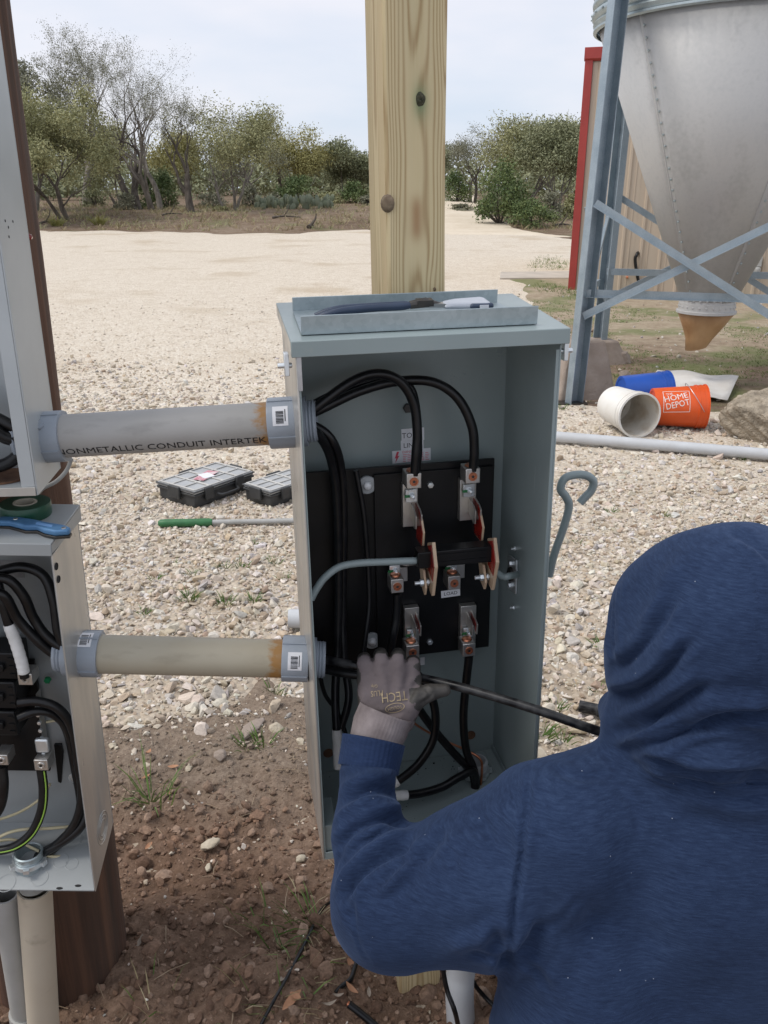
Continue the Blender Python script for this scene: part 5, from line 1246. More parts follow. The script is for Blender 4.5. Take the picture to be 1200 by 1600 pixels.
def _post():
    m = Mat('treated_pine', (.5, .4, .22), .62)
    k1, k2, k3, k4 = Fp.y(657, 155, 0), Fp.y(651, 342, 0), Fp.y(679, 452, 0), Fp.y(672, 40, 0)
    x, y, z = m.xyz(m.co()); nz = m.noise(m.comb(x * 9.0, y * 9.0, z * 1.3), 1.0, 3, .45) - .5
    wx = x; hump = None
    for q, s, a, sx in ((k1, .060, .46, 34), (k2, .10, .25, 40), (k3, .04, .3, 60)):
        g = (((x - q.x) * sx) ** 2 + ((z - q.z) / s) * ((z - q.z) / s)) * -1
        g = g.f('EXPONENT'); wx = wx - g * (x - q.x) * a; hump = g * .0022 if hump is None else hump + g * .0022
    rr = (wx * wx + (y - .046) * (y - .046)).f('SQRT') + z * .0022 + nz * .020 + hump
    fine = m.noise(m.comb(x, y, z * .02), 190, 4)
    s = ((rr * 2350 + fine * 1.4).f('SINE') * .5 + .5) ** 2.6
    big = m.noise(m.comb(x, y, z * .15), 12, 3)
    c = m.ramp(big, [(.3, (.66, .525, .305)), (.7, (.53, .445, .255))])
    c = m.mix(s * .72, c, (.30, .185, .072))
    c = m.mix(m.ramp(fine, [(.45, (0, 0, 0)), (.8, (.45, .45, .45))]), c, (.62, .53, .34))
    g = ((((x - k1.x) * 90) ** 2 + ((z - k1.z + .003) * 46) * ((z - k1.z + .003) * 46)) * -1).f('EXPONENT')
    c = m.mix(g * .8, c, (.14, .23, .115))
    dz = (z - k2.z) * 34
    g2 = ((((x - k2.x) * 105) ** 2 + dz * dz * dz * dz) * -1).f('EXPONENT')
    c = m.mix(g2 * .75, c, (.30, .145, .055))
    m.col(c); m.bump(s * .5 + fine, .25, .0015); return m.m
M_post = _post()
mb.add(vs, fs).build('timber', M_post, post, smooth=30)
for px, py, rx, rz_, mt in ((657, 155, .0070, .0092, M_knot), (679, 452, .0024, .003, M_knot2)):
    q = Fp.y(px, py, 0); mb = MB(); vs = [(0, 0, .0022)]; fs = []
    for j in range(1, 5):
        for i in range(16):
            a = 2 * math.pi * i / 16; e = 1 + .07 * math.sin(3 * a + .4 * j) + .04 * math.sin(5 * a); t = j / 4
            vs.append((rx * t * math.cos(a) * e, rz_ * t * math.sin(a) * e, .0022 * (1 - t ** 2) + .0012 * ((i * 7 + j * 3) % 4 == 0) * (t < 1)))
    fs = [(0, 1 + i, 1 + (i + 1) % 16) for i in range(16)] + [(1 + j * 16 + i, 1 + (j + 1) * 16 + i, 1 + (j + 1) * 16 + (i + 1) % 16, 1 + j * 16 + (i + 1) % 16) for j in range(3) for i in range(16)]
    mb.add(vs, fs, frame_to(Vector((q.x, -.0002, q.z)), (0, -1, 0))).build('knot', mt, post)
q = Fp.y(603, 318, 0.0); mb = MB(); mb.lathe([(.0, .0045), (.006, .004), (.010, .0025), (.0125, 0)], 16, frame_to(Vector((-hw + .002, .002, q.z)), (-.8, -.6, 0))); mb.build('knot', M_knot2, post, smooth=60)
# white conduit sweep and cords by the foot of the post
def px_curve(pts): return [PT(*p) for p in pts]
W0 = FB.m @ Vector((hp.x, hp.y, -.005)); gpos = gpt(716, 1600, 0)
P = spline([W0, W0 + Vector((0, 0, -.2)), PT(722, 1500, W0.y - .0) , Vector((gpos.x + .0, W0.y - .01, .10)), Vector((gpos.x + .01, W0.y - .02, -.06))], 8)
o = MB().tube(P, .0285, 20).build('conduit_riser', M_whitepvc, smooth=50, recentre=True); tag(o, 'pale grey conduit rising from the soil to the enclosure floor', 'conduit')
cable('black cord hanging in front of the pale conduit riser', None, .0045, name='cord', world=[PT(690, 1500, 1.13), PT(698, 1545, 1.12), PT(712, 1585, 1.10), gpt(722, 1640, .004)], cat='cord')
cable('black cord behind the pale riser, running off to the right', None, .0045, name='cord', world=[PT(725, 1500, 1.22), PT(740, 1535, 1.22), PT(757, 1557, 1.22), PT(780, 1580, 1.2)], cat='cord')
cable('long black cord lying across the soil from the sleeve to the bottom', None, .0034, name='cord', world=[PT(560, 1390, 1.30), gpt(507, 1433, .03), gpt(478, 1478, .012), gpt(450, 1530, .010), gpt(428, 1570, .010), gpt(405, 1612, .008), gpt(390, 1650, .006)], cat='cord')
cable('short black cord bending out of the soil under the elbow', None, .0048, name='cord', world=[gpt(580, 1490, .08), gpt(566, 1500, .035), gpt(556, 1518, .02), gpt(548, 1535, .010), gpt(533, 1544, .004), gpt(524, 1546, -.01)], cat='cord')
e = cable('black cable stub with a cut copper end on the soil', None, .0075, name='cable_stub', world=[gpt(545, 1578, .016), gpt(562, 1590, .014), gpt(590, 1612, .010), gpt(620, 1640, .0)], cat='cable')
ep = gpt(545, 1578, .016); ed = (gpt(545, 1578, .016) - gpt(562, 1590, .014)).normalized()
MB().lathe([(.0, .004), (.0048, .003), (.0052, -.002)], 10, frame_to(ep - e.location, ed)).build('copper_end', M_copper, e, smooth=40)
# ------------------------------------------------------------------ brown utility pole with its two panels
pole = thing('utility_pole', 'dark brown creosoted pole behind the two light grey panels', 'pole')
def edge_at(py, D, px): p = PT(px, py, D); return p
prof = []
for py, px in ((-60, -15), (0, -8), (200, 18), (400, 45), (600, 70), (800, 95), (1000, 121), (1200, 149), (1400, 173), (1600, 198)):
    e_ = PT(px, py, 1.30); prof.append((e_.x, e_.z))
prof.sort(key=lambda t: t[1]); zs_ = np.linspace(-.3, 2.6, 40); ex = np.interp(zs_, [p[1] for p in prof], [p[0] for p in prof])
lo = np.polyfit([p[1] for p in prof], [p[0] for p in prof], 1); ex = np.where((zs_ < prof[0][1]) | (zs_ > prof[-1][1]), np.polyval(lo, zs_), ex)
mb = MB(); rad = [.135 - .012 * z for z in zs_]; pts = [(ex[i] - rad[i] * .985, 1.325, zs_[i]) for i in range(40)]
vs = []; n = 48
for i in range(40):
    for k in range(n):
        a = 2 * math.pi * k / n; rr = rad[i] * (1 + .010 * math.sin(7 * a + .2 * zs_[i]) + .008 * math.sin(17 * a + 1.0 * zs_[i]) + .012 * fbm(np.array([k * .9]), np.array([i * .25]), 5, 2)[0]); vs.append((pts[i][0] + rr * math.cos(a), 1.325 + rr * math.sin(a), zs_[i]))
fs = [(j * n + i, j * n + (i + 1) % n, (j + 1) * n + (i + 1) % n, (j + 1) * n + i) for j in range(39) for i in range(n)]
mb.add(vs, fs).build('timber', M_pole, pole, smooth=40)
q = PT(37, 371, 1.17); mb = MB(); mb.lathe([(0, .003), (.004, .002), (.004, -.012)], 8, frame_to(q + Vector((.003, .01, 0)), (.3, -1, 0))); mb.build('red_tag', M_red, pole)
q = gpt(8, 1590, 0); o = MB().box(-.03, .022, -.02, .03, -.1, .30).build('stake', M_rust, bevel=.003); o.location = (q.x - .02, q.y + .05, q.z); tag(o, 'dark red stake at the foot of the brown pole', 'stake')
# ---- lower panel
DL = 1.03
FL = Frame(PT(150, 1393, DL), .5, 1.2)                               # origin: bottom front right corner, x runs to the left as negative
HL = FL.y(78, 868, 0).z; DPL = .108; WL = .36
lower = thing('breaker_panel', 'open light grey breaker panel low on the brown pole', 'panel', FL.m)
MB().box(-WL, 0, DPL - .002, DPL, .0425, HL + .010).build('back_wall', M_paint2, lower)
rw = MB().prism([(0, .0), (DPL - .0023, .042), (DPL - .0023, HL + .010), (0, HL)], -.002, 0, 'x').build('right_wall', M_worn, lower, bevel=.0006)
MB().prism([(.0006, .004), (DPL - .003, .044), (DPL - .003, HL + .008), (.0006, HL - .003)], -.0028, -.0022, 'x').build('inner_face', M_paint2, rw)
MB().prism([(0, .0), (DPL - .0023, .0), (DPL - .0023, HL + .010), (0, HL)], -WL, -WL + .002, 'x').build('left_wall', M_paint2, lower)
fl = MB().prism([(.0005, .0), (DPL - .0025, .041), (DPL - .0025, .043), (.0005, .002)], -WL + .0023, -.0031, 'x').build('floor_plate', M_paint2, lower)
TL = FL.y(78, 866, 0).z + .019
top = MB().prism([(-.010, TL), (DPL + .004, TL + .012), (DPL + .004, TL + .009), (-.008, TL - .002), (-.008, TL - .017), (-.010, TL - .018)], -WL - .004, .004, 'x').build('lid', M_paint2, lower, bevel=.001)
MB().prism([(-.0077, TL - .014), (DPL + .0035, TL - .012), (DPL + .0035, TL + .0085), (-.0077, TL - .0025)], .0018, .0038, 'x').build('lid_side', M_paint2, top)
for px, py in ((84, 889), (91, 905)):
    p = FL.x(px, py, 0); mb = MB(); mb.lathe([(0, .0), (.0042, .0), (.0042, .001), (.005, .001), (.0055, 0)], 14, frame_to(Vector((.0004, max(p.y, .008), p.z)), (1, 0, 0))); mb.build('hole', M_hole, rw)
p = FL.x(160, 1293, 0)
for r_ in (.013, .0195, .026):
    mb = MB(); mb.lathe([(r_ - .0012, 0), (r_, .0009), (r_ + .0012, 0)], 36, frame_to(Vector((.0002, p.y, p.z)), (1, 0, 0))); mb.build('knockout_ring', M_worn, rw, smooth=60)
FLz = lambda y: .002 + (y / (DPL - .0025)) * .041
def floor_pt(px, py):                                                # onto the sloping floor
    o = FL.i @ Vector((0, 0, CAM_H)); d = FL.i.to_3x3() @ ray(px, py); s = .041 / (DPL - .0025)
    t = (.002 + o.y * s - o.z) / (d.z - d.y * s); return o + d * t
for px, py, r_ in ((114, 1312, .014), (95, 1345, .012), (62, 1372, .013), (112, 1350, .010), (10, 1380, .014)):
    p = floor_pt(px, py); mb = MB(); mb.lathe([(r_ - .0006, 0), (r_, .0003), (r_ + .0006, 0)], 28, frame_to(p + Vector((0, 0, .0003)), (0, -.39, 1))); mb.build('knockout_ring', M_paint2, fl, smooth=60)
for px, py in ((93, 1388), (122, 1384)):
    p = floor_pt(px, py); MB().lathe([(0, .0006), (.004, .0005), (.0042, 0)], 10, frame_to(p, (0, -.39, 1)) @ Matrix.Diagonal((1.3, .5, 1, 1))).build('hole', M_hole, fl)
p = floor_pt(47, 1347); Mh = Matrix.Translation(p)
mb = MB(); mb.lathe([(.0225, -.05), (.0225, .021), (.0205, .0225), (.0185, .021), (.0185, -.05)], 32, Mh); hb = mb.build('hub', M_galv, lower, smooth=40)
mb = MB(); mb.lathe([(.0228, .010), (.0265, .010), (.0265, .003), (.0228, .003)], 32, Mh)
for k in range(6): mb.box(-.0045, .0045, .0255, .031, .003, .010, Mh @ Matrix.Rotation(k * R(60) + .2, 4, 'Z'))
mb.build('locknut', M_zinc, hb, smooth=30)
# interior: black breaker base, breakers, ground bar, lugs
YL = DPL - .014
a, b = FL.y(-60, 1030, YL), FL.y(78, 1205, YL)
MB().box(a.x, b.x, YL, YL + .006, b.z, a.z).build('base_plate', M_black, lower, bevel=.001)
a, b = FL.y(84, 1160, YL), FL.y(108, 1230, YL); MB().prism([(a.x + .002, a.z), (a.x + .014, a.z), (a.x + .015, a.z - .016), (a.x + .005, b.z + .012), (a.x, b.z + .015)], YL - .006, YL, 'y').build('bracket', M_black, lower, bevel=.001)
for k, (py0, py1) in enumerate(((1020, 1062), (1066, 1108), (1112, 1150))):
    yf = YL - .050
    for x0, x1 in ((-90, -33), (-30, 28)):
        a, b = FL.y(x0, py0, yf), FL.y(x1, py1, yf); o = MB().box(a.x, b.x, yf, YL - .001, b.z, a.z).build('breaker', M_black, lower, bevel=.0025)
        m_ = (a.x + b.x) / 2; MB().box(a.x + .012, m_ + .008, yf - .007, yf - .0003, (a.z + b.z) / 2 - .006, (a.z + b.z) / 2 + .006).build('toggle', M_black, o, bevel=.0015)
        for e in (0.2, .5, .8): MB().box(b.x - .010, b.x - .002, yf - .0022, yf - .0003, b.z + (a.z - b.z) * e - .0016, b.z + (a.z - b.z) * e + .0016).build('rib', M_black, o)
def lug2(px, py, yf, w, h, d):
    p = FL.y(px, py, yf); o = MB().box(p.x - w / 2, p.x + w / 2, yf, yf + d, p.z - h / 2, p.z + h / 2).build('lug', M_alu, lower, bevel=.0012)
    MB().lathe([(.0, .0003), (.0032, .0003), (.0038, .0014), (.0056, .0014), (.0062, .0006), (.0062, -.001)], 18, frame_to(Vector((p.x, yf - .0004, p.z)), (0, -1, 0))).build('set_screw', M_alu, o, smooth=35)
    MB().lathe([(.0, .0002), (.0024, .0002), (0, .0003)], 6, frame_to(Vector((p.x, yf - .0011, p.z)), (0, -1, 0))).build('hex_socket', M_steel_dark, o); return p
lug2(39, 1062, YL - .05, .0215, .0195, .028); lug2(64, 1196, YL - .05, .0215, .0195, .028); lug2(2, 1188, YL - .05, .02, .019, .028)
a, b = FL.y(56, 1085, YL - .03), FL.y(70, 1182, YL - .03)
gb = MB().box(a.x, b.x, YL - .03, YL - .012, b.z, a.z).build('ground_bar', M_alu, lower, bevel=.001)
for k in range(8):
    z = b.z + (a.z - b.z) * (k + .5) / 8; MB().lathe([(.0, .004), (.003, .0036), (.0036, .0)], 10, frame_to(Vector(((a.x + b.x) / 2, YL - .0304, z)), (0, -1, 0))).build('screw', M_zinc, gb, smooth=40)
p = FL.y(64, 1165, YL - .038); MB().box(p.x - .009, p.x + .012, YL - .040, YL - .031, p.z - .013, p.z + .012).build('clamp', M_zinc, lower, bevel=.003)
p = FL.y(72, 1066, YL - .01); mb = MB(); hexnut(mb, Vector((p.x, YL - .001, p.z)), (0, -1, 0), .0055, .006); mb.build('green_ground_screw', pm('green_zinc', (.03, .30, .12), (.02, .22, .09), 30, .3, .5), lower, smooth=30)
p = FL.y(116, 1216, DPL - .002); mb = MB(); mb.lathe([(0, .004), (.003, .004), (.004, .0015), (.009, .0008), (.010, 0)], 16, frame_to(Vector((p.x, DPL - .0022, p.z)), (0, -1, 0))); mb.build('mounting_screw', M_zinc, lower, smooth=40)
p = FL.y(14, 889, DPL - .003); MB().box(p.x - .03, p.x + .022, DPL - .0030, DPL - .0024, p.z - .014, p.z + .014).build('rating_sticker', pm('grey_rating_label', (.30, .30, .30), (.22, .22, .22), 30, .6), lower)
def cab2(label, pts, r, mat=M_cable, tape=None, name='power_cable', cat='cable', n=12): return cable(label, None, r * .88, mat, tape, name, [FL.wy(*p) for p in pts], n, 9, cat)
cab2('black cable looping over the top of the lower panel to its conduit', [(-75, 1012, .06), (-68, 950, .055), (-40, 905, .05), (-5, 894, .06), (35, 886, .065), (68, 900, .065), (84, 940, .06), (92, 990, .055), (112, 1022, .055), (140, 1022, .055)], .0085)
cab2('black cable sagging across the lower panel into its conduit, upper', [(-60, 1012, .055), (-58, 950, .045), (-36, 912, .04), (8, 904, .045), (36, 930, .05), (52, 965, .055), (74, 995, .055), (108, 1016, .055), (140, 1016, .055)], .0085)
cab2('black cable sagging across the lower panel into its conduit, lower', [(-48, 1012, .05), (-46, 965, .035), (-28, 932, .03), (5, 930, .035), (28, 968, .045), (60, 1002, .05), (86, 1022, .055), (112, 1030, .055), (140, 1030, .055)], .0085)
cab2('black cable with long white tape entering the upper lug of the lower panel', [(-8, 900, .05), (4, 940, .045), (14, 975, .045), (25, 1005, .045), (34, 1035, .045), (39, 1058, .045)], .0085, tape=(.40, .95))
cab2('thick black cable with a green stripe from the lower lug to the hub', [(64, 1200, .055), (68, 1235, .05), (64, 1270, .046), (48, 1303, .042), (20, 1324, .04), (-20, 1332, .04)], .0085)
g = FL.wy(66, 1210, .045); o = cab2('thin green stripe wire beside the thick cable from the lower lug', [(69, 1205, .0455), (72, 1237, .0410), (68, 1272, .0370), (51, 1306, .0330), (22, 1327, .031), (-20, 1335, .031)], .0013, M_green_stripe, None, 'green_stripe_wire', 'wire')
cab2('black cable running from the breakers down into the lower hub', [(28, 1098, .045), (60, 1096, .05), (92, 1108, .055), (113, 1140, .06), (122, 1190, .06), (128, 1240, .055), (118, 1285, .05), (90, 1318, .05), (62, 1335, .055), (48, 1352, .06)], .0082)
cab2('second black breaker cable, below the first', [(28, 1122, .04), (55, 1112, .05), (82, 1116, .06), (104, 1140, .07), (117, 1200, .07), (126, 1262, .065), (112, 1300, .06), (80, 1330, .055), (50, 1350, .055)], .0075)
cab2('black cable along the lower panel side behind the others', [(134, 1210, .07), (135, 1260, .06), (128, 1290, .05), (104, 1312, .048), (70, 1332, .05), (46, 1350, .055)], .0078)
cab2('black cable curving down the left side of the lower panel', [(4, 1198, .05), (6, 1230, .045), (0, 1262, .045), (-20, 1290, .045)], .0085)
cab2('cream wire crossing low behind the striped cable', [(-20, 1284, .06), (10, 1277, .07), (40, 1264, .08), (66, 1245, .085), (78, 1225, .085)], .0026, M_cream, None, 'cream_wire', 'wire', 8)
cab2('cream wire looping over the floor of the lower panel', [(-20, 1322, .04), (6, 1304, .045), (36, 1296, .055), (80, 1294, .065), (118, 1290, .075), (136, 1282, .08)], .0030, M_cream, None, 'cream_wire', 'wire', 8)
cab2('brownish cream wire lying under the hub cables', [(-20, 1318, .06), (20, 1312, .06), (52, 1326, .055), (80, 1338, .05), (110, 1334, .06), (136, 1322, .07)], .0028, M_cream, None, 'cream_wire', 'wire', 8)
cab2('cream wire passing behind the ground bar', [(72, 1128, .08), (92, 1126, .085), (110, 1136, .09), (118, 1150, .09)], .0026, M_cream, None, 'cream_wire', 'wire', 8)
# the pipes under the lower panel
def riser(label, px0, py0, px1, py1, D0_, D1_, r, mat, coup=None):
    a, b = PT(px0, py0, D0_), PT(px1, py1, D1_); d = (a - b).normalized(); b = b - d * .35
    t = thing('conduit_riser', label, 'conduit', frame_to(b, d)); L = (a - b).length
    MB().lathe([(r, 0), (r, L), (r - .003, L), (r - .003, 0)], 24).build('pipe', mat, t, smooth=40)
    if coup: MB().lathe([(r, coup), (r + .004, coup), (r + .004, coup + .07), (r, coup + .07)], 24).build('coupling', mat, t, smooth=30)
riser('beige conduit riser under the hub of the lower panel', 54, 1385, 68, 1600, 1.075, 1.10, .0275, M_beige)
riser('grey conduit riser left of the beige one under the lower panel', 8, 1395, 40, 1600, 1.09, 1.13, .022, M_greypvc, .32)
# green tape roll and blue folding knife on the lower lid
def onlid(px, py): 
    o = FL.i @ Vector((0, 0, CAM_H)); d = FL.i.to_3x3() @ ray(px, py); s = .012 / (DPL + .014); t = (TL + (o.y + .010) * s - o.z) / (d.z - d.y * s); return o + d * t
q = onlid(34, 812); Mt = FL.m @ Matrix.Translation((q.x, q.y + .018, q.z + .0005))
tp = thing('tape_roll', 'roll of dark green electrical tape on the lower panel lid', 'tape roll', Mt)
MB().lathe([(.0165, .0), (.034, .0), (.0345, .001), (.0345, .018), (.034, .019), (.0165, .019), (.0165, 0)], 40).build('tape', M_greentape, tp, smooth=30)
MB().lathe([(.0130, .0004), (.0163, .0004), (.0163, .0196), (.0130, .0196), (.0130, .0004)], 32).build('core', M_tapecore, tp, smooth=30)
q = onlid(103, 842); kn = thing('folding_knife', 'worn blue folding utility knife on the edge of the lower panel lid', 'knife', FL.m @ Matrix.Translation((q.x, q.y, q.z + .001)) @ Matrix.Rotation(R(-9), 4, 'Z') @ Matrix.Rotation(R(4), 4, 'X'))
body = [(.006, .000), (.004, .010), (-.010, .016), (-.035, .020), (-.060, .026), (-.085, .030), (-.11, .027), (-.118, .018), (-.105, .010), (-.090, .012), (-.075, .008), (-.060, .003), (-.045, .006), (-.030, -.002), (-.012, -.006)]
MB().prism([(x, y) for x, y in body], .0, .004, 'z').build('frame', M_steel_dark, kn, bevel=.0006)
h_ = MB().prism([(x * .98, y * .97) for x, y in body], .0042, .013, 'z').build('handle', M_blue, kn, bevel=.003, seg=3)
MB().prism([(-.020, .003), (-.046, .008), (-.048, .015), (-.022, .010)], .0132, .0135, 'z').build('worn_print', M_blueprint, h_)
for x, y in ((-.003, .004), (-.082, .020), (-.108, .02)): MB().lathe([(.0, .0012), (.003, .001), (.0035, 0)], 12, Matrix.Translation((x, y, .0128))).build('pin', M_steel, h_, smooth=40)
# ---- upper panel
DU = 1.04
FU = Frame(PT(60, 774, DU), 6.5, .3)
HU, DPU, WU = .80, .120, .40
upper = thing('meter_panel', 'light grey open panel high on the brown pole, at the left edge', 'panel', FU.m)
MB().box(-WU, 0, DPU - .002, DPU, 0, HU).build('back_wall', M_paint3, upper)
rw = MB().prism([(0, 0), (DPU - .0023, .0), (DPU - .0023, HU), (0, HU)], -.002, 0, 'x').build('right_wall', M_paint3, upper, bevel=.0006)
MB().box(-.020, -.0023, 0, .002, .012, HU).build('front_flange', M_paint3, upper, bevel=.0006); MB().box(-.0202, -.0186, .0023, .016, .012, HU).build('flange_return', M_worn, upper)
MB().box(-WU, -WU + .002, 0, DPU - .0023, 0, HU).build('left_wall', M_paint3, upper)
fl = MB().box(-WU + .0023, -.0023, .0005, DPU - .0025, .0, .002).build('floor_plate', M_paint3, upper); MB().box(-WU + .0023, -.0023, -.002, .0003, .0, .012).build('floor_lip', M_worn, upper, bevel=.0006)
MB().box(-WU - .003, .003, -.006, DPU + .003, HU + .0003, HU + .004).build('lid', M_paint3, upper, bevel=.001)
for px, py in ((8, 345), (13, 355), (14, 370), (20, 346)):
    p = FU.x(px, py, 0); mb = MB(); mb.lathe([(0, .0), (.0016, .0), (.0018, -.0003)], 8, frame_to(Vector((.0004, p.y, p.z)), (1, 0, 0))); mb.build('small_hole', M_hole, rw)
p = FU.z(18, 740, .002); mb = MB(); mb.lathe([(.0, .0006), (.036, .0006), (.040, .0022), (.043, .0006)], 32, Matrix.Translation((p.x - .01, p.y - .01, .002))); mb.build('floor_opening', M_rust, fl, smooth=40)
def cab3(label, pts, r): return cable(label, None, r, world=[FU.wy(*p) for p in pts])
cab3('black cable inside the upper panel going into its conduit, top', [(-190, 330, .08), (-170, 480, .07), (-120, 600, .055), (-60, 640, .05), (-15, 650, .06), (15, 664, .06), (45, 680, .06), (85, 683, .06)], .0085)
cab3('black cable inside the upper panel going into its conduit, middle', [(-220, 330, .08), (-205, 500, .065), (-140, 632, .045), (-60, 670, .04), (-15, 672, .05), (12, 684, .055), (45, 690, .06), (85, 690, .06)], .0095)
cab3('black cable inside the upper panel going into its conduit, bottom', [(-250, 330, .08), (-240, 540, .065), (-160, 700, .05), (-60, 740, .05), (-15, 732, .055), (15, 722, .06), (45, 700, .06), (85, 694, .06)], .0085)
cable('thin grey cable hanging beside the upper panel against the pole', None, .0032, M_greypvc, world=[PT(112, 716, 1.185), PT(104, 735, 1.18), PT(88, 752, 1.17), PT(66, 764, 1.165), PT(50, 780, 1.16), PT(20, 790, 1.16)], n=8)

# ------------------------------------------------------------------ the two conduit runs between the boxes
def conduit(label, A, B, rp, mat, stick, txt=None, hexlet=False):
    ax = (B - A); L = ax.length; d = ax.normalized()
    x = d; z = (Vector((0, 0, 1)) - d * d.z).normalized(); y = z.cross(x); M = Matrix((x, y, z)).transposed().to_4x4(); M.translation = A
    t = thing('conduit', label, 'conduit', M); Mx = Matrix.Rotation(R(90), 4, 'Y')       # lathe z -> local x
    MB().lathe([(rp, .02), (rp, L - .02)], 40, Mx, cap=True).build('pipe', mat, t, smooth=40)
    ro = rp * 1.19; cl = .040
    for s, x0 in ((1, 0.0), (-1, L)):
        mb = MB(); prof = [(rp, cl), (ro * .985, cl), (ro, cl - .002), (ro, .002), (ro * .99, 0), (rp * .8, 0)]
        mb.lathe([(r, x0 + s * q) for r, q in prof], 44, Mx)
        o = mb.build('coupling', M_coupling, t, smooth=35)
        for a in (20, 100, 160, 230, 290):                            # moulded ribs and the flange line
            xa, xb = sorted((x0 + s * .001, x0 + s * (cl - .001))); MB().box(xa, xb, -.0012, .0012, ro - .0005, ro + .0016, Matrix.Rotation(R(a + 90), 4, 'X')).build('rib', M_coupling, o)
        for k in range(4): MB().lathe([(rp * .93, x0 - s * (.006 + k * .0045)), (rp * .98, x0 - s * (.0082 + k * .0045)), (rp * .93, x0 - s * (.0104 + k * .0045))], 40, Mx).build('thread', M_coupling, o, smooth=60)
        MB().lathe([(rp * .80, x0), (rp * .93, x0), (rp * .93, x0 - s * .026), (rp * .80, x0 - s * .026), (rp * .80, x0)], 40, Mx).build('neck', M_coupling, o, smooth=40)
        MB().lathe([(rp * .99, x0 - s * .0045), (rp * 1.15, x0 - s * .0045), (rp * 1.15, x0 - s * .012), (rp * .99, x0 - s * .012)], 40, Mx).build('locknut', M_coupling, o, smooth=35)
    # barcode stickers, wrapped on the coupling
    Mi = M.inverted(); cv = (Mi @ Vector((0, 0, CAM_H))) - Vector((L / 2, 0, 0)); ac = math.atan2(cv.z, cv.y)
    def wrap(u, v, r, x0): return (x0 + u, r * math.cos(ac + v / r * sg), r * math.sin(ac + v / r * sg))
    sg = 1 if math.sin(ac + .1) > math.sin(ac) else -1
    def patch(mb, x0, u0, u1, v0, v1, r, n=8):
        vs = [wrap(u, v0 + (v1 - v0) * k / n, r, x0) for k in range(n + 1) for u in (u0, u1)]; mb.add(vs, [(2 * k, 2 * k + 1, 2 * k + 3, 2 * k + 2) for k in range(n)])
    for x0, v in stick:
        mb = MB(); patch(mb, x0, -.0105, .0105, v - .014, v + .014, ro + .0004); o = mb.build('sticker', M_label, t)
        mb = MB(); z = v - .011
        while z < v + .007: w = rs.choice([.0006, .0009, .0014]); patch(mb, x0, -.006, .0045, z, z + w, ro + .0008, 1); z += w + rs.choice([.0006, .001])
        patch(mb, x0, .0060, .0072, v - .008, v + .009, ro + .0008, 3); mb.build('barcode', M_ink, o)
    if txt:
        vs, fs = text_geo(txt, .0155, 1.12); mx = max(v[0] for v in vs); mb = MB()
        mb.add([wrap(x, y, rp + .0005, 0) for x, y in [(v[0] - mx + L - .043, v[1] - .0250) for v in vs]], fs); mb.build('printing', M_ink, t)
    return t, M, ro, L
RP = .0302
A = PT(57, 684, 1.112); B = PT(466, 659, 1.125)
t, M, ro, L = conduit('upper grey plastic conduit between upper panel and enclosure, with black printing', A, B, RP * .99, _conduit('grey_pvc_conduit', (.40, .39, .375), (.345, .335, .315), (B - A).length - .047).m, [((B - A).length - .021, .010)], 'PVC NONMETALLIC CONDUIT INTERTEK')
MB().lathe([(0, .003), (.006, .003), (.0065, .0)], 16, frame_to(Vector((.018, -ro * .75, ro * .66)), (0, -.75, .66))).build('moulded_button', M_coupling, t, smooth=40)
A = PT(116, 1021, 1.10); B = PT(482, 1030, 1.12)
t, M, ro, L = conduit('lower beige plastic conduit between breaker panel and enclosure', A, B, RP * .97, _conduit('yellowed_pvc_conduit', (.43, .395, .31), (.38, .335, .245), (B - A).length - .048).m, [((B - A).length - .02, -.004), (.021, .024)])
# ------------------------------------------------------------------ the electrician
def surface_nets(f, lo, h):
    nx, ny, nz = f.shape; s = f < 0
    cs = np.zeros((nx - 1, ny - 1, nz - 1), np.int8)
    for i in (0, 1):
        for j in (0, 1):
            for k in (0, 1): cs += s[i:nx - 1 + i, j:ny - 1 + j, k:nz - 1 + k]
    act = (cs > 0) & (cs < 8); I = np.argwhere(act); vid = -np.ones(act.shape, np.int64); vid[act] = np.arange(len(I))
    acc = np.zeros((len(I), 3)); cnt = np.zeros(len(I)); cor = [(i, j, k) for i in (0, 1) for j in (0, 1) for k in (0, 1)]
    for a in cor:
        for ax in range(3):
            if a[ax]: continue
            b = list(a); b[ax] = 1
            fa = f[I[:, 0] + a[0], I[:, 1] + a[1], I[:, 2] + a[2]]; fb_ = f[I[:, 0] + b[0], I[:, 1] + b[1], I[:, 2] + b[2]]
            m = (fa < 0) != (fb_ < 0); t = np.where(m, fa / np.where(m, fa - fb_, 1), 0); p = np.array(a, float)[None].repeat(len(I), 0); p[:, ax] += t; acc[m] += p[m]; cnt[m] += 1
    V = lo + (I + acc / np.maximum(cnt, 1)[:, None]) * h
    F = []
    for ax in range(3):
        sl0 = [slice(None)] * 3; sl1 = [slice(None)] * 3; sl0[ax] = slice(0, -1); sl1[ax] = slice(1, None)
        e = s[tuple(sl0)] != s[tuple(sl1)]; u, v = (ax + 1) % 3, (ax + 2) % 3
        E = np.argwhere(e); m = (E[:, u] > 0) & (E[:, v] > 0) & (E[:, u] < f.shape[u] - 1) & (E[:, v] < f.shape[v] - 1); E = E[m]
        ins = s[E[:, 0], E[:, 1], E[:, 2]]
        q = []
        for du, dv in ((-1, -1), (0, -1), (0, 0), (-1, 0)):
            c = E.copy(); c[:, u] += du; c[:, v] += dv; q.append(vid[c[:, 0], c[:, 1], c[:, 2]])
        q = np.stack(q, 1); q[~ins] = q[~ins][:, ::-1]; F.append(q)
    return V, np.concatenate(F)
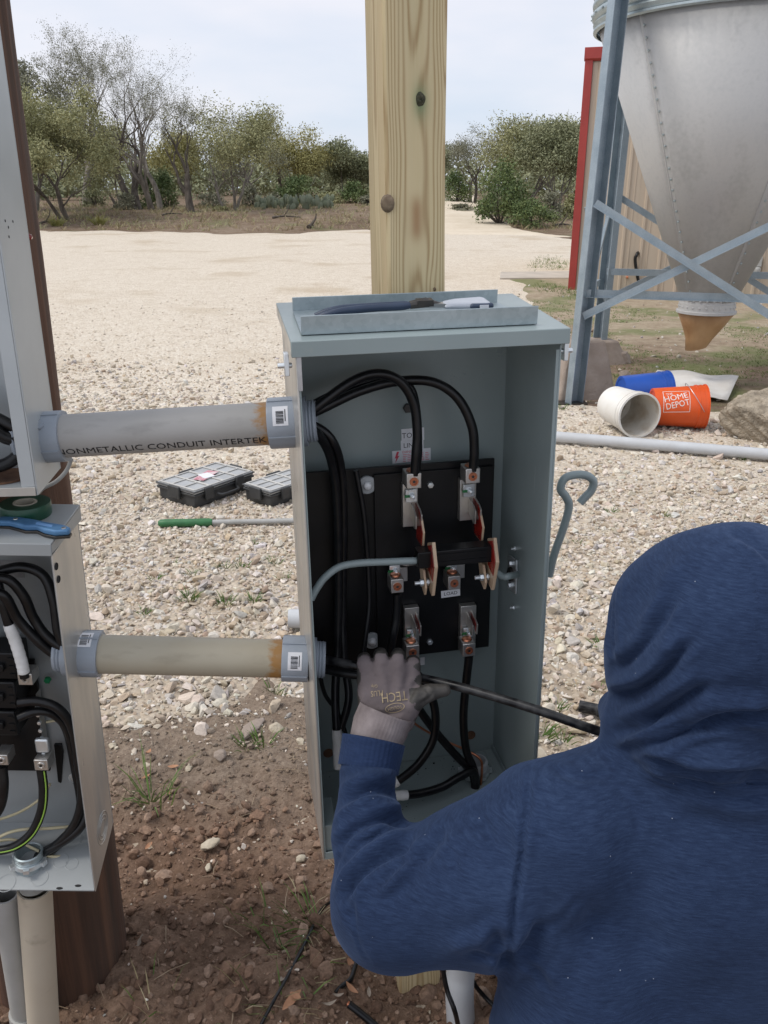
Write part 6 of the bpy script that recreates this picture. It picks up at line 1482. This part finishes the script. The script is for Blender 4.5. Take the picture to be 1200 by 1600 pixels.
class SDF:
    def __init__(s, lo, hi, h):
        s.lo = np.array(lo, float); s.h = h; n = np.ceil((np.array(hi) - s.lo) / h).astype(int) + 1
        g = [s.lo[i] + np.arange(n[i]) * h for i in range(3)]; s.P = np.stack(np.meshgrid(*g, indexing='ij'), -1).astype(np.float32); s.f = np.full(n, 9.0, np.float32)
    def _reg(s, c0, c1, m):
        a = np.clip(np.floor((np.minimum(c0, c1) - m - s.lo) / s.h).astype(int), 0, None); b = np.ceil((np.maximum(c0, c1) + m - s.lo) / s.h).astype(int) + 1
        return tuple(slice(x, max(x, y)) for x, y in zip(a, b))
    def _mix(s, R_, d, k):
        f = s.f[R_]
        if k <= 0: s.f[R_] = np.minimum(f, d); return
        h = np.clip(.5 + .5 * (f - d) / k, 0, 1); s.f[R_] = f + (d - f) * h - k * h * (1 - h)
    def cap(s, a, b, ra, rb, k=.02):
        a, b = np.array(a, np.float32), np.array(b, np.float32); R_ = s._reg(a, b, max(ra, rb) + k * 2 + .02); p = s.P[R_]
        if p.size == 0: return s
        ab = b - a; t = np.clip(((p - a) @ ab) / max(ab @ ab, 1e-9), 0, 1); s._mix(R_, np.linalg.norm(p - a - t[..., None] * ab, axis=-1) - (ra + (rb - ra) * t), k); return s
    def ell(s, c, r, k=.02, rot=None):
        c, r = np.array(c, np.float32), np.array(r, np.float32); R_ = s._reg(c, c, r.max() + k * 2 + .02); p = s.P[R_] - c
        if p.size == 0: return s
        if rot is not None: p = p @ np.array(rot, np.float32)
        k0 = np.linalg.norm(p / r, axis=-1); k1 = np.linalg.norm(p / (r * r), axis=-1); s._mix(R_, k0 * (k0 - 1) / np.maximum(k1, 1e-6), k); return s
    def sub_ell(s, c, r, k=.01, rot=None):
        f0 = s.f; s.f = np.full_like(f0, 9.0); s.ell(c, r, 0, rot); d = -s.f; h = np.clip(.5 - .5 * (f0 - d) / max(k, 1e-6), 0, 1); s.f = f0 + (d - f0) * h + k * h * (1 - h); return s
    def chain(s, pts, rad, k=.02):
        for i in range(len(pts) - 1): s.cap(pts[i], pts[i + 1], rad[i], rad[i + 1], k)
        return s
    def mesh(s): return surface_nets(s.f, s.lo, s.h)
def smooth_mesh(V, F, it=2, w=.5):
    e = np.concatenate([F[:, [0, 1]], F[:, [1, 2]], F[:, [2, 3]], F[:, [3, 0]]]); n = len(V)
    for _ in range(it):
        a = np.zeros_like(V); c = np.zeros(n)
        for i, j in ((0, 1), (1, 0)):
            for ax in range(3): a[:, ax] += np.bincount(e[:, i], V[e[:, j], ax], n)
            c += np.bincount(e[:, i], minlength=n)
        V = V * (1 - w) + w * a / np.maximum(c, 1)[:, None]
    return V
def subdiv(V, F):
    E = np.sort(np.concatenate([F[:, [0, 1]], F[:, [1, 2]], F[:, [2, 3]], F[:, [3, 0]]]), 1); key = E[:, 0].astype(np.int64) * len(V) + E[:, 1]
    u, first, inv = np.unique(key, return_index=True, return_inverse=True); n, m = len(V), len(F); e = E[first]
    V2 = np.concatenate([V, (V[e[:, 0]] + V[e[:, 1]]) / 2, V[F].mean(1)]); k = inv.reshape(4, m) + n; c = np.arange(m) + n + len(u)
    return V2, np.concatenate([np.stack([F[:, i], k[i], c, k[i - 1]], 1) for i in range(4)])
def vnormals(V, F):
    fn = np.cross(V[F[:, 2]] - V[F[:, 0]], V[F[:, 3]] - V[F[:, 1]]); N = np.zeros_like(V)
    for k in range(4):
        for ax in range(3): N[:, ax] += np.bincount(F[:, k], fn[:, ax], len(V))
    return N / np.maximum(np.linalg.norm(N, axis=1), 1e-12)[:, None]
def seg_dist(Q, poly):
    best = np.full(len(Q), 1e9); par = np.zeros(len(Q)); tot = 0; Ls = []
    poly = np.array(poly, float); seg = np.linalg.norm(np.diff(poly, axis=0), axis=1); tot = seg.sum(); acc = 0
    for i in range(len(poly) - 1):
        a, b = poly[i], poly[i + 1]; ab = b - a; t = np.clip(((Q - a) @ ab) / (ab @ ab), 0, 1); d = np.linalg.norm(Q - a - t[:, None] * ab, axis=1)
        m = d < best; best[m] = d[m]; par[m] = (acc + t[m] * seg[i]) / tot; acc += seg[i]
    return best, par
def folds(V, F, lst, view=True):
    """press grooves and raise rolls of cloth along lines measured on the photograph"""
    N = vnormals(V, F); Q = proj(V); Cv = np.array([0, 0, CAM_H]); d = V - Cv; facing = np.clip(-(N * d).sum(1) / np.linalg.norm(d, axis=1) * 3, 0, 1)
    off = np.zeros(len(V))
    for poly, depth, sig in lst:
        P2 = [tuple(p)[:2] for p in spline([(x, y, 0) for x, y in poly], 5)]
        dist, par = seg_dist(Q, P2); fade = np.clip(np.minimum(par, 1 - par) * 5 + .15, 0, 1)
        off += depth * fade * (np.exp(-(dist / sig) ** 2) - .55 * np.exp(-((dist - 1.9 * sig) / (1.1 * sig)) ** 2))
    return V + N * (off * facing)[:, None]
def BP(px, py, D, rpx): p = PT(px, py, D); return np.array(p), rpx * mpp(p)

def _fleece(name, c1, c2, c3):
    m = Mat(name, c1, .95, 0, .12); v = m.co(); n = m.noise(v, 7, 5, .6)
    st = m.noise(m.co((22, 22, 190)), 3, 4, .7); sp = m.noise(v, 620, 2, .6); big = m.noise(v, 3.5, 3)
    c = m.ramp(n * .35 + st * .65, [(.34, c1), (.52, c2), (.70, c3)])
    c = m.mix(m.ramp(sp, [(.68, (0, 0, 0)), (.78, (.35, .35, .35))]), c, (.10, .15, .26))
    lint = m.voro(v, 38, 'Distance'); x = X(m.nt, lint)
    c = m.mix((x * -1 + .035).f('MULTIPLY', 60).f('MAXIMUM', 0).f('MINIMUM', .5), c, (.38, .42, .50))
    m.col(c); m.b.inputs['Sheen Weight'].default_value = .16; m.b.inputs['Sheen Roughness'].default_value = .5; m.b.inputs['Sheen Tint'].default_value = (.35, .5, .85, 1)
    m.bump(st * .35 + sp * .6 + n * .3, .3, .0018); return m.m
M_hoodie = _fleece('navy_fleece', (.0105, .0185, .045), (.0185, .0325, .074), (.031, .052, .108))
M_cuff = _fleece('navy_rib_knit', (.013, .024, .060), (.019, .034, .082), (.028, .047, .105))
M_skin = pm('skin', (.46, .26, .18), (.40, .21, .14), 12, .5)
M_hair = pm('dark_hair', (.02, .014, .010), (.035, .024, .016), 60, .6)
M_denim = pm('dark_denim', (.035, .045, .065), (.05, .062, .085), 30, .9, bump=.3, bscale=300)
M_boot2 = pm('brown_work_boot', (.10, .06, .035), (.14, .085, .05), 14, .7, bump=.3)
M_eye = pm('eye_white', (.7, .68, .65), None, rough=.2)
def _glove(name, a, b, edge=None):
    m = Mat(name, a, .85, 0, .2); v = m.co(); n = m.noise(v, 26, 5); k = m.noise(v, 900, 2)
    c = m.ramp(n, [(.35, a), (.65, b)]); c = m.mix(m.ramp(m.noise(v, 90, 4), [(.66, (0, 0, 0)), (.76, (.4, .4, .4))]), c, (.05, .045, .04)); m.col(c); m.bump(k + n * .5, .3, .0008); return m
M_glove = _glove('grey_knit_glove', (.135, .112, .114), (.175, .146, .148)).m
M_dip = pm('black_rubber_dip', (.030, .028, .026), (.075, .068, .060), 40, .6, bump=.5, bscale=160, bdist=.001)
M_gcuff = None

person = thing('person', 'person in a navy hoodie and grey work glove, seen from behind reaching into the enclosure', 'person', Vector((.42, .88, 0)))
PI_ = Vector((.42, .88, 0))
def padd(name, V, F, mat, parent=None, smooth=True):
    return mesh_np(name, V - np.array(PI_) if parent is person else V, F, mat, parent, smooth)
# hoodie -----------------------------------------------------------
S = SDF((-.16, .48, .32), (.98, 1.24, 1.34), .0076)
hc, hr = BP(1130, 1000, .935, 166)
rotz = np.array(Matrix.Rotation(R(8), 3, 'Y') @ Matrix.Rotation(R(14), 3, 'Z'))
S.ell(hc + np.array([.0, -.012, .012]), (.152, .140, .145), .0, rotz)
S.ell(hc + np.array([.008, .0, -.060]), (.155, .136, .10), .02, rotz)
nb = PT(1140, 1165, .90)
S.ell(np.array(nb) + np.array([.0, .0, -.012]), (.150, .118, .048), .012)
cowl = [BP(968, 1112, 1.00, 38), BP(985, 1135, .90, 40), BP(1040, 1160, .835, 44), BP(1120, 1170, .815, 46), BP(1210, 1165, .835, 46), BP(1290, 1140, .90, 44)]
S.chain([c[0] for c in cowl], [c[1] for c in cowl], .022)
sh, rsh = BP(868, 1306, .845, 112); sh2, r2 = BP(760, 1378, .835, 119); el, rel = BP(612, 1416, .83, 97)
sL = BP(935, 1262, .87, 88); ne = BP(1110, 1238, .87, 92); sR = BP(1345, 1300, .86, 112)
S.cap(sL[0], ne[0], sL[1], ne[1] * .92, .010); S.cap(ne[0], sR[0], ne[1] * .92, sR[1], .012); S.cap(sh, sL[0], rsh, sL[1], .03)
S.cap(sh, sh2, rsh, r2, .03); S.cap(sh2, el, r2, rel * .98, .03)
f1, rf1 = BP(574, 1300, .90, 54); f2, rf2 = BP(574, 1218, .965, 44); f3, rf3 = BP(577, 1190, .985, 43)
S.cap(el, f1, rel * .82, rf1, .03); S.cap(f1, f2, rf1, rf2, .02); S.cap(f2, f3, rf2, rf3, .01)
# the far arm hangs forward, bent towards the lap
eR = np.array([.80, .93, .60]); wR = np.array([.63, 1.06, .52]); S.cap(sR[0], eR, sR[1], .075, .03); S.cap(eR, wR, .07, .045, .02)
cx = float(ne[0][0]) + .01
S.ell((cx, .885, .765), (.215, .145, .150), .04); S.ell((cx, .865, .63), (.235, .155, .22), .06); S.ell((cx, .845, .47), (.225, .160, .16), .05)
q = BP(905, 1500, .80, 112); S.cap(q[0], (cx - .1, .83, .52), q[1], .13, .05); q2 = BP(905, 1610, .765, 143); S.cap(q[0], q2[0], q[1], q2[1], .03)
S.sub_ell(hc + np.array([-.065, .16, -.03]), (.080, .13, .105), .015, np.array(Matrix.Rotation(R(32), 3, 'Z')))
S.sub_ell(hc + np.array([-.045, .09, -.035]), (.088, .085, .100), .01, np.array(Matrix.Rotation(R(32), 3, 'Z')))
V, F = S.mesh(); V = smooth_mesh(V, F, 3); V, F = subdiv(V, F); V = smooth_mesh(V, F, 2)
FOLDS = [([(952, 1046), (985, 1030), (1020, 990), (1052, 930)], -.0075, 9), ([(952, 1066), (1000, 1060), (1030, 1030), (1060, 985)], .006, 9),
         ([(948, 1090), (990, 1080), (1035, 1050), (1085, 1000)], -.0075, 9), ([(952, 1120), (1000, 1108), (1050, 1075), (1095, 1045)], .006, 10),
         ([(955, 1148), (1005, 1132), (1060, 1100), (1110, 1072)], -.008, 9), ([(968, 1172), (1030, 1160), (1090, 1135), (1160, 1120), (1230, 1118)], -.008, 9),
         ([(985, 1178), (1050, 1202), (1120, 1214), (1220, 1210)], -.010, 11), ([(1080, 1110), (1130, 1098), (1200, 1100)], .005, 12),
         ([(968, 895), (957, 930), (955, 985), (962, 1032)], -.0045, 6), ([(1140, 830), (1175, 850), (1210, 880)], -.0035, 7), ([(1000, 985), (1040, 905), (1070, 870)], .003, 16),
         ([(638, 1284), (600, 1280), (555, 1296), (524, 1330)], -.008, 8), ([(634, 1262), (590, 1256), (545, 1266), (518, 1290)], .005, 9), ([(634, 1240), (585, 1232), (540, 1246)], -.006, 8),
         ([(645, 1300), (610, 1312), (570, 1335), (535, 1378)], .007, 10), ([(640, 1318), (600, 1338), (560, 1370), (530, 1410)], -.006, 8), ([(660, 1310), (640, 1350), (590, 1400)], .005, 11),
         ([(628, 1205), (590, 1210), (550, 1222), (530, 1240)], .004, 10), ([(700, 1290), (670, 1330), (640, 1350)], -.004, 10), ([(560, 1345), (545, 1400), (556, 1450)], -.003, 8),
         ([(828, 1192), (824, 1260), (816, 1340), (802, 1430), (793, 1515)], -.0035, 6), ([(775, 1530), (800, 1505), (830, 1480), (850, 1440)], -.008, 12), ([(795, 1520), (780, 1480), (770, 1440)], -.005, 12),
         ([(760, 1250), (800, 1285), (835, 1340)], .004, 22), ([(850, 1540), (880, 1480), (900, 1400)], .004, 22), ([(1000, 1300), (1010, 1420), (990, 1560)], -.003, 34), ([(700, 1480), (745, 1470), (790, 1440)], .004, 14), ([(1050, 1240), (1150, 1262), (1220, 1258)], .004, 16)]
SEAMS = [([(828, 1192), (823, 1260), (814, 1340), (803, 1430), (793, 1515)], -.0016, 2.6), ([(834, 1192), (829, 1260), (820, 1340), (809, 1430), (799, 1515)], .0010, 2.6),
         ([(964, 900), (956, 935), (953, 985), (960, 1040)], -.003, 2.6), ([(974, 895), (966, 935), (963, 985), (970, 1035)], -.002, 2.2), ([(1150, 822), (1170, 860), (1184, 930), (1190, 1010), (1192, 1090)], -.0022, 2.6),
         ([(990, 1190), (1050, 1212), (1120, 1224), (1220, 1222)], -.003, 2.6), ([(560, 1345), (553, 1400), (560, 1470), (580, 1505)], -.0018, 2.6)]
CREASES = [([(640, 1290), (605, 1296), (570, 1318)], -.0035, 4), ([(636, 1252), (600, 1250), (560, 1258)], -.003, 4), ([(655, 1325), (625, 1352), (588, 1392)], -.003, 4.5), ([(540, 1325), (524, 1350), (516, 1385)], -.003, 4),
           ([(1000, 1055), (1035, 1020), (1052, 985)], -.003, 4), ([(975, 1100), (1015, 1088), (1045, 1068)], -.003, 4), ([(990, 1150), (1030, 1142), (1075, 1125)], -.003, 4.5), ([(1060, 1150), (1120, 1140), (1190, 1146)], -.0035, 5), ([(1050, 1180), (1110, 1190), (1180, 1188)], -.003, 5),
           ([(860, 1200), (900, 1215), (950, 1212)], -.0025, 6), ([(735, 1262), (760, 1290), (775, 1330)], -.0022, 6), ([(680, 1300), (705, 1330), (715, 1370)], -.002, 6), ([(800, 1500), (770, 1500), (735, 1490)], -.003, 5), ([(812, 1505), (840, 1520), (860, 1550)], -.003, 6), ([(830, 1450), (870, 1440), (910, 1400)], -.002, 7), ([(960, 1230), (990, 1260), (1000, 1310)], -.0022, 7)]
V = folds(V, F, [(p_, d_ * 1.25, s_ * .92) for p_, d_, s_ in FOLDS]); V = folds(V, F, CREASES); V = folds(V, F, SEAMS); N = vnormals(V, F)
w = (fbm(V[:, 0] * 9 + V[:, 2] * 4, V[:, 2] * 9 - V[:, 1] * 6, 91, 3) * .0050 + fbm(V[:, 0] * 30 + V[:, 1] * 22, V[:, 2] * 30 + V[:, 1] * 17, 95, 2) * .0018 - np.abs(fbm(V[:, 0] * 13 - V[:, 2] * 9, V[:, 2] * 12 + V[:, 1] * 14, 97, 2)) * .004)
V = V + N * w[:, None]; V = smooth_mesh(V, F, 1, .35)
hoodie = padd('hoodie', V, F, M_hoodie, person)
# ribbed sleeve cuff
def sweep(name, pts, rads, mat, parent, n=60, rib=0.0, k=5, flat=None, ribs=30):
    P = spline(pts, k); rr = np.interp(np.linspace(0, 1, len(P)), np.linspace(0, 1, len(rads)), rads); mb = MB(); mb.tube(P, list(rr), n, cap=False)
    if rib:
        vs = []
        for i, p in enumerate(P):
            for j in range(n): v = Vector(mb.v[i * n + j]); vs.append(tuple(p + (v - p) * (1 + rib * math.cos(2 * math.pi * j * ribs / n))))
        mb.v = vs
    mb.v = [tuple(Vector(v) - PI_) for v in mb.v]
    o = mb.build(name, mat, parent, smooth=80); so = o.modifiers.new('t', 'SOLIDIFY'); so.thickness = .003; so.offset = -1; return o
c1, c2 = PT(575, 1203, .978), PT(584, 1156, 1.004)
sweep('sleeve_cuff', [c1, c1.lerp(c2, .5), c2], [47.5 * mpp(c1), 48.5 * mpp(c1), 49.5 * mpp(c2)], M_cuff, hoodie, 120, .012, 6, ribs=40); hoodie.children[-1].matrix_parent_inverse = Matrix.Identity(4)
# body inside the hoodie: one continuous figure, face, neck, hands, legs kneeling back on the heels
S = SDF((-.06, .40, -.02), (.98, 1.36, 1.24), .013)
S.ell(hc + np.array([-.004, .02, .0]), (.080, .098, .112), .0, np.array(Matrix.Rotation(R(25), 3, 'Z')))
fd = Vector((-.45, .89, 0)); jaw_ = hc + np.array([-.03, .075, -.07]); S.ell(jaw_, (.052, .05, .05), .03)
nose = hc + np.array(fd) * .118 + np.array([0, 0, -.015]); S.cap(nose + np.array([0, -.012, .03]), nose, .008, .013, .012)
S.cap(hc + np.array([0, 0, -.08]), np.array(nb) + np.array([0, .02, -.09]), .06, .062, .03)
S.ell((cx, .89, .80), (.16, .095, .14), .05); S.ell((cx, .86, .60), (.15, .10, .17), .05); S.ell((cx, .84, .40), (.165, .125, .13), .05)
S.cap(sh, el, .05, .040, .03); S.cap(el, f3 + np.array([0, .0, -.004]), .030, .024, .01); S.cap(sR[0], eR, .055, .045, .03); S.cap(eR, wR + np.array([-.03, .02, -.01]), .042, .028, .02)
for sx in (-1, 1):
    hipj = np.array([cx + sx * .09, .84, .34]); kn_ = np.array([cx + sx * .13, 1.20, .10]); an = np.array([cx + sx * .12, .80, .075])
    S.cap(hipj, kn_, .088, .062, .03); S.cap(kn_, an, .056, .042, .02)
V, F = S.mesh(); V = smooth_mesh(V, F, 3); padd('body', V, F, M_skin, person)
S = SDF((.0, .40, -.03), (.9, 1.36, .56), .013)
S.ell((cx, .84, .40), (.182, .140, .14), .0)
for sx in (-1, 1):
    hipj = np.array([cx + sx * .09, .84, .34]); kn_ = np.array([cx + sx * .13, 1.20, .10]); an = np.array([cx + sx * .12, .80, .075])
    S.cap(hipj, kn_, .100, .074, .04); S.cap(kn_, an, .068, .056, .02)
V, F = S.mesh(); V = smooth_mesh(V, F, 3); V = V + vnormals(V, F) * (fbm(V[:, 0] * 20, V[:, 1] * 20 + V[:, 2] * 14, 33, 3) * .008)[:, None]; padd('trousers', V, F, M_denim, person)
for sx in (-1, 1):
    an = np.array([cx + sx * .12, .80, .07]); S = SDF(an - .2, an + .2, .007); S.cap(an, an + np.array([0, -.05, -.02]), .058, .055, .02); S.cap(an + np.array([0, -.05, -.015]), an + np.array([0, -.13, .03 - .06]), .048, .036, .03); V, F = S.mesh(); padd('boot', smooth_mesh(V, F, 2), F, M_boot2, person)
S = SDF(hc - .2, hc + .2, .009); S.ell(hc + np.array([.004, -.002, .022]), (.087, .098, .102), 0); S.sub_ell(hc + np.array([-.05, .12, -.04]), (.09, .09, .11), .01); V, F = S.mesh(); padd('hair', smooth_mesh(V, F, 2), F, M_hair, person)
side = Vector((.89, .45, 0))
for sgn in (-1, 1):
    e0 = Vector(hc) + fd * .090 + side * (.030 * sgn) + Vector((0, 0, .018)); mb = MB(); mb.lathe([(0, -.011), (.008, -.008), (.011, 0), (.008, .008), (0, .011)], 14, frame_to(e0 - PI_, fd)); ey = mb.build('eye', M_eye, person, smooth=80)
    mb = MB(); mb.lathe([(0, .0118), (.005, .0104)], 12, frame_to(e0 - PI_, fd)); mb.build('iris', M_ink, ey)
m0 = Vector(hc) + fd * .105 + Vector((0, 0, -.062)); mb = MB(); mb.tube([m0 - PI_ - side * .022, m0 - PI_ + fd * .006, m0 - PI_ + side * .022], [.003, .006, .003], 8); mb.build('mouth', pm('lips', (.36, .14, .11), None, rough=.5), person, smooth=60)
# far hand, bare, resting on the thigh
def hand_chain(S, wrist, palm, fingers, thumb): pass
hw_ = wR + np.array([-.03, .02, -.01]); S = SDF(hw_ - .14, hw_ + .14, .005); dirv = np.array([-.6, .75, -.25]); dirv /= np.linalg.norm(dirv); sd = np.cross(dirv, (0, 0, 1)); sd /= np.linalg.norm(sd)
S.cap(hw_, hw_ + dirv * .03, .026, .028, .01)
for k in range(4):
    o_ = sd * (.027 - .018 * k); kk = hw_ + dirv * .085 + o_; S.cap(hw_ + dirv * .02 + o_ * .7, kk, .013, .011, .012); L_ = (.070, .078, .074, .060)[k]; S.cap(kk, kk + dirv * L_ * .55 + np.array([0, 0, -.012]), .0095, .0088, .004); S.cap(kk + dirv * L_ * .55 + np.array([0, 0, -.012]), kk + dirv * L_ * .8 + np.array([0, 0, -.04]), .0088, .0075, .003)
S.cap(hw_ + dirv * .02 + sd * .02, hw_ + dirv * .055 + sd * .055, .014, .011, .01); S.cap(hw_ + dirv * .055 + sd * .055, hw_ + dirv * .09 + sd * .06, .011, .009, .004)
V, F = S.mesh(); padd('hand', smooth_mesh(V, F, 1), F, M_skin, person)
# glove on the reaching hand -----------------------------------------
def HP(px, py, D): return np.array(PT(px, py, D))
S = SDF(HP(605, 1080, 1.05) - np.array([.13, .12, .12]), HP(605, 1080, 1.05) + np.array([.13, .12, .12]), .0022)
DW, DK = 1.022, 1.062
wr = [HP(578, 1128, DW), HP(596, 1131, DW - .004), HP(614, 1133, DW - .003), HP(630, 1130, DW + .002)]
kn = [HP(570, 1036, DK + .004), HP(595, 1031, DK - .002), HP(622, 1031, DK - .002), HP(645, 1040, DK + .004)]
rk = [.0120, .0128, .0128, .0118]
for i in range(4): S.cap(wr[i], kn[i], .0145, rk[i], .012)
S.cap(HP(576, 1090, DW + .018), HP(636, 1096, DW + .018), .013, .014, .012); S.cap(HP(575, 1060, DK - .0), HP(645, 1064, DK - .0), .0125, .0125, .012)
cab_c = [HP(570, 1046, 1.090), HP(596, 1050, 1.090), HP(622, 1054, 1.090), HP(648, 1058, 1.090)]
tipsP = []
for i in range(4):
    m1 = kn[i] + np.array([.001 * (i - 1.5), .032, -.010 - .002 * abs(i - 1.5)]); m2 = m1 + np.array([0, .012, -.026]); m3 = m2 + np.array([0, -.014, -.016])
    S.cap(kn[i], m1, rk[i] * .95, .0105, .0035); S.cap(m1, m2, .0105, .0100, .003); S.cap(m2, m3, .0098, .0090, .003); tipsP.append((m1, m2, m3))
t0, t1, t2, t3 = HP(628, 1118, DW + .006), HP(647, 1094, DW + .014), HP(668, 1083, DW + .018), HP(694, 1078, DW + .022)
S.cap(t0, t1, .0175, .0150, .012); S.cap(t1, t2, .0140, .0122, .006); S.cap(t2, t3, .0125, .0100, .004)
for i in range(3):                                                  # gaps between the knuckles
    c = (kn[i] + kn[i + 1]) / 2 + np.array([0, .016, .010]); S.sub_ell(c, (.0042, .03, .0105), .003)
V, F = S.mesh(); V = smooth_mesh(V, F, 2)
GF = [([(652, 1064), (642, 1082), (634, 1100)], -.0030, 5), ([(655, 1100), (668, 1093), (676, 1084)], -.0016, 3), ([(575, 1110), (600, 1116), (630, 1112)], -.0016, 4), ([(588, 1050), (592, 1075), (594, 1095)], -.0010, 5), ([(612, 1050), (613, 1080), (613, 1100)], -.0010, 5), ([(640, 1052), (634, 1080)], -.0012, 5), ([(570, 1055), (566, 1080), (568, 1105)], .0010, 6), ([(665, 1075), (672, 1085)], -.0015, 3), ([(580, 1120), (605, 1126), (628, 1120)], .0012, 4)]
V = folds(V, F, GF); N = vnormals(V, F); V = V + N * (fbm(V[:, 0] * 90, V[:, 2] * 90 + V[:, 1] * 60, 71, 3) * .0011)[:, None]
Q = proj(V)
# dipped palm and fingertips: the half of the glove turned away, and the thumb
front = V[:, 1] > (1.045 + .35 * np.clip((V[:, 2] - .93), -1, 1) * 0) + .012 + .004 * np.sin(V[:, 0] * 200)
tipz = (Q[:, 1] < 1024 + 3 * np.sin(Q[:, 0] * .25)) & (V[:, 1] > DK - .004); thumbm = (Q[:, 0] > 652 + 5 * np.sin(Q[:, 1] * .3)) | ((Q[:, 0] > 640) & (Q[:, 1] > 1075) & (Q[:, 1] < 1098))
edge = (Q[:, 0] < 561 + 3 * np.sin(Q[:, 1] * .15)) | ((V[:, 1] > DK + .012))
dip = tipz | thumbm | edge
glove = padd('glove', V, F, M_glove, person); glove.data.materials.append(M_dip)
fm = dip[F].sum(1) >= 2; glove.data.polygons.foreach_set('material_index', fm.astype(np.int32)); glove.data.update()
c1, c2 = PT(578, 1180, .990), PT(603, 1112, 1.020)
M_gc = _glove('glove_rib_knit', (.16, .135, .135), (.27, .235, .235)).m
sweep('glove_cuff', [c1, c1.lerp(c2, .35), c1.lerp(c2, .65), c2], [37 * mpp(c1), 41 * mpp(c1), 44.5 * mpp(c1), 43 * mpp(c2)], M_gc, glove, 140, .008, 8, ribs=48)
# printing on the back of the glove, wrong way up to us
bvh = BVHTree.FromPolygons([tuple(v) for v in V], [tuple(f) for f in F])
def glove_print(txt, size, px, py, rot, sx=1.0, geo=None):
    vs, fs = geo or text_geo(txt, size, sx); out = []; c, s = math.cos(R(rot)), math.sin(R(rot))
    for x, y in vs:
        X_, Y_ = c * x - s * y, s * x + c * y; r_ = ray(px + X_, py - Y_).normalized(); h = bvh.ray_cast(Vector((0, 0, CAM_H)), r_)
        out.append(tuple((h[0] - r_ * .0012 if h[0] is not None else PT(px + X_, py - Y_, 1.03)) - PI_))
    mb.add(out, fs)
mb = MB(); glove_print('TECH', 21, 616, 1088, 187, .78); glove_print('PLUS', 12.5, 589, 1083, 185, .72); glove_print('Grip', 7, 585, 1072, 185, .8)
n = 28; vs = []; 
for i in range(n):
    a = 2 * math.pi * i / n; vs += [(15.5 * math.cos(a), 7.5 * math.sin(a)), (14.4 * math.cos(a), 6.4 * math.sin(a))]
fs = [(2 * i, 2 * ((i + 1) % n), 2 * ((i + 1) % n) + 1, 2 * i + 1) for i in range(n)]
glove_print('', 0, 617, 1106, 192, geo=(vs, fs)); glove_print('TOUGH', 7.5, 617, 1106, 192, .85)
mb.build('printing', pm('gold_print', (.42, .33, .20), (.34, .26, .16), 300, .6), glove)
# the stiff cable he is feeding in
cable('stiff dusty black cable pulled from the lower conduit past the glove', None, .0068, M_dusty, name='pulled_cable', world=[PT(440, 1026, 1.12), PT(500, 1030, 1.12), PT(545, 1038, 1.10), PT(590, 1048, 1.092), PT(655, 1059, 1.086), PT(720, 1074, 1.06), PT(790, 1094, 1.03), PT(850, 1113, 1.005), PT(910, 1134, .985), PT(960, 1150, .98), PT(1010, 1164, .98)], k=8)
cable('second black cable lying along the conduit mouth beside the pulled one', None, .0074, M_cable, world=[PT(440, 1036, 1.125), PT(500, 1044, 1.13), PT(540, 1052, 1.12), PT(575, 1056, 1.115), PT(610, 1064, 1.12)], k=8)
